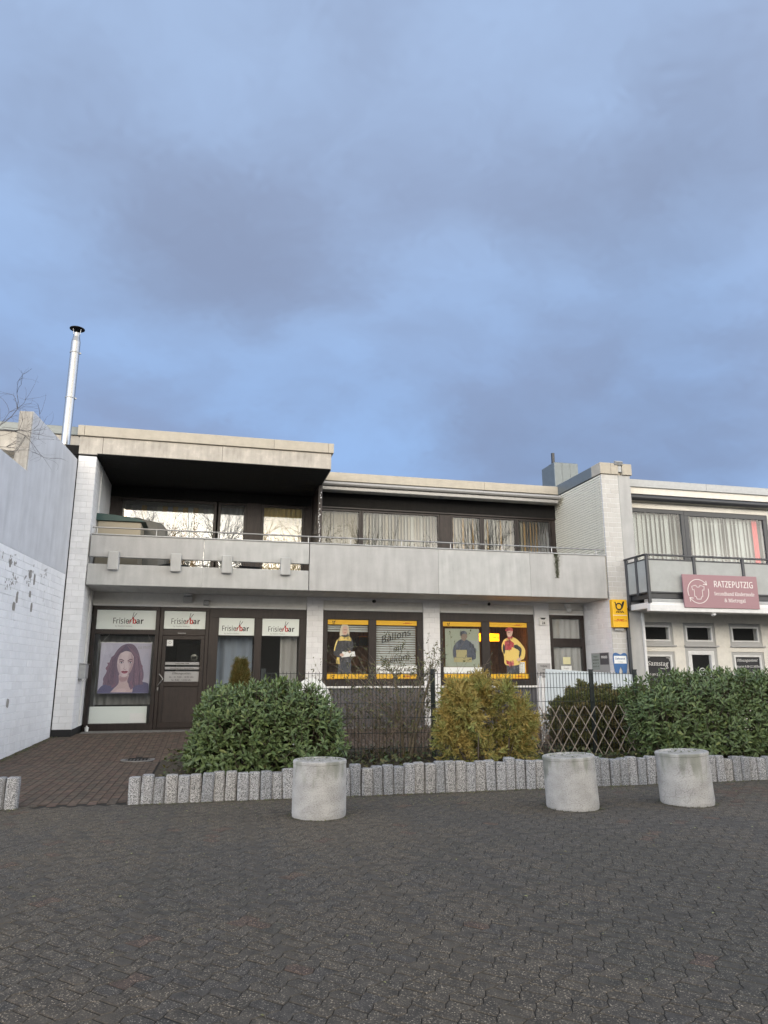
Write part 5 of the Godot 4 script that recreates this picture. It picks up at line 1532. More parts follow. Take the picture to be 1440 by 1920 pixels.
func bushy(called, label, category, c, lobes, meshes, m, count, tones, deep, sd, scale, upness, stem_n, group = ""):
	# lobes: [offset, radii, share]
	rng.seed = sd
	var t = thing(called, label, category, Vector3(c.x, 0.2, c.z), group)
	var lump = FastNoiseLite.new(); lump.seed = sd; lump.frequency = 2.6; lump.fractal_octaves = 3
	var xs = []; var cs = []
	for q in meshes.size():
		xs.append([]); cs.append([])
	for k in count:
		var u = rng.randf()
		var lb = lobes[0]
		for l in lobes:
			if u < l[2]:
				lb = l
				break
			u -= l[2]
		var d = Vector3(rng.randfn(0, 1), rng.randfn(0, 1), rng.randfn(0, 1)).normalized()
		if d.y < -0.7: d.y = -d.y
		var f = 1.0 + 0.42 * lump.get_noise_3d(d.x * 1.2 + lb[0].x * 3.0, d.y * 1.2 + lb[0].y, d.z * 1.2) - deep * pow(rng.randf(), 1.8)
		var p = lb[0] + Vector3(d.x * lb[1].x, d.y * lb[1].y, d.z * lb[1].z) * f
		if p.y < 0.0: continue
		var dir = (d + Vector3(rng.randfn(0, 0.45), upness + rng.randfn(0, 0.3), rng.randfn(0, 0.45))).normalized()
		var b = Basis(Quaternion(Vector3.UP, dir)) if dir.y > -0.98 else Basis()
		b = b * Basis(Vector3.UP, rng.randf() * TAU)
		var qn = rng.randi() % meshes.size()
		xs[qn].append(Transform3D(b.scaled(Vector3.ONE * scale * rng.randf_range(0.7, 1.3)), p))
		cs[qn].append(tones.call(p, f))
	for q in meshes.size(): many(t, "foliage", meshes[q], m, xs[q], cs[q])
	var st = MB.new()
	for k in stem_n:
		var l = lobes[k % lobes.size()]
		var o = Vector3(l[0].x * 0.5 + rng.randfn(0, 0.06), -0.05, l[0].z * 0.5 + rng.randfn(0, 0.05))
		var e = l[0] + Vector3(rng.randf_range(-0.6, 0.6) * l[1].x, rng.randf_range(0.0, 0.7) * l[1].y, rng.randf_range(-0.6, 0.6) * l[1].z)
		st.tube([o, o.lerp(e, 0.5) + Vector3(rng.randfn(0, 0.05), 0.05, rng.randfn(0, 0.05)), e], 0.015, 0.004, 5)
	part(t, "stems", st, M.bark)
	return t

func grow(mb, p, d, length, r, depth, curl, tips, spread = 0.6):
	var pts = [p]
	var n = 5
	var q = p; var dd = d
	var bend = Vector3(rng.randfn(0, curl), rng.randfn(0, curl * 0.6), rng.randfn(0, curl))
	for i in n:
		dd = (dd + bend * 0.35 + Vector3(rng.randfn(0, curl), rng.randfn(0, curl) * 0.7, rng.randfn(0, curl)) * 0.4).normalized()
		q += dd * length / n
		pts.append(q)
	mb.tube(pts, r, r * 0.45, 5 if r > 0.008 else 4, false)
	if depth <= 0:
		tips.append([q, dd])
		return
	var kids = 2 + rng.randi() % 2
	for k in kids:
		var at = pts[2 + rng.randi() % 4]
		var nd = (dd + Vector3(rng.randfn(0, spread), rng.randfn(0, spread) * 0.8 + 0.1, rng.randfn(0, spread))).normalized()
		grow(mb, at, nd, length * rng.randf_range(0.55, 0.85), maxf(r * 0.55, 0.0016), depth - 1, curl, tips, spread)
	grow(mb, q, dd, length * 0.7, maxf(r * 0.5, 0.0016), depth - 1, curl, tips, spread)

func make_plants():
	laurel("laurel_bush", "broad dark green cherry laurel bush beside the driveway, left of the first concrete bollard", Vector3(0.71, 0.60, -9.20), Vector3(0.88, 0.61, 0.52), 2100, 101)
	laurel("laurel_bush", "large dark green cherry laurel bush on the right below the chalkboards", Vector3(7.52, 0.70, -9.35), Vector3(1.62, 0.66, 0.66), 3400, 202)
	var sp = [spray_mesh(16, 0.13, 0.012, 1), spray_mesh(16, 0.12, 0.013, 2), spray_mesh(14, 0.14, 0.012, 3)]
	var patch = FastNoiseLite.new(); patch.seed = 6; patch.frequency = 3.2
	rng.seed = 2024
	var globes = []
	for k in 26:
		var gy2 = rng.randf_range(0.12, 1.02)
		var half = 0.62 * sqrt(maxf(0.12, 1.0 - pow((gy2 - 0.35) / 0.85, 2.0)))
		var gx = rng.randf_range(-half, half)
		if gy2 > 0.7 and absf(gx - 0.08) < 0.12: continue
		var rr = rng.randf_range(0.12, 0.22) * (0.8 if gy2 > 0.8 else 1.0)
		globes.append([Vector3(gx, gy2, rng.randf_range(-0.18, 0.2)), Vector3(rr, rr * rng.randf_range(1.1, 1.5), rr), 0.0])
	for g in globes: g[2] = 1.0 / globes.size()
	bushy("golden_conifer", "yellow-brown golden conifer bush in front of the mesh fence", "conifer", Vector3(3.65, 0, -9.32),
		globes,
		sp, M.golden, 2700, func(p, f):
			# gold and green sprays grow in mixed patches
			var o = clampf(0.55 + 1.3 * patch.get_noise_3d(p.x, p.y, p.z) + rng.randfn(0, 0.28), 0.0, 1.0)
			return Color(0.72, 0.98, 0.95).lerp(Color(1.1, 1.02, 0.95), o), 0.75, 7, 1.0, 0.3, 30)
	var bl = [spray_mesh(22, 0.085, 0.016, 11, 1.0), spray_mesh(22, 0.08, 0.016, 12, 1.0)]
	var bt = func(p, f):
		# some shoots have turned red-brown
		var o = clampf(0.75 + 1.5 * patch.get_noise_3d(p.x * 0.7, p.y * 0.7, p.z * 0.7 + 9.0) + rng.randfn(0, 0.3), 0.0, 1.0)
		return Color(1.25, 0.92, 0.9).lerp(Color(0.95, 1.05, 0.85), o)
	bushy("boxwood_ball", "large rounded olive boxwood behind the wooden trellis", "shrub", Vector3(6.02, 0, -10.75), [[Vector3(0, 0.40, 0), Vector3(0.64, 0.50, 0.50), 1.0]], bl, M.box_leaf, 6500, bt, 0.35, 31, 1.0, 0.5, 12, "clipped boxwood shrubs")
	bushy("boxwood_ball", "smaller boxwood half hidden behind the big laurel's left side", "shrub", Vector3(7.05, 0, -11.1), [[Vector3(0, 0.42, 0), Vector3(0.42, 0.42, 0.42), 1.0]], bl, M.box_leaf, 3600, bt, 0.35, 32, 1.0, 0.5, 10, "clipped boxwood shrubs")
	var tj = [spray_mesh(18, 0.15, 0.010, 21), spray_mesh(18, 0.14, 0.011, 22)]
	var th = thing("dwarf_thuja", "pointed brownish green thuja behind the left laurel", "conifer", Vector3(0.56, 0.05, -13.4))
	rng.seed = 61
	var xs = []; var cs = []
	for k in 2600:
		var y = pow(rng.randf(), 1.35) * 1.5
		var rad = 0.34 * pow(1.0 - y / 1.58, 0.75) * (1.0 - 0.5 * pow(rng.randf(), 2.0))
		var an = rng.randf() * TAU
		var d = Vector3(cos(an) * 0.55, 1.0, sin(an) * 0.55).normalized()
		xs.append(Transform3D((Basis(Quaternion(Vector3.UP, d)) * Basis(Vector3.UP, rng.randf() * TAU)).scaled(Vector3.ONE * rng.randf_range(0.6, 1.1)), Vector3(cos(an) * rad, y, sin(an) * rad)))
		cs.append(Color(0.7, 0.9, 0.8).lerp(Color(1.35, 0.95, 0.7), rng.randf()))
	many(th, "foliage", tj[0], M.thuja, xs, cs)
	var tm = MB.new()
	tm.tube([Vector3(0, -0.1, 0), Vector3(0, 0.8, 0), Vector3(0.01, 1.4, 0)], 0.03, 0.006, 6)
	part(th, "trunk", tm, M.bark)
	# loose half-bare shrub between the windows, with pruned pale stems
	rng.seed = 88
	var sh = thing("bare_shrub", "half-bare twiggy shrub with pale pruned stems before the post windows", "shrub", Vector3(2.75, 0.2, -10.25))
	var mb = MB.new()
	var tips = []
	for q in [[Vector3(-0.02, 0, 0.1), Vector3(-0.12, 1, 0.0), 1.18, 0.026], [Vector3(0.05, 0, 0.15), Vector3(0.28, 1, 0.02), 1.28, 0.026], [Vector3(0.02, 0, 0.1), Vector3(0.22, 1, -0.05), 1.15, 0.02]]:
		var d = q[1].normalized()
		mb.tube([q[0], q[0] + d * q[2] * 0.5 + Vector3(rng.randfn(0, 0.02), 0, 0), q[0] + d * q[2]], q[3], q[3] * 0.75, 8)
		for k in 9: grow(mb, q[0] + d * q[2] * rng.randf_range(0.86, 0.99), (d + Vector3(rng.randfn(0, 0.6), rng.randf_range(0.0, 0.6), rng.randfn(0, 0.5))).normalized(), rng.randf_range(0.14, 0.30), 0.004, 1, 0.12, tips)
	part(sh, "pruned_stems", mb, M.bark_pale)
	mb = MB.new()
	for k in 62:
		var o = Vector3(rng.randf_range(-0.75, 0.55), 0, rng.randf_range(-0.3, 0.25))
		var d = Vector3(rng.randfn(0, 0.35) + o.x * 0.3, 1, rng.randfn(0, 0.25)).normalized()
		grow(mb, o, d, rng.randf_range(0.30, 0.92), 0.0055, 2, 0.16, tips, 0.45)
	for k in 5: grow(mb, Vector3(-0.1 + k * 0.05, 0.5, 0.1), Vector3(-0.8, 0.62 + rng.randfn(0, 0.1), 0.1).normalized(), rng.randf_range(0.5, 0.8), 0.006, 1, 0.06, tips, 0.3)
	part(sh, "twigs", mb, M.twig)
	var lx = []; var lc = []
	for q in tips:
		for k in 5:
			if q[0].y < 0.35 and rng.randf() < 0.7: continue
			var d = Vector3(rng.randfn(0, 1), rng.randfn(0.3, 0.8), rng.randfn(0, 1)).normalized()
			lx.append(Transform3D((Basis(Quaternion(Vector3.UP, d)) * Basis(Vector3.UP, rng.randf() * TAU)).scaled(Vector3.ONE * rng.randf_range(0.22, 0.42)), q[0] - q[1] * rng.randf_range(0.0, 0.14)))
			lc.append(Color(0.9, 0.95, 0.85).lerp(Color(2.2, 1.8, 1.1), rng.randf()))
	many(sh, "foliage", leaf_mesh(0.10, 0.045), M.privet, lx, lc)
	# reddish leafless undergrowth
	for q in [["twiggy_undergrowth", "low reddish leafless twigs behind the fence, beside the left laurel", Vector3(2.05, 0.2, -10.6), 36, 90], ["twiggy_undergrowth", "thin bare twigs behind the fence between golden conifer and boxwood", Vector3(4.85, 0.2, -10.5), 30, 91]]:
		rng.seed = q[4]
		var u = thing(q[0], q[1], "shrub", q[2], "bare undergrowth behind the fence")
		mb = MB.new()
		tips = []
		for k in q[3]:
			var o = Vector3(rng.randf_range(-0.45, 0.45), 0, rng.randf_range(-0.35, 0.35))
			grow(mb, o, Vector3(rng.randfn(0, 0.3), 1, rng.randfn(0, 0.3)).normalized(), rng.randf_range(0.28, 0.5), 0.0045, 2, 0.18, tips, 0.55)
		part(u, "twigs", mb, M.twig)
		lx = []; lc = []
		for w in tips:
			if rng.randf() < 0.5:
				lx.append(Transform3D((Basis(Vector3.UP, rng.randf() * TAU) * Basis(Vector3(1, 0, 0), rng.randf() * 2.0)).scaled(Vector3.ONE * rng.randf_range(0.15, 0.3)), w[0]))
				lc.append(Color(1.6, 1.0, 0.8).lerp(Color(1, 1.1, 0.8), rng.randf()))
		many(u, "foliage", leaf_mesh(0.10, 0.05), M.privet, lx, lc)
	# ivy on the bed
	rng.seed = 17
	lx = []; lc = []
	for k in 5200:
		var x = rng.randf_range(-0.5, 9.4); var z = rng.randf_range(-11.5, -8.72)
		var cl = sin(x * 2.1 + z) + sin(x * 0.7 + 1.0 - z * 1.7)
		if cl < 0.2 and rng.randf() < 0.75: continue
		lx.append(Transform3D((Basis(Vector3.UP, rng.randf() * TAU) * Basis(Vector3(1, 0, 0), rng.randf_range(-1.5, -0.5))).scaled(Vector3.ONE * rng.randf_range(0.35, 0.75)), Vector3(x, rng.randf_range(0.21, 0.31), z)))
		lc.append(Color(0.9, 1.15, 0.8).lerp(Color(2.2, 1.5, 1.0), pow(rng.randf(), 2.0)))
	var gc = many(self, "ground_cover", leaf_mesh(0.10, 0.07), M.privet, lx, lc)
	gc.set_meta("label", "low ivy and dead leaves covering the planting bed"); gc.set_meta("category", "ground cover")
	# corkscrew hazel over the left wall
	rng.seed = 404
	var tr = thing("bare_tree", "bare tree with twisted twigs reaching over the left wall", "tree", Vector3(-4.40, 0.5, -13.0))
	mb = MB.new()
	mb.tube([Vector3(0, -0.6, 0), Vector3(0.05, 1.5, 0), Vector3(0.1, 3.2, 0.05), Vector3(0.3, 4.6, 0.1)], 0.07, 0.022, 8)
	part(tr, "trunk", mb, M.bark)
	mb = MB.new()
	tips = []
	for q in [[Vector3(0.3, 4.6, 0.1), Vector3(0.75, 0.85, 0.1), 0.75, 0.014], [Vector3(0.28, 4.4, 0.1), Vector3(0.9, 0.55, -0.1), 0.55, 0.010], [Vector3(0.3, 4.6, 0.1), Vector3(0.25, 1.0, 0.2), 1.05, 0.014], [Vector3(0.2, 4.2, 0.1), Vector3(-0.6, 0.9, 0.2), 0.8, 0.013], [Vector3(0.2, 4.0, 0.1), Vector3(0.6, 0.7, 0.5), 0.6, 0.010], [Vector3(0.28, 4.5, 0.1), Vector3(0.7, 1.1, -0.2), 0.7, 0.010]]:
		grow(mb, q[0], q[1].normalized(), q[2], q[3], 3, 0.42, tips, 0.55)
	part(tr, "crown", mb, M.twig_grey)

# ---------------------------------------------------------------- edging, bollards, fence, trellis
func rough_stone(w, d, h, sd):
	var mb = MB.new()
	var r = RandomNumberGenerator.new()
	r.seed = sd
	var nz = FastNoiseLite.new(); nz.seed = sd; nz.frequency = 14.0
	var nx = 4; var ny = 7
	# sides as a displaced skin on a rounded square, capped on top
	var ring = []
	for k in 16:
		var a = TAU * (k + 0.5) / 16
		var c = Vector2(cos(a), sin(a))
		var f = pow(pow(absf(c.x), 9.0) + pow(absf(c.y), 9.0), -1.0 / 9.0)
		ring.append(Vector2(c.x * f * w * 0.5, -c.y * f * d * 0.5))
	var P = []
	for j in ny + 2:
		var row = []
		var y = -0.12 + (h + 0.12) * minf(1.0, float(j) / ny)
		var s = 1.0
		if j == ny: s = 0.975
		if j == ny + 1: s = 0.86
		for k in 16:
			var q = ring[k]
			var n = 1.0 + 0.045 * nz.get_noise_3d(q.x * 1.0, y * 0.6, q.y)
			var yy = y
			if j == ny: yy = h - 0.010
			if j == ny + 1: yy = h + 0.006 * nz.get_noise_2d(q.x * 3.0, q.y * 3.0)
			row.append(Vector3(q.x * s * n, yy, q.y * s * n))
		P.append(row)
	for j in ny + 1:
		for k in 16:
			var k1 = (k + 1) % 16
			mb.quad(P[j][k], P[j][k1], P[j + 1][k1], P[j + 1][k])
	for k in 16: mb.tri(Vector3(0, h + 0.004, 0), P[ny + 1][k], P[ny + 1][(k + 1) % 16])
	return mb.mesh()

func make_edging():
	var meshes = []
	for k in 6: meshes.append(rough_stone(0.122, 0.125, 0.31, 500 + k))
	var ms = [M.granite, M.granite_b, M.granite, M.granite_c]
	rng.seed = 909
	var row = thing("stone_edging", "long row of upright granite stones edging the planting bed", "edging", Vector3(0, 0, -8.57))
	var x = -0.71
	while x < 9.6:
		var s = rng.randf_range(0.93, 1.06)
		var o = part(row, "granite_stone", meshes[rng.randi() % 6], ms[rng.randi() % 4])
		var hs = clampf(0.97 + 0.10 * sin(x * 0.55 - 0.3) + rng.randfn(0, 0.055), 0.84, 1.18)
		o.transform = Transform3D(Basis(Vector3.UP, (rng.randi() % 4) * PI / 2 + rng.randfn(0, 0.03)).rotated(Vector3(0, 0, 1), rng.randfn(0, 0.02)).rotated(Vector3(1, 0, 0), rng.randfn(0, 0.025)) * Basis.from_scale(Vector3(1, hs, 1)), Vector3(x, 0, rng.randfn(0, 0.008)))
		x += 0.1285 + rng.randfn(0, 0.0025)
	var row2 = thing("stone_edging", "short row of upright granite stones left of the driveway", "edging", Vector3(-1.92, 0, -8.57))
	for k in 8:
		var o = part(row2, "granite_stone", meshes[k % 6], ms[k % 4])
		o.transform = Transform3D(Basis(Vector3.UP, (k % 4) * PI / 2 + rng.randfn(0, 0.03)).rotated(Vector3(0, 0, 1), rng.randfn(0, 0.012)), Vector3(-k * 0.1285, 0, rng.randfn(0, 0.008)))
	# grit and moss along the foot of the stones
	rng.seed = 66
	var xf = []; var cl = []
	for k in 2600:
		var gx = rng.randf_range(-3.0, 9.0)
		if gx > -1.85 and gx < -0.75: continue
		var z = -8.5 + absf(rng.randfn(0, 0.06))
		if rng.randf() < 0.35: z = -8.4 + absf(rng.randfn(0, 0.5))
		xf.append(Transform3D(Basis(Vector3.UP, rng.randf() * TAU) * Basis(Vector3(1, 0, 0), rng.randf_range(-1.5, -0.9)) * Basis.from_scale(Vector3.ONE * rng.randf_range(0.08, 0.26)), Vector3(gx, 0.003, z)))
		cl.append(Color(1.2, 1.15, 0.8).lerp(Color(4.0, 3.4, 2.6), pow(rng.randf(), 3.0)))
	for c in [Vector3(1.13, 0, -7.46), Vector3(3.79, 0, -7.29), Vector3(5.12, 0, -7.23)]:
		for k in 260:
			var a = rng.randf() * TAU
			var rr = 0.275 + absf(rng.randfn(0, 0.035))
			xf.append(Transform3D(Basis(Vector3.UP, rng.randf() * TAU) * Basis(Vector3(1, 0, 0), rng.randf_range(-1.5, -0.7)) * Basis.from_scale(Vector3.ONE * rng.randf_range(0.06, 0.2)), Vector3(c.x + cos(a) * rr, 0.002, c.z + sin(a) * rr)))
			cl.append(Color(0.8, 0.8, 0.6).lerp(Color(2.6, 2.0, 1.4), pow(rng.randf(), 2.5)))
	for k in 260:
		xf.append(Transform3D(Basis(Vector3.UP, rng.randf() * TAU) * Basis(Vector3(1, 0, 0), rng.randf_range(-1.55, -1.3)) * Basis.from_scale(Vector3.ONE * rng.randf_range(0.08, 0.28)), Vector3(rng.randf_range(-3.0, 8.0), 0.004, rng.randf_range(-8.3, -2.6))))
		cl.append(Color(2.2, 1.6, 1.0).lerp(Color(5.0, 4.2, 3.0), pow(rng.randf(), 2.0)))
	var lit = many(self, "leaf_litter", leaf_mesh(0.10, 0.06), M.privet, xf, cl)
	lit.set_meta("label", "bits of leaf and moss at the foot of the stones"); lit.set_meta("category", "litter")

func drum_texture(sd, cracks, tone):
	# cast concrete: grain, pores, weathering that runs down from the rim, fine cracks
	var im = Image.create(512, 256, false, Image.FORMAT_RGB8)
	var A = noise_bytes(512, sd, 0.012, 5); var B = noise_bytes(512, sd + 1, 0.16, 3); var C = noise_bytes(512, sd + 2, 0.02, 3, FastNoiseLite.TYPE_SIMPLEX_SMOOTH, 8); var D = noise_bytes(512, sd + 3, 0.012, 4)
	for y in 256:
		for x in 512:
			var i = y * 512 + x
			var g = B[i] / 255.0
			var t = 0.62 + 0.26 * (A[i] / 255.0 - 0.5) + 0.26 * (g - 0.5)
			var run = 30.0 + 190.0 * (D[x] / 255.0 - 0.25)
			var dirt = clampf((run - y) / 40.0, 0.0, 1.0) * clampf(C[i] / 255.0 * 2.4 - 0.7, 0.0, 1.0)
			t *= 1.0 - 0.30 * dirt * (0.5 + g)
			if g < 0.22: t *= 0.72
			var v = Vector3(t, t * 0.955, t * 0.875) * tone
			v = v.lerp(Vector3(v.x * 0.93, v.y * 0.97, v.z * 0.88), dirt)
			im.set_pixel(x, y, Color(v.x, v.y, v.z).linear_to_srgb())
	rng.seed = sd
	for k in cracks:
		var p = Vector2(rng.randf_range(0, 512), rng.randf_range(90, 250))
		var a = rng.randf() * TAU
		for i in int(rng.randf_range(25, 90)):
			a += rng.randfn(0, 0.35)
			p += Vector2(cos(a), sin(a)) * 1.3
			if p.y < 2 or p.y > 253: break
			im.set_pixelv(Vector2i(posmod(int(p.x), 512), int(p.y)), Color(0.17, 0.155, 0.14).linear_to_srgb())
	var m = StandardMaterial3D.new()
	m.resource_name = "cast_concrete_%d" % sd
	m.albedo_texture = ImageTexture.create_from_image(im)
	m.roughness = 0.92
	return m

func make_bollards():
	var spec = [[1.13, -7.22 - 0.24, 0.268, 0.525, 0.0, "round concrete bollard with sandy top before the left laurel bush", 310, 2, 0.62],
		[3.79, -7.05 - 0.24, 0.272, 0.52, 0.05, "middle round concrete bollard of three, leaning a little, before the trellis", 330, 4, 0.60],
		[5.12, -6.99 - 0.24, 0.278, 0.535, 0.045, "cracked pale concrete bollard, rightmost of three, before the right laurel", 350, 30, 0.62]]
	for q in spec:
		var t = thing("concrete_bollard", q[5], "bollard", Vector3(q[0], 0, q[1]), "concrete bollards on the square")
		var r = q[2]; var h = q[3]
		var mb = MB.new()
		var prof = [Vector2(r * 0.97, -0.03), Vector2(r * 0.985, 0.008), Vector2(r * 1.0, 0.03), Vector2(r * 0.985, h - 0.035), Vector2(r * 1.0, h - 0.03), Vector2(r * 1.0, h - 0.008), Vector2(r * 0.975, h), Vector2(r * 0.86, h), Vector2(r * 0.82, h - 0.014)]
		# chipped lower edge: ring built by hand so that the foot is uneven
		var nz = FastNoiseLite.new(); nz.seed = int(q[0] * 100); nz.frequency = 1.2
		var segs = 56
		for i in prof.size() - 1:
			for k in segs:
				var pt = func(j, kk):
					var a = TAU * kk / segs
					var c = Vector3(cos(a), 0, -sin(a))
					var n = 1.0 + 0.006 * nz.get_noise_3d(c.x * 2.0, prof[j].y * 3.0, c.z * 2.0)
					var y = prof[j].y
					if j == 1: y += 0.012 * maxf(0.0, nz.get_noise_2d(c.x * 4.0, c.z * 4.0))
					return c * prof[j].x * n + Vector3(0, y, 0)
				mb.quad(pt.call(i, k), pt.call(i, k + 1), pt.call(i + 1, k + 1), pt.call(i + 1, k), Vector2(float(k) / segs, 1.0 - prof[i].y / h), Vector2(float(k + 1) / segs, 1.0 - prof[i + 1].y / h))
		var m = drum_texture(q[6], q[7], q[8])
		var body = part(t, "body", mb, m)
		var fillm = MB.new()
		fillm.lathe([Vector2(0.0, h - 0.02), Vector2(r * 0.83, h - 0.02), Vector2(r * 0.83, h - 0.012), Vector2(r * 0.4, h - 0.004), Vector2(0.0, h - 0.002)], 32)
		var f = part(t, "sand_fill", fillm, M.concrete)
		t.rotation.z = q[4]
		rng.seed = int(q[0] * 31)
		var xf = []
		for k in 60:
			var a = rng.randf() * TAU; var rr = sqrt(rng.randf()) * r * 0.75
			xf.append(Transform3D(Basis(Vector3.UP, rng.randf() * TAU) * Basis(Vector3(1, 0, 0), rng.randf_range(-1.5, -0.8)) * Basis.from_scale(Vector3.ONE * rng.randf_range(0.12, 0.3)), Vector3(cos(a) * rr, h + 0.002, sin(a) * rr)))
		many(t, "moss_bits", leaf_mesh(0.10, 0.06), M.privet, xf)

func make_fence():
	var z = -9.98
	var t = thing("mesh_fence", "dark green double-rod mesh fence behind the bushes", "fence", Vector3(0, 0, z))
	var posts = [0.72, 3.12, 5.62, 6.36]
	for x in posts:
		bx(t, "post", Vector3(x - 0.03, 0.05, -0.05), Vector3(x + 0.03, 1.42, -0.01), M.fence_green, 0.004)
		bx(t, "post_cap", Vector3(x - 0.033, 1.42, -0.053), Vector3(x + 0.033, 1.435, -0.007), M.fence_green)
	for i in posts.size() - 1:
		var mb = MB.new()
		var x0 = posts[i] + 0.002; var x1 = posts[i + 1] - 0.002
		var n = int((x1 - x0) / 0.05)
		for k in n + 1:
			var x = x0 + 0.01 + k * 0.05
			if x < x1: mb.box(Vector3(x - 0.0028, 0.18, 0.0), Vector3(x + 0.0028, 1.395, 0.0056))
		for k in 7:
			var y = 0.17 + k * 0.20
			mb.box(Vector3(x0, y - 0.0035, 0.0058), Vector3(x1, y + 0.0035, 0.0128))
			mb.box(Vector3(x0, y - 0.0035, -0.0072), Vector3(x1, y + 0.0035, -0.0002))
		part(t, "mesh_panel", mb, M.fence_green)
	var tr = thing("wooden_trellis", "expanding brown wooden lattice trellis in front of the fence", "trellis", Vector3(0, 0.24, -9.62))
	rng.seed = 71
	for k in 12:
		var x = 4.12 + k * 0.18
		var xf = Transform3D(Basis(Vector3(0, 0, 1), -0.555 + rng.randfn(0, 0.015)), Vector3(x + 0.20, 0.34, 0.006))
		var mb = MB.new()
		mb.cboxx(xf, Vector3(0.0135, 0.80, 0.007), 0.002)
		part(tr, "slat", mb, M.trellis_wood)
		xf = Transform3D(Basis(Vector3(0, 0, 1), 0.555 + rng.randfn(0, 0.015)), Vector3(x + 0.11, 0.34, -0.003))
		mb = MB.new()
		mb.cboxx(xf, Vector3(0.0135, 0.80, 0.007), 0.002)
		part(tr, "slat", mb, M.trellis_wood)
	var gp = thing("glass_screen", "pale blue frosted glass screen behind the fence by the right-hand door", "screen", Vector3(0, 0, -13.5))
	var mb2 = MB.new()
	mb2.prism([Vector2(6.50, 0.2), Vector2(8.60, 0.2), Vector2(8.60, 1.36), Vector2(6.58, 1.47)], Transform3D(Basis(), Vector3(0, 0, 0)), 0.012)
	part(gp, "panel", mb2, M.frosted)
	for x in [6.46, 8.62]: bx(gp, "post", Vector3(x - 0.02, 0.05, -0.02), Vector3(x + 0.02, 1.33, 0.03), M.white_trim, 0.004)
	var ov = thing("oval_board", "white round-topped display board behind the left laurel", "display board", Vector3(1.72, 0.02, -12.5))
	mb2 = MB.new()
	var pts = []
	for k in 17:
		var a = PI * k / 16
		pts.append(Vector2(cos(a) * 0.34, 0.86 + sin(a) * 0.42))
	pts.append(Vector2(-0.34, 0.06)); pts.append(Vector2(0.34, 0.06))
	mb2.prism(pts, Transform3D(), 0.03)
	part(ov, "board", mb2, M.white_print)
	bx(ov, "foot", Vector3(-0.36, 0, -0.2), Vector3(0.36, 0.06, 0.22), M.dull_metal, 0.01)

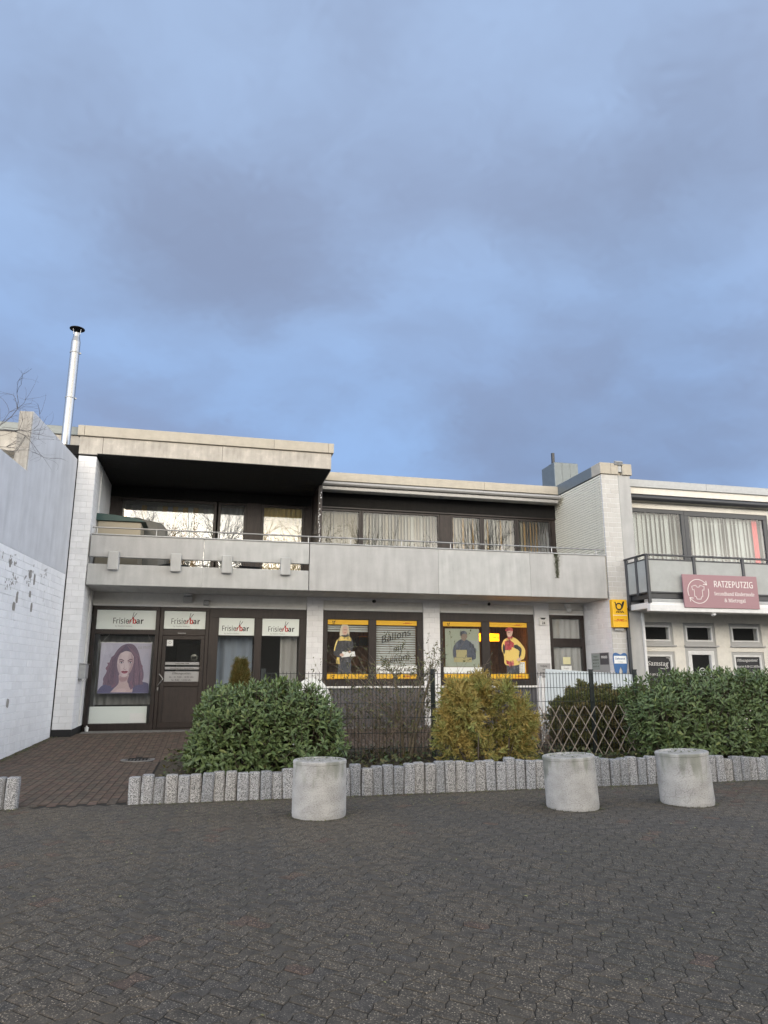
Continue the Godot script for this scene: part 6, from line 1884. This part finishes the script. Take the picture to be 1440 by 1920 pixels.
func make_small_things():
	# hanging picture in the salon window
	var p = thing("hanging_poster", "hanging cloth poster of a long-haired woman in the salon window", "poster", Vector3(0, 0, 0))
	picture(p, "print", -2.36, -1.285, 0.955, 2.055, ZS - 0.14, portrait_print(), 0.7)
	letters(p, "lettering", "GLYNT", -1.45, 1.955, ZS - 0.138, 0.062, M.grey_print, "Droid Sans", false, 0, 0, 0, 1.0, 0.002)
	var mb = MB.new()
	mb.tube([Vector3(-2.38, 2.06, ZS - 0.14), Vector3(-1.27, 2.06, ZS - 0.14)], 0.009, 0.009, 8)
	part(p, "top_rod", mb, M.white_trim)
	mb = MB.new()
	mb.tube([Vector3(-2.36, 2.06, ZS - 0.14), Vector3(-2.2, 2.24, ZS - 0.14)], 0.003, 0.003, 5)
	mb.tube([Vector3(-1.29, 2.06, ZS - 0.14), Vector3(-1.38, 2.24, ZS - 0.14)], 0.003, 0.003, 5)
	part(p, "cord", mb, M.white_trim)
	# letterbox on the pier
	var lb = thing("letterbox", "grey metal letterbox with newspaper holder on the left pier", "letterbox", Vector3(-2.58, 1.23, -16.08))
	bx(lb, "case", Vector3(0.002, 0.05, -0.19), Vector3(0.13, 0.33, 0.19), M.dull_metal, 0.006)
	mb = MB.new()
	mb.prism([Vector2(0, 0.335), Vector2(0.15, 0.335), Vector2(0.15, 0.345), Vector2(0, 0.365)], Transform3D(Basis(), Vector3(0, 0, -0.2)), 0.4)
	part(lb, "lid", mb, M.dull_metal)
	mb = MB.new()
	var arc = []
	for k in 9: arc.append(Vector3(0.065 - 0.055 * cos(PI * k / 8), 0.045 - 0.06 * sin(PI * k / 8), 0))
	for k in 8:
		for s in [-0.17, 0.10]:
			mb.quad(arc[k] + Vector3(0, 0, s), arc[k + 1] + Vector3(0, 0, s), arc[k + 1] + Vector3(0, 0, s + 0.07), arc[k] + Vector3(0, 0, s + 0.07))
	part(lb, "newspaper_holder", mb, M.dull_metal)
	var cup = thing("small_pot", "tiny white pot standing by the salon window", "pot", Vector3(-2.47, 0.178, -16.86))
	mb = MB.new()
	mb.lathe([Vector2(0.0, 0), Vector2(0.035, 0), Vector2(0.046, 0.085), Vector2(0.04, 0.085), Vector2(0.03, 0.02), Vector2(0.0, 0.02)], 16)
	part(cup, "pot", mb, M.white_print)
	mb = MB.new()
	mb.lathe([Vector2(0.0, 0.02), Vector2(0.028, 0.02), Vector2(0.022, 0.10), Vector2(0.0, 0.125)], 12)
	part(cup, "candle", mb, M.white_trim)
	# lamps and cameras under the balcony
	var fl = thing("floodlight", "grey square floodlight over the salon door", "lamp", Vector3(-0.55, 3.07, ZS + 0.02))
	bx(fl, "bracket", Vector3(-0.02, -0.02, -0.04), Vector3(0.02, 0.10, 0.06), M.dull_metal)
	mb = MB.new(); mb.cboxx(Transform3D(Basis(Vector3(1, 0, 0), 0.5), Vector3(0, -0.03, 0.10)), Vector3(0.20, 0.15, 0.07), 0.008)
	part(fl, "lamp_head", mb, M.dull_metal)
	bx(fl, "sensor_box", Vector3(-0.09, 0.055, -0.03), Vector3(0.09, 0.10, 0.08), M.white_trim, 0.008)
	var ws = thing("wall_spot", "small grey wall spot right of the salon floodlight", "lamp", Vector3(-0.14, 2.97, ZS + 0.02))
	mb = MB.new(); mb.cboxx(Transform3D(Basis(Vector3(1, 0, 0), 0.4), Vector3(0, 0, 0.05)), Vector3(0.12, 0.12, 0.09), 0.01)
	part(ws, "lamp_head", mb, M.dull_metal)
	bx(ws, "bracket", Vector3(-0.015, -0.05, -0.04), Vector3(0.015, 0.05, 0.01), M.dull_metal)
	for q in [[3.83, "over the post window with the blinds"], [6.80, "over the post window with the lit yellow box"]]:
		var c = thing("security_camera", "small black security camera " + q[1], "camera", Vector3(q[0], 3.10, ZS + 0.0), "security cameras under the balcony")
		mb = MB.new(); mb.tube([Vector3(0.01, 0.0, 0.04), Vector3(-0.05, -0.015, 0.17)], 0.035, 0.035, 12)
		part(c, "camera_body", mb, M.black_print)
		mb = MB.new(); mb.tube([Vector3(0.02, 0.06, -0.02), Vector3(0.01, 0.02, 0.05)], 0.018, 0.018, 8)
		part(c, "arm", mb, M.white_trim)
	var dl = thing("door_lamp", "white sensor lamp above the right-hand door", "lamp", Vector3(8.98, 3.06, ZS + 0.0))
	bx(dl, "base", Vector3(-0.07, -0.02, -0.02), Vector3(0.07, 0.10, 0.08), M.white_trim, 0.012)
	mb = MB.new(); mb.lathe([Vector2(0.0, -0.08), Vector2(0.05, -0.07), Vector2(0.065, 0.0), Vector2(0.05, 0.04), Vector2(0, 0.04)], 16, Transform3D(Basis(Vector3(1, 0, 0), 0.6), Vector3(0.02, -0.05, 0.08)))
	part(dl, "lamp_head", mb, M.white_trim)
	var hn = thing("house_number_lamp", "white house number lamp reading 24 on the pier beside the right-hand door", "lamp", Vector3(8.24, 2.69, ZS + 0.035))
	bx(hn, "case", Vector3(-0.10, -0.10, 0), Vector3(0.10, 0.10, 0.06), M.white_trim, 0.006)
	mb = MB.new(); mb.prism([Vector2(-0.085, 0.09), Vector2(-0.04, 0.045), Vector2(0.04, 0.045), Vector2(0.085, 0.09)], Transform3D(Basis(), Vector3(0, 0, 0.06)), 0.003)
	part(hn, "visor", mb, M.black_print)
	letters(hn, "lettering", "24", 0.01, -0.045, 0.062, 0.06, M.black_print, "Droid Sans", true)
	var es = thing("entrance_plate", "grey entrance plate with black lettering on the pier by the right-hand door", "sign", Vector3(8.225, 1.50, ZS + 0.032))
	bx(es, "plate", Vector3(-0.18, -0.22, 0), Vector3(0.18, 0.14, 0.006), M.grey_print)
	var rows = ["Eingang", "zur", "Zahnarzt-", "Praxis"]
	for k in 4: letters(es, "lettering", rows[k], 0.0, 0.075 - k * 0.085, 0.007, 0.038, M.black_print)
	# signs on the right pier
	var ps = thing("post_sign", "yellow lit-box style post horn sign on the tall right pier", "sign", Vector3(9.62, 2.80, ZF + 0.02))
	bx(ps, "box", Vector3(-0.20, -0.33, 0.0), Vector3(0.17, 0.34, 0.14), M.yellow, 0.012)
	bx(ps, "side_trim", Vector3(0.171, -0.325, 0.0), Vector3(0.195, 0.335, 0.135), M.yellow_print)
	bx(ps, "divider", Vector3(-0.20, -0.045, 0.139), Vector3(0.17, -0.032, 0.143), M.cream_print)
	horn(ps, -0.015, 0.17, 0.141, 0.25, M.black_print)
	parcel_logo(ps, -0.015, -0.16, 0.141, 0.058)
	bx(ps, "bracket", Vector3(-0.12, -0.40, 0.0), Vector3(0.12, -0.33, 0.05), M.dull_metal)
	var ts = thing("tooth_sign", "blue tooth-shaped dentist sign on the tall right pier", "sign", Vector3(9.61, 1.60, ZF + 0.008))
	mb = MB.new()
	var tp = [[-0.19, 0.18], [-0.17, 0.255], [-0.10, 0.275], [-0.02, 0.245], [0.03, 0.235], [0.10, 0.27], [0.17, 0.255], [0.195, 0.18], [0.185, 0.02], [0.16, -0.14], [0.13, -0.28], [0.07, -0.30], [0.05, -0.18], [0.0, -0.06], [-0.05, -0.18], [-0.07, -0.30], [-0.13, -0.28], [-0.16, -0.14], [-0.185, 0.02]]
	var t2 = []
	for q in smoothed(tp, 3): t2.append(Vector2(q[0], q[1]))
	mb.prism(t2, Transform3D(), 0.012)
	part(ts, "board", mb, M.blue_print)
	bx(ts, "label_plate", Vector3(-0.165, 0.02, 0.012), Vector3(0.165, 0.20, 0.015), M.white_print)
	letters(ts, "lettering", "Zahnarzt", 0.0, 0.135, 0.0155, 0.045, M.blue_print, "Droid Sans", true, 0, 0, 0, 1.0, 0.002)
	letters(ts, "lettering", "1. Etage", 0.0, 0.06, 0.0155, 0.028, M.grey_print, "Droid Sans", false, 0, 0, 0, 1.0, 0.002)
	var pl = thing("practice_plates", "dark and pale practice plates on the wall beside the right-hand door", "sign", Vector3(9.44, 1.62, -16.3))
	pl.rotation.y = -PI / 2
	bx(pl, "backing_plate", Vector3(-0.42, -0.25, 0.0), Vector3(0.42, 0.27, 0.006), M.grey_print)
	bx(pl, "dark_plate", Vector3(0.0, -0.02, 0.0065), Vector3(0.40, 0.26, 0.010), M.dado)
	bx(pl, "pale_plate", Vector3(-0.40, -0.14, 0.0065), Vector3(-0.02, 0.24, 0.010), M.slat_white)
	letters(pl, "lettering", "PRAXIS", 0.2, 0.16, 0.0105, 0.06, M.white_print, "Droid Sans", true, 0, 0, 0, 1, 0.002)
	for k in 4: letters(pl, "lettering", ["Praxis für", "Zahnheilkunde", "Mo - Fr 8 - 12", "Di, Do 14 - 18"][k], -0.21, 0.18 - k * 0.08, 0.0105, 0.032, M.black_print, "Droid Sans", false, 0, 0, 0, 1, 0.002)
	# drain in the drive
	var dg = thing("drain_grate", "round iron drain grate set in the driveway", "drain", Vector3(-1.05, 0.012, -12.8))
	mb = MB.new()
	mb.lathe([Vector2(0.27, -0.06), Vector2(0.27, 0.0), Vector2(0.20, 0.0), Vector2(0.20, -0.06)], 28)
	part(dg, "frame", mb, M.slab)
	mb = MB.new()
	for k in 7:
		var x = -0.165 + k * 0.055
		var hl = sqrt(maxf(0.0, 0.19 * 0.19 - x * x))
		if hl > 0.03: mb.cbox(Vector3(x - 0.014, -0.03, -hl), Vector3(x + 0.014, -0.002, hl), 0.003)
	part(dg, "grate_bars", mb, M.dark_metal)
	mb = MB.new()
	mb.lathe([Vector2(0.0, -0.01), Vector2(0.20, -0.01)], 24, Transform3D(Basis(), Vector3(0, -0.05, 0)))
	part(dg, "sump", mb, M.soot)
	# things on the balcony
	var sb = thing("storage_box", "beige garden box with dark green lid on the balcony", "storage box", Vector3(-2.15, 3.335, -16.9))
	bx(sb, "box", Vector3(-0.42, 0, -0.4), Vector3(0.50, 1.36, 0.4), M.beige_plastic, 0.02)
	mb = MB.new()
	mb.prism([Vector2(-0.45, 1.365), Vector2(0.60, 1.365), Vector2(0.40, 1.44), Vector2(-0.1, 1.50), Vector2(-0.45, 1.52)], Transform3D(Basis(), Vector3(0, 0, -0.45)), 0.9)
	part(sb, "lid", mb, M.green_lid)
	var gr = thing("covered_grill", "grey tarpaulin-covered grill behind the beige box on the balcony", "grill", Vector3(-1.72, 3.335, -17.75))
	mb = MB.new()
	rng.seed = 8
	var nz = FastNoiseLite.new(); nz.seed = 5; nz.frequency = 3.0
	var rings = [[0.0, 0.62, 0.36], [0.5, 0.58, 0.34], [1.0, 0.57, 0.33], [1.45, 0.55, 0.32], [1.62, 0.45, 0.26], [1.68, 0.2, 0.1]]
	var RP = []
	for q in rings:
		var row = []
		for k in 20:
			var a = TAU * k / 20
			var c = Vector2(cos(a), -sin(a))
			var f = pow(pow(absf(c.x), 5.0) + pow(absf(c.y), 5.0), -0.2) * (1.0 + 0.10 * nz.get_noise_3d(c.x, q[0] * 1.2, c.y))
			row.append(Vector3(c.x * f * q[1], q[0] - (0.05 if q[0] > 1.0 else 0.0) * c.x, c.y * f * q[2]))
		RP.append(row)
	for j in RP.size() - 1:
		for k in 20: mb.quad(RP[j][k], RP[j][(k + 1) % 20], RP[j + 1][(k + 1) % 20], RP[j + 1][k])
	for k in 20: mb.tri(Vector3(0, 1.69, 0), RP[5][k], RP[5][(k + 1) % 20])
	part(gr, "cover", mb, M.tarp)
	for q in [[-0.9, -0.9, "black wire balcony chair behind the second parapet block"], [0.75, 0.2, "black balcony chair behind the third parapet block"]]:
		var ch = thing("balcony_chair", q[2], "chair", Vector3(q[0], 3.335, -16.6), "chairs on the balcony", q[1])
		mb = MB.new(); mb.cbox(Vector3(-0.24, 0.40, -0.24), Vector3(0.24, 0.43, 0.24), 0.01)
		part(ch, "seat", mb, M.dark_metal)
		mb = MB.new()
		for k in 7: mb.tube([Vector3(-0.22 + k * 0.073, 0.43, -0.22), Vector3(-0.22 + k * 0.073, 0.82, -0.30)], 0.008, 0.008, 6)
		mb.tube([Vector3(-0.25, 0.83, -0.30), Vector3(0.25, 0.83, -0.30)], 0.013, 0.013, 8)
		part(ch, "backrest", mb, M.dark_metal)
		for sx in [-1, 1]:
			for sz in [-1, 1]:
				mb = MB.new(); mb.tube([Vector3(sx * 0.24, 0, sz * 0.24), Vector3(sx * 0.21, 0.41, sz * 0.21)], 0.012, 0.012, 6)
				part(ch, "leg", mb, M.dark_metal)
	# moss hanging from a joint of the parapet
	rng.seed = 50
	var xf = []
	for k in 900:
		var f = pow(rng.randf(), 1.3)
		xf.append(Transform3D(Basis(Vector3.UP, rng.randf() * TAU) * Basis(Vector3(1, 0, 0), rng.randf_range(1.2, 2.8)) * Basis.from_scale(Vector3.ONE * rng.randf_range(0.12, 0.32)), Vector3(8.085 + rng.randfn(0, 0.034) * (1.15 - 0.5 * f), 4.23 - f * 0.58, ZF + 0.006 + rng.randf() * 0.012)))
	var ms = many(self, "moss_tuft", leaf_mesh(0.10, 0.06), M.privet, xf)
	ms.set_meta("label", "dark moss streak hanging down the right parapet panel"); ms.set_meta("category", "moss")

func flat_figure(called, label, x, shapes, z):
	# life-size printed cut-out standing behind the pane: printed board pieces that share one picture
	var t = thing(called, label, "cutout figure", Vector3(x, 1.26, z), "printed cut-out figures in the post windows")
	var box = Rect2(-0.55, 0.0, 1.1, 1.32)
	var im = Image.create(440, 528, false, Image.FORMAT_RGBA8)
	im.fill(Color(0.3, 0.3, 0.3))
	var fr = RandomNumberGenerator.new()
	fr.seed = int(x * 100)
	for s in shapes:
		var pts = []
		var lo = Vector2(9, 9); var hi = Vector2(-9, -9)
		for q in (smoothed(s[2], 3) if s[3] else s[2]):
			var c = [(q[0] - box.position.x) / box.size.x, 1.0 - (q[1] - box.position.y) / box.size.y]
			pts.append(c)
			lo = lo.min(Vector2(c[0], c[1])); hi = hi.max(Vector2(c[0], c[1]))
		var base = s[1].albedo_color
		fill(im, pts, base)
		# folds and modelling as the camera printed them
		var n = int(clampf((hi.x - lo.x) * (hi.y - lo.y) * 400.0, 0.0, 16.0))
		if s[0] in ["parcel", "face", "hand", "background", "box", "head", "pale_panel", "eyes", "mouth"]: n = 0
		for k in n:
			var p = Vector2(fr.randf_range(lo.x, hi.x), fr.randf_range(lo.y, hi.y))
			var poly = PackedVector2Array()
			for q in pts: poly.append(Vector2(q[0], q[1]))
			if not Geometry2D.is_point_in_polygon(p, poly): continue
			var tone = base.darkened(0.45) if fr.randf() < 0.6 else base.lightened(0.25)
			tone.a = 0.55
			soft(im, oval(p.x, p.y, fr.randf_range(0.008, 0.03), fr.randf_range(0.02, 0.06), 12), tone, 8)
	var m = StandardMaterial3D.new()
	m.resource_name = called + "_print"
	m.albedo_texture = ImageTexture.create_from_image(im)
	m.roughness = 0.5
	var k2 = 0
	for s in shapes:
		var mb = MB.new()
		mb.uvbox = box
		var pts = []
		for q in (smoothed(s[2], 3) if s[3] else s[2]): pts.append(Vector2(q[0], q[1]))
		mb.prism(pts, Transform3D(Basis(), Vector3(0, 0, k2 * 0.0012)), 0.0012 if k2 > 0 else 0.004)
		if k2 == 0: k2 = 3
		part(t, s[0], mb, m)
		k2 += 1
	return t

func make_figures():
	var skin = mat("print_skin", 0.62, 0.42, 0.33, 0.5)
	var blond = mat("print_blond", 0.62, 0.56, 0.42, 0.5)
	var navy = mat("print_navy", 0.028, 0.030, 0.038, 0.5)
	var trousers = mat("print_trousers", 0.045, 0.05, 0.065, 0.5)
	var yl = mat("print_yellow", 0.80, 0.60, 0.16, 0.5)
	var redj = mat("print_red", 0.42, 0.035, 0.045, 0.5)
	var lips = mat("print_lips", 0.40, 0.08, 0.08, 0.5)
	var z = ZS - 0.055
	# woman in a dark and yellow jacket carrying a white parcel
	flat_figure("printed_figure", "printed cut-out of a blond woman in dark yellow-trimmed jacket carrying a white parcel", 3.13, [
		["trousers", trousers, [[-0.17, 0.0], [0.14, 0.0], [0.16, 0.3], [0.15, 0.52], [-0.15, 0.52], [-0.16, 0.3]], false],
		["hair", blond, [[-0.09, 0.98], [-0.13, 1.06], [-0.10, 1.22], [-0.05, 1.29], [0.04, 1.29], [0.09, 1.22], [0.11, 1.06], [0.09, 0.98]], true],
		["jacket", navy, [[-0.16, 0.45], [-0.17, 0.72], [-0.19, 0.85], [-0.15, 0.96], [-0.07, 1.02], [0.08, 1.02], [0.16, 0.95], [0.21, 0.82], [0.18, 0.66], [0.17, 0.45]], true],
		["sleeve", navy, [[-0.19, 0.93], [-0.26, 0.72], [-0.27, 0.58], [-0.18, 0.52], [-0.06, 0.55], [-0.06, 0.62], [-0.17, 0.66], [-0.15, 0.88]], true],
		["yellow_yoke", yl, [[-0.16, 0.93], [-0.10, 1.0], [0.0, 0.97], [0.10, 1.0], [0.16, 0.93], [0.15, 0.885], [0.0, 0.90], [-0.15, 0.885]], false],
		["sleeve_stripe", yl, [[-0.20, 0.90], [-0.255, 0.74], [-0.26, 0.66], [-0.235, 0.66], [-0.22, 0.76], [-0.17, 0.90]], true],
		["jacket_tail", yl, [[-0.19, 0.50], [-0.13, 0.50], [-0.12, 0.34], [-0.21, 0.36]], false],
		["parcel", M.white_print, [[-0.08, 0.50], [0.26, 0.53], [0.24, 0.64], [-0.06, 0.635]], false],
		["hand", skin, [[-0.12, 0.54], [-0.05, 0.52], [-0.03, 0.56], [-0.05, 0.59], [-0.11, 0.585]], true],
		["hand", skin, [[0.07, 0.62], [0.12, 0.66], [0.14, 0.645], [0.13, 0.62]], true],
		["face", skin, [[-0.06, 1.13], [-0.05, 1.06], [0.0, 1.02], [0.05, 1.06], [0.06, 1.13], [0.05, 1.21], [0.0, 1.24], [-0.05, 1.21]], true],
		["eyes", navy, [[-0.035, 1.142], [-0.012, 1.142], [-0.012, 1.150], [0.012, 1.150], [0.012, 1.142], [0.036, 1.142], [0.036, 1.154], [-0.035, 1.154]], false],
		["mouth", lips, [[-0.025, 1.085], [0.025, 1.085], [0.015, 1.072], [-0.015, 1.072]], false]], z)
	# man in a yellow and red jacket holding a parcel under his arm
	flat_figure("printed_figure", "printed cut-out of a man in cap and yellow-red jacket holding a parcel", 7.40, [
		["trousers", trousers, [[-0.14, 0.0], [0.20, 0.0], [0.20, 0.42], [-0.14, 0.42]], false],
		["jacket", yl, [[-0.17, 0.34], [-0.20, 0.55], [-0.26, 0.74], [-0.22, 0.92], [-0.12, 1.00], [0.02, 1.03], [0.16, 0.98], [0.30, 0.84], [0.38, 0.70], [0.34, 0.50], [0.26, 0.46], [0.18, 0.34]], true],
		["red_vest", redj, [[-0.18, 0.70], [-0.17, 0.92], [-0.02, 0.95], [0.08, 0.88], [0.06, 0.72]], false],
		["dark_sleeve", navy, [[0.10, 0.84], [0.25, 0.78], [0.28, 0.68], [0.22, 0.52], [0.18, 0.52], [0.22, 0.68], [0.10, 0.75]], true],
		["dark_sleeve", navy, [[-0.20, 0.86], [-0.235, 0.74], [-0.20, 0.62], [-0.17, 0.70]], true],
		["parcel", yl, [[-0.16, 0.46], [-0.14, 0.66], [-0.02, 0.64], [0.02, 0.78], [0.18, 0.72], [0.20, 0.52], [0.06, 0.40]], false],
		["red_corner", redj, [[-0.14, 0.36], [-0.15, 0.46], [-0.02, 0.40], [0.06, 0.38], [0.0, 0.33]], false],
		["hand", skin, [[0.16, 0.50], [0.24, 0.52], [0.25, 0.47], [0.19, 0.43], [0.14, 0.45]], true],
		["neck", redj, [[-0.10, 0.98], [0.04, 1.0], [0.06, 1.05], [-0.08, 1.03]], false],
		["face", skin, [[-0.11, 1.16], [-0.10, 1.06], [-0.05, 1.02], [0.02, 1.06], [0.05, 1.14], [0.04, 1.20], [-0.09, 1.20]], true],
		["cap", redj, [[-0.15, 1.18], [-0.12, 1.24], [-0.04, 1.28], [0.04, 1.25], [0.06, 1.18], [-0.02, 1.19]], true],
		["eyes", navy, [[-0.09, 1.135], [-0.02, 1.135], [-0.02, 1.148], [-0.09, 1.148]], false],
		["mouth", M.white_print, [[-0.08, 1.075], [-0.03, 1.08], [-0.04, 1.068], [-0.07, 1.063]], false]], z)
	# printed poster of a man in a dark jumper
	var pb = mat("print_back", 0.30, 0.34, 0.26, 0.5)
	var pn = mat("print_blue", 0.055, 0.07, 0.10, 0.5)
	var ps = mat("print_dim_skin", 0.20, 0.15, 0.12, 0.5)
	var pa = mat("print_parcel", 0.36, 0.33, 0.16, 0.5)
	flat_figure("window_poster", "greenish poster of a man in dark jumper holding a box in the post window", 6.15, [
		["background", pb, [[-0.50, 0.29], [0.40, 0.29], [0.40, 1.22], [-0.50, 1.22]], false],
		["pale_panel", M.slat_white, [[0.14, 0.70], [0.36, 0.68], [0.36, 0.92], [0.14, 0.94]], false],
		["jumper", pn, [[-0.30, 0.55], [-0.28, 0.78], [-0.16, 0.92], [-0.02, 0.97], [0.12, 0.92], [0.26, 0.78], [0.30, 0.52], [0.2, 0.46], [-0.2, 0.46]], true],
		["head", ps, [[-0.09, 1.03], [-0.06, 0.95], [0.0, 0.92], [0.05, 0.96], [0.08, 1.03], [0.06, 1.12], [-0.01, 1.15], [-0.07, 1.12]], true],
		["cap", pn, [[-0.09, 1.07], [-0.08, 1.14], [-0.01, 1.17], [0.06, 1.14], [0.08, 1.08], [0.0, 1.10]], true],
		["box", pa, [[-0.22, 0.52], [0.06, 0.52], [0.06, 0.70], [-0.22, 0.70]], false],
		["box", pa, [[-0.28, 0.40], [0.18, 0.40], [0.18, 0.515], [-0.28, 0.515]], false]], ZS - 0.055)
	# framed certificate
	var fc = thing("framed_notice", "small yellow-framed notice at the foot of the right post window", "notice", Vector3(7.67, 1.40, ZS - 0.10))
	bx(fc, "frame", Vector3(-0.135, -0.03, -0.01), Vector3(0.135, 0.30, 0.0), M.yellow_print, 0.003)
	bx(fc, "sheet", Vector3(-0.10, 0.0, 0.0), Vector3(0.10, 0.27, 0.003), M.white_print)
	for k in 6: letters(fc, "lettering", ["Öffnungszeiten", "Mo 9 - 18", "Di 9 - 18", "Mi 9 - 13", "Do 9 - 18", "Fr 9 - 18"][k], 0, 0.235 - k * 0.038, 0.004, 0.017, M.black_print, "Droid Sans", false, 0, 0, 0, 1, 0.001)
	# lit yellow box signs inside
	for q in [[6.62, 0.19, "left"], [7.06, 0.17, "right"]]: pass
	var ls = thing("lit_sign", "glowing yellow parcel box sign inside the post office", "sign", Vector3(6.92, 2.30, -17.55))
	var gm = StandardMaterial3D.new()
	gm.resource_name = "lit_yellow"
	gm.albedo_color = lin(0.8, 0.45, 0.02)
	gm.emission_enabled = true
	gm.emission = Color(1.0, 0.62, 0.03)
	gm.emission_energy_multiplier = 0.5
	bx(ls, "lamp_box", Vector3(-0.40, -0.10, -0.05), Vector3(0.36, 0.10, 0.05), gm, 0.008)
	parcel_logo(ls, 0.19, 0.0, 0.052, 0.05)
	var om = OmniLight3D.new()
	om.name = "lamp_light"
	om.light_color = Color(1.0, 0.66, 0.25)
	om.light_energy = 0.9
	om.omni_range = 8.0
	om.omni_attenuation = 2.0
	om.light_size = 0.2
	om.shadow_enabled = true
	ls.add_child(om)
	om.position = Vector3(0, 0, 0.2)

# ---------------------------------------------------------------- what the windows mirror, behind the viewer
func make_opposite_side():
	var h = thing("opposite_house", "brown two-storey house across the square, mirrored in the shop windows", "building", Vector3(3, 0, 26))
	bx(h, "wall", Vector3(-16, 0, 0), Vector3(22, 6.2, 8), M.drive_b)
	var mb = MB.new()
	mb.prism([Vector2(-0.6, 6.15), Vector2(8.6, 6.15), Vector2(4, 8.6)], Transform3D(Basis(Vector3(0, 0, 1), Vector3(0, 1, 0), Vector3(-1, 0, 0)), Vector3(22.5, 0, 0)), 39.0)
	part(h, "roof", mb, M.drive_b)
	for k in 8:
		for j in 2: bx(h, "window", Vector3(-14 + k * 4.4, 0.9 + j * 2.8, -0.02), Vector3(-12.4 + k * 4.4, 2.2 + j * 2.8, -0.001), M.shop_dark)
	var h2 = thing("opposite_terrace", "dark two-storey terrace at the right across the square, mirrored in the small windows", "building", Vector3(48, 0, 24))
	bx(h2, "wall", Vector3(-24, 0, 0), Vector3(30, 6.0, 8), M.drive_b)
	mb = MB.new()
	mb.prism([Vector2(-0.6, 5.95), Vector2(8.6, 5.95), Vector2(4, 8.4)], Transform3D(Basis(Vector3(0, 0, 1), Vector3(0, 1, 0), Vector3(-1, 0, 0)), Vector3(30.5, 0, 0)), 55.0)
	part(h2, "roof", mb, M.drive_b)
	for k in 10:
		for j in 2: bx(h2, "window", Vector3(-17.5 + k * 4.6, 0.9 + j * 2.7, -0.02), Vector3(-15.9 + k * 4.6, 2.2 + j * 2.7, -0.001), M.shop_dark)
	var spots = [[-6.0, 17.0, 13.0], [-1.6, 18.0, 14.0], [1.2, 17.5, 13.2], [6.5, 18.5, 13.5], [13.0, 18.0, 13.0], [21.0, 17.0, 14.0]]
	for i in spots.size():
		var q = spots[i]
		rng.seed = 700 + i
		var t = thing("street_tree", ["bare winter tree mirrored in the windows, first across the square", "slender bare tree mirrored in the upper left window", "bare tree mirrored near the middle windows", "bare tree mirrored in the ribbon windows", "tall bare tree at the right across the square", "bare tree at the far right across the square"][i], "tree", Vector3(q[0], 0, q[1]), "bare trees across the square")
		var tips = []
		mb = MB.new()
		mb.tube([Vector3(0, 0, 0), Vector3(0.05, q[2] * 0.15, 0), Vector3(0, q[2] * 0.3, 0.05)], 0.24, 0.18, 8)
		part(t, "trunk", mb, M.twig_grey)
		mb = MB.new()
		for k in 5: grow(mb, Vector3(0, q[2] * rng.randf_range(0.22, 0.3), 0), Vector3(rng.randfn(0, 0.45), 1, rng.randfn(0, 0.45)).normalized(), q[2] * 0.30, 0.15, 4, 0.10, tips, 0.42)
		part(t, "crown", mb, M.twig_grey)

func _ready():
	setup()
	make_textures()
	make_materials()
	make_ground()
	make_shops()
	make_neighbour()
	make_left_wall()
	make_roof_things()
	make_edging()
	make_bollards()
	make_fence()
	make_plants()
	make_figures()
	make_small_things()
	make_opposite_side()
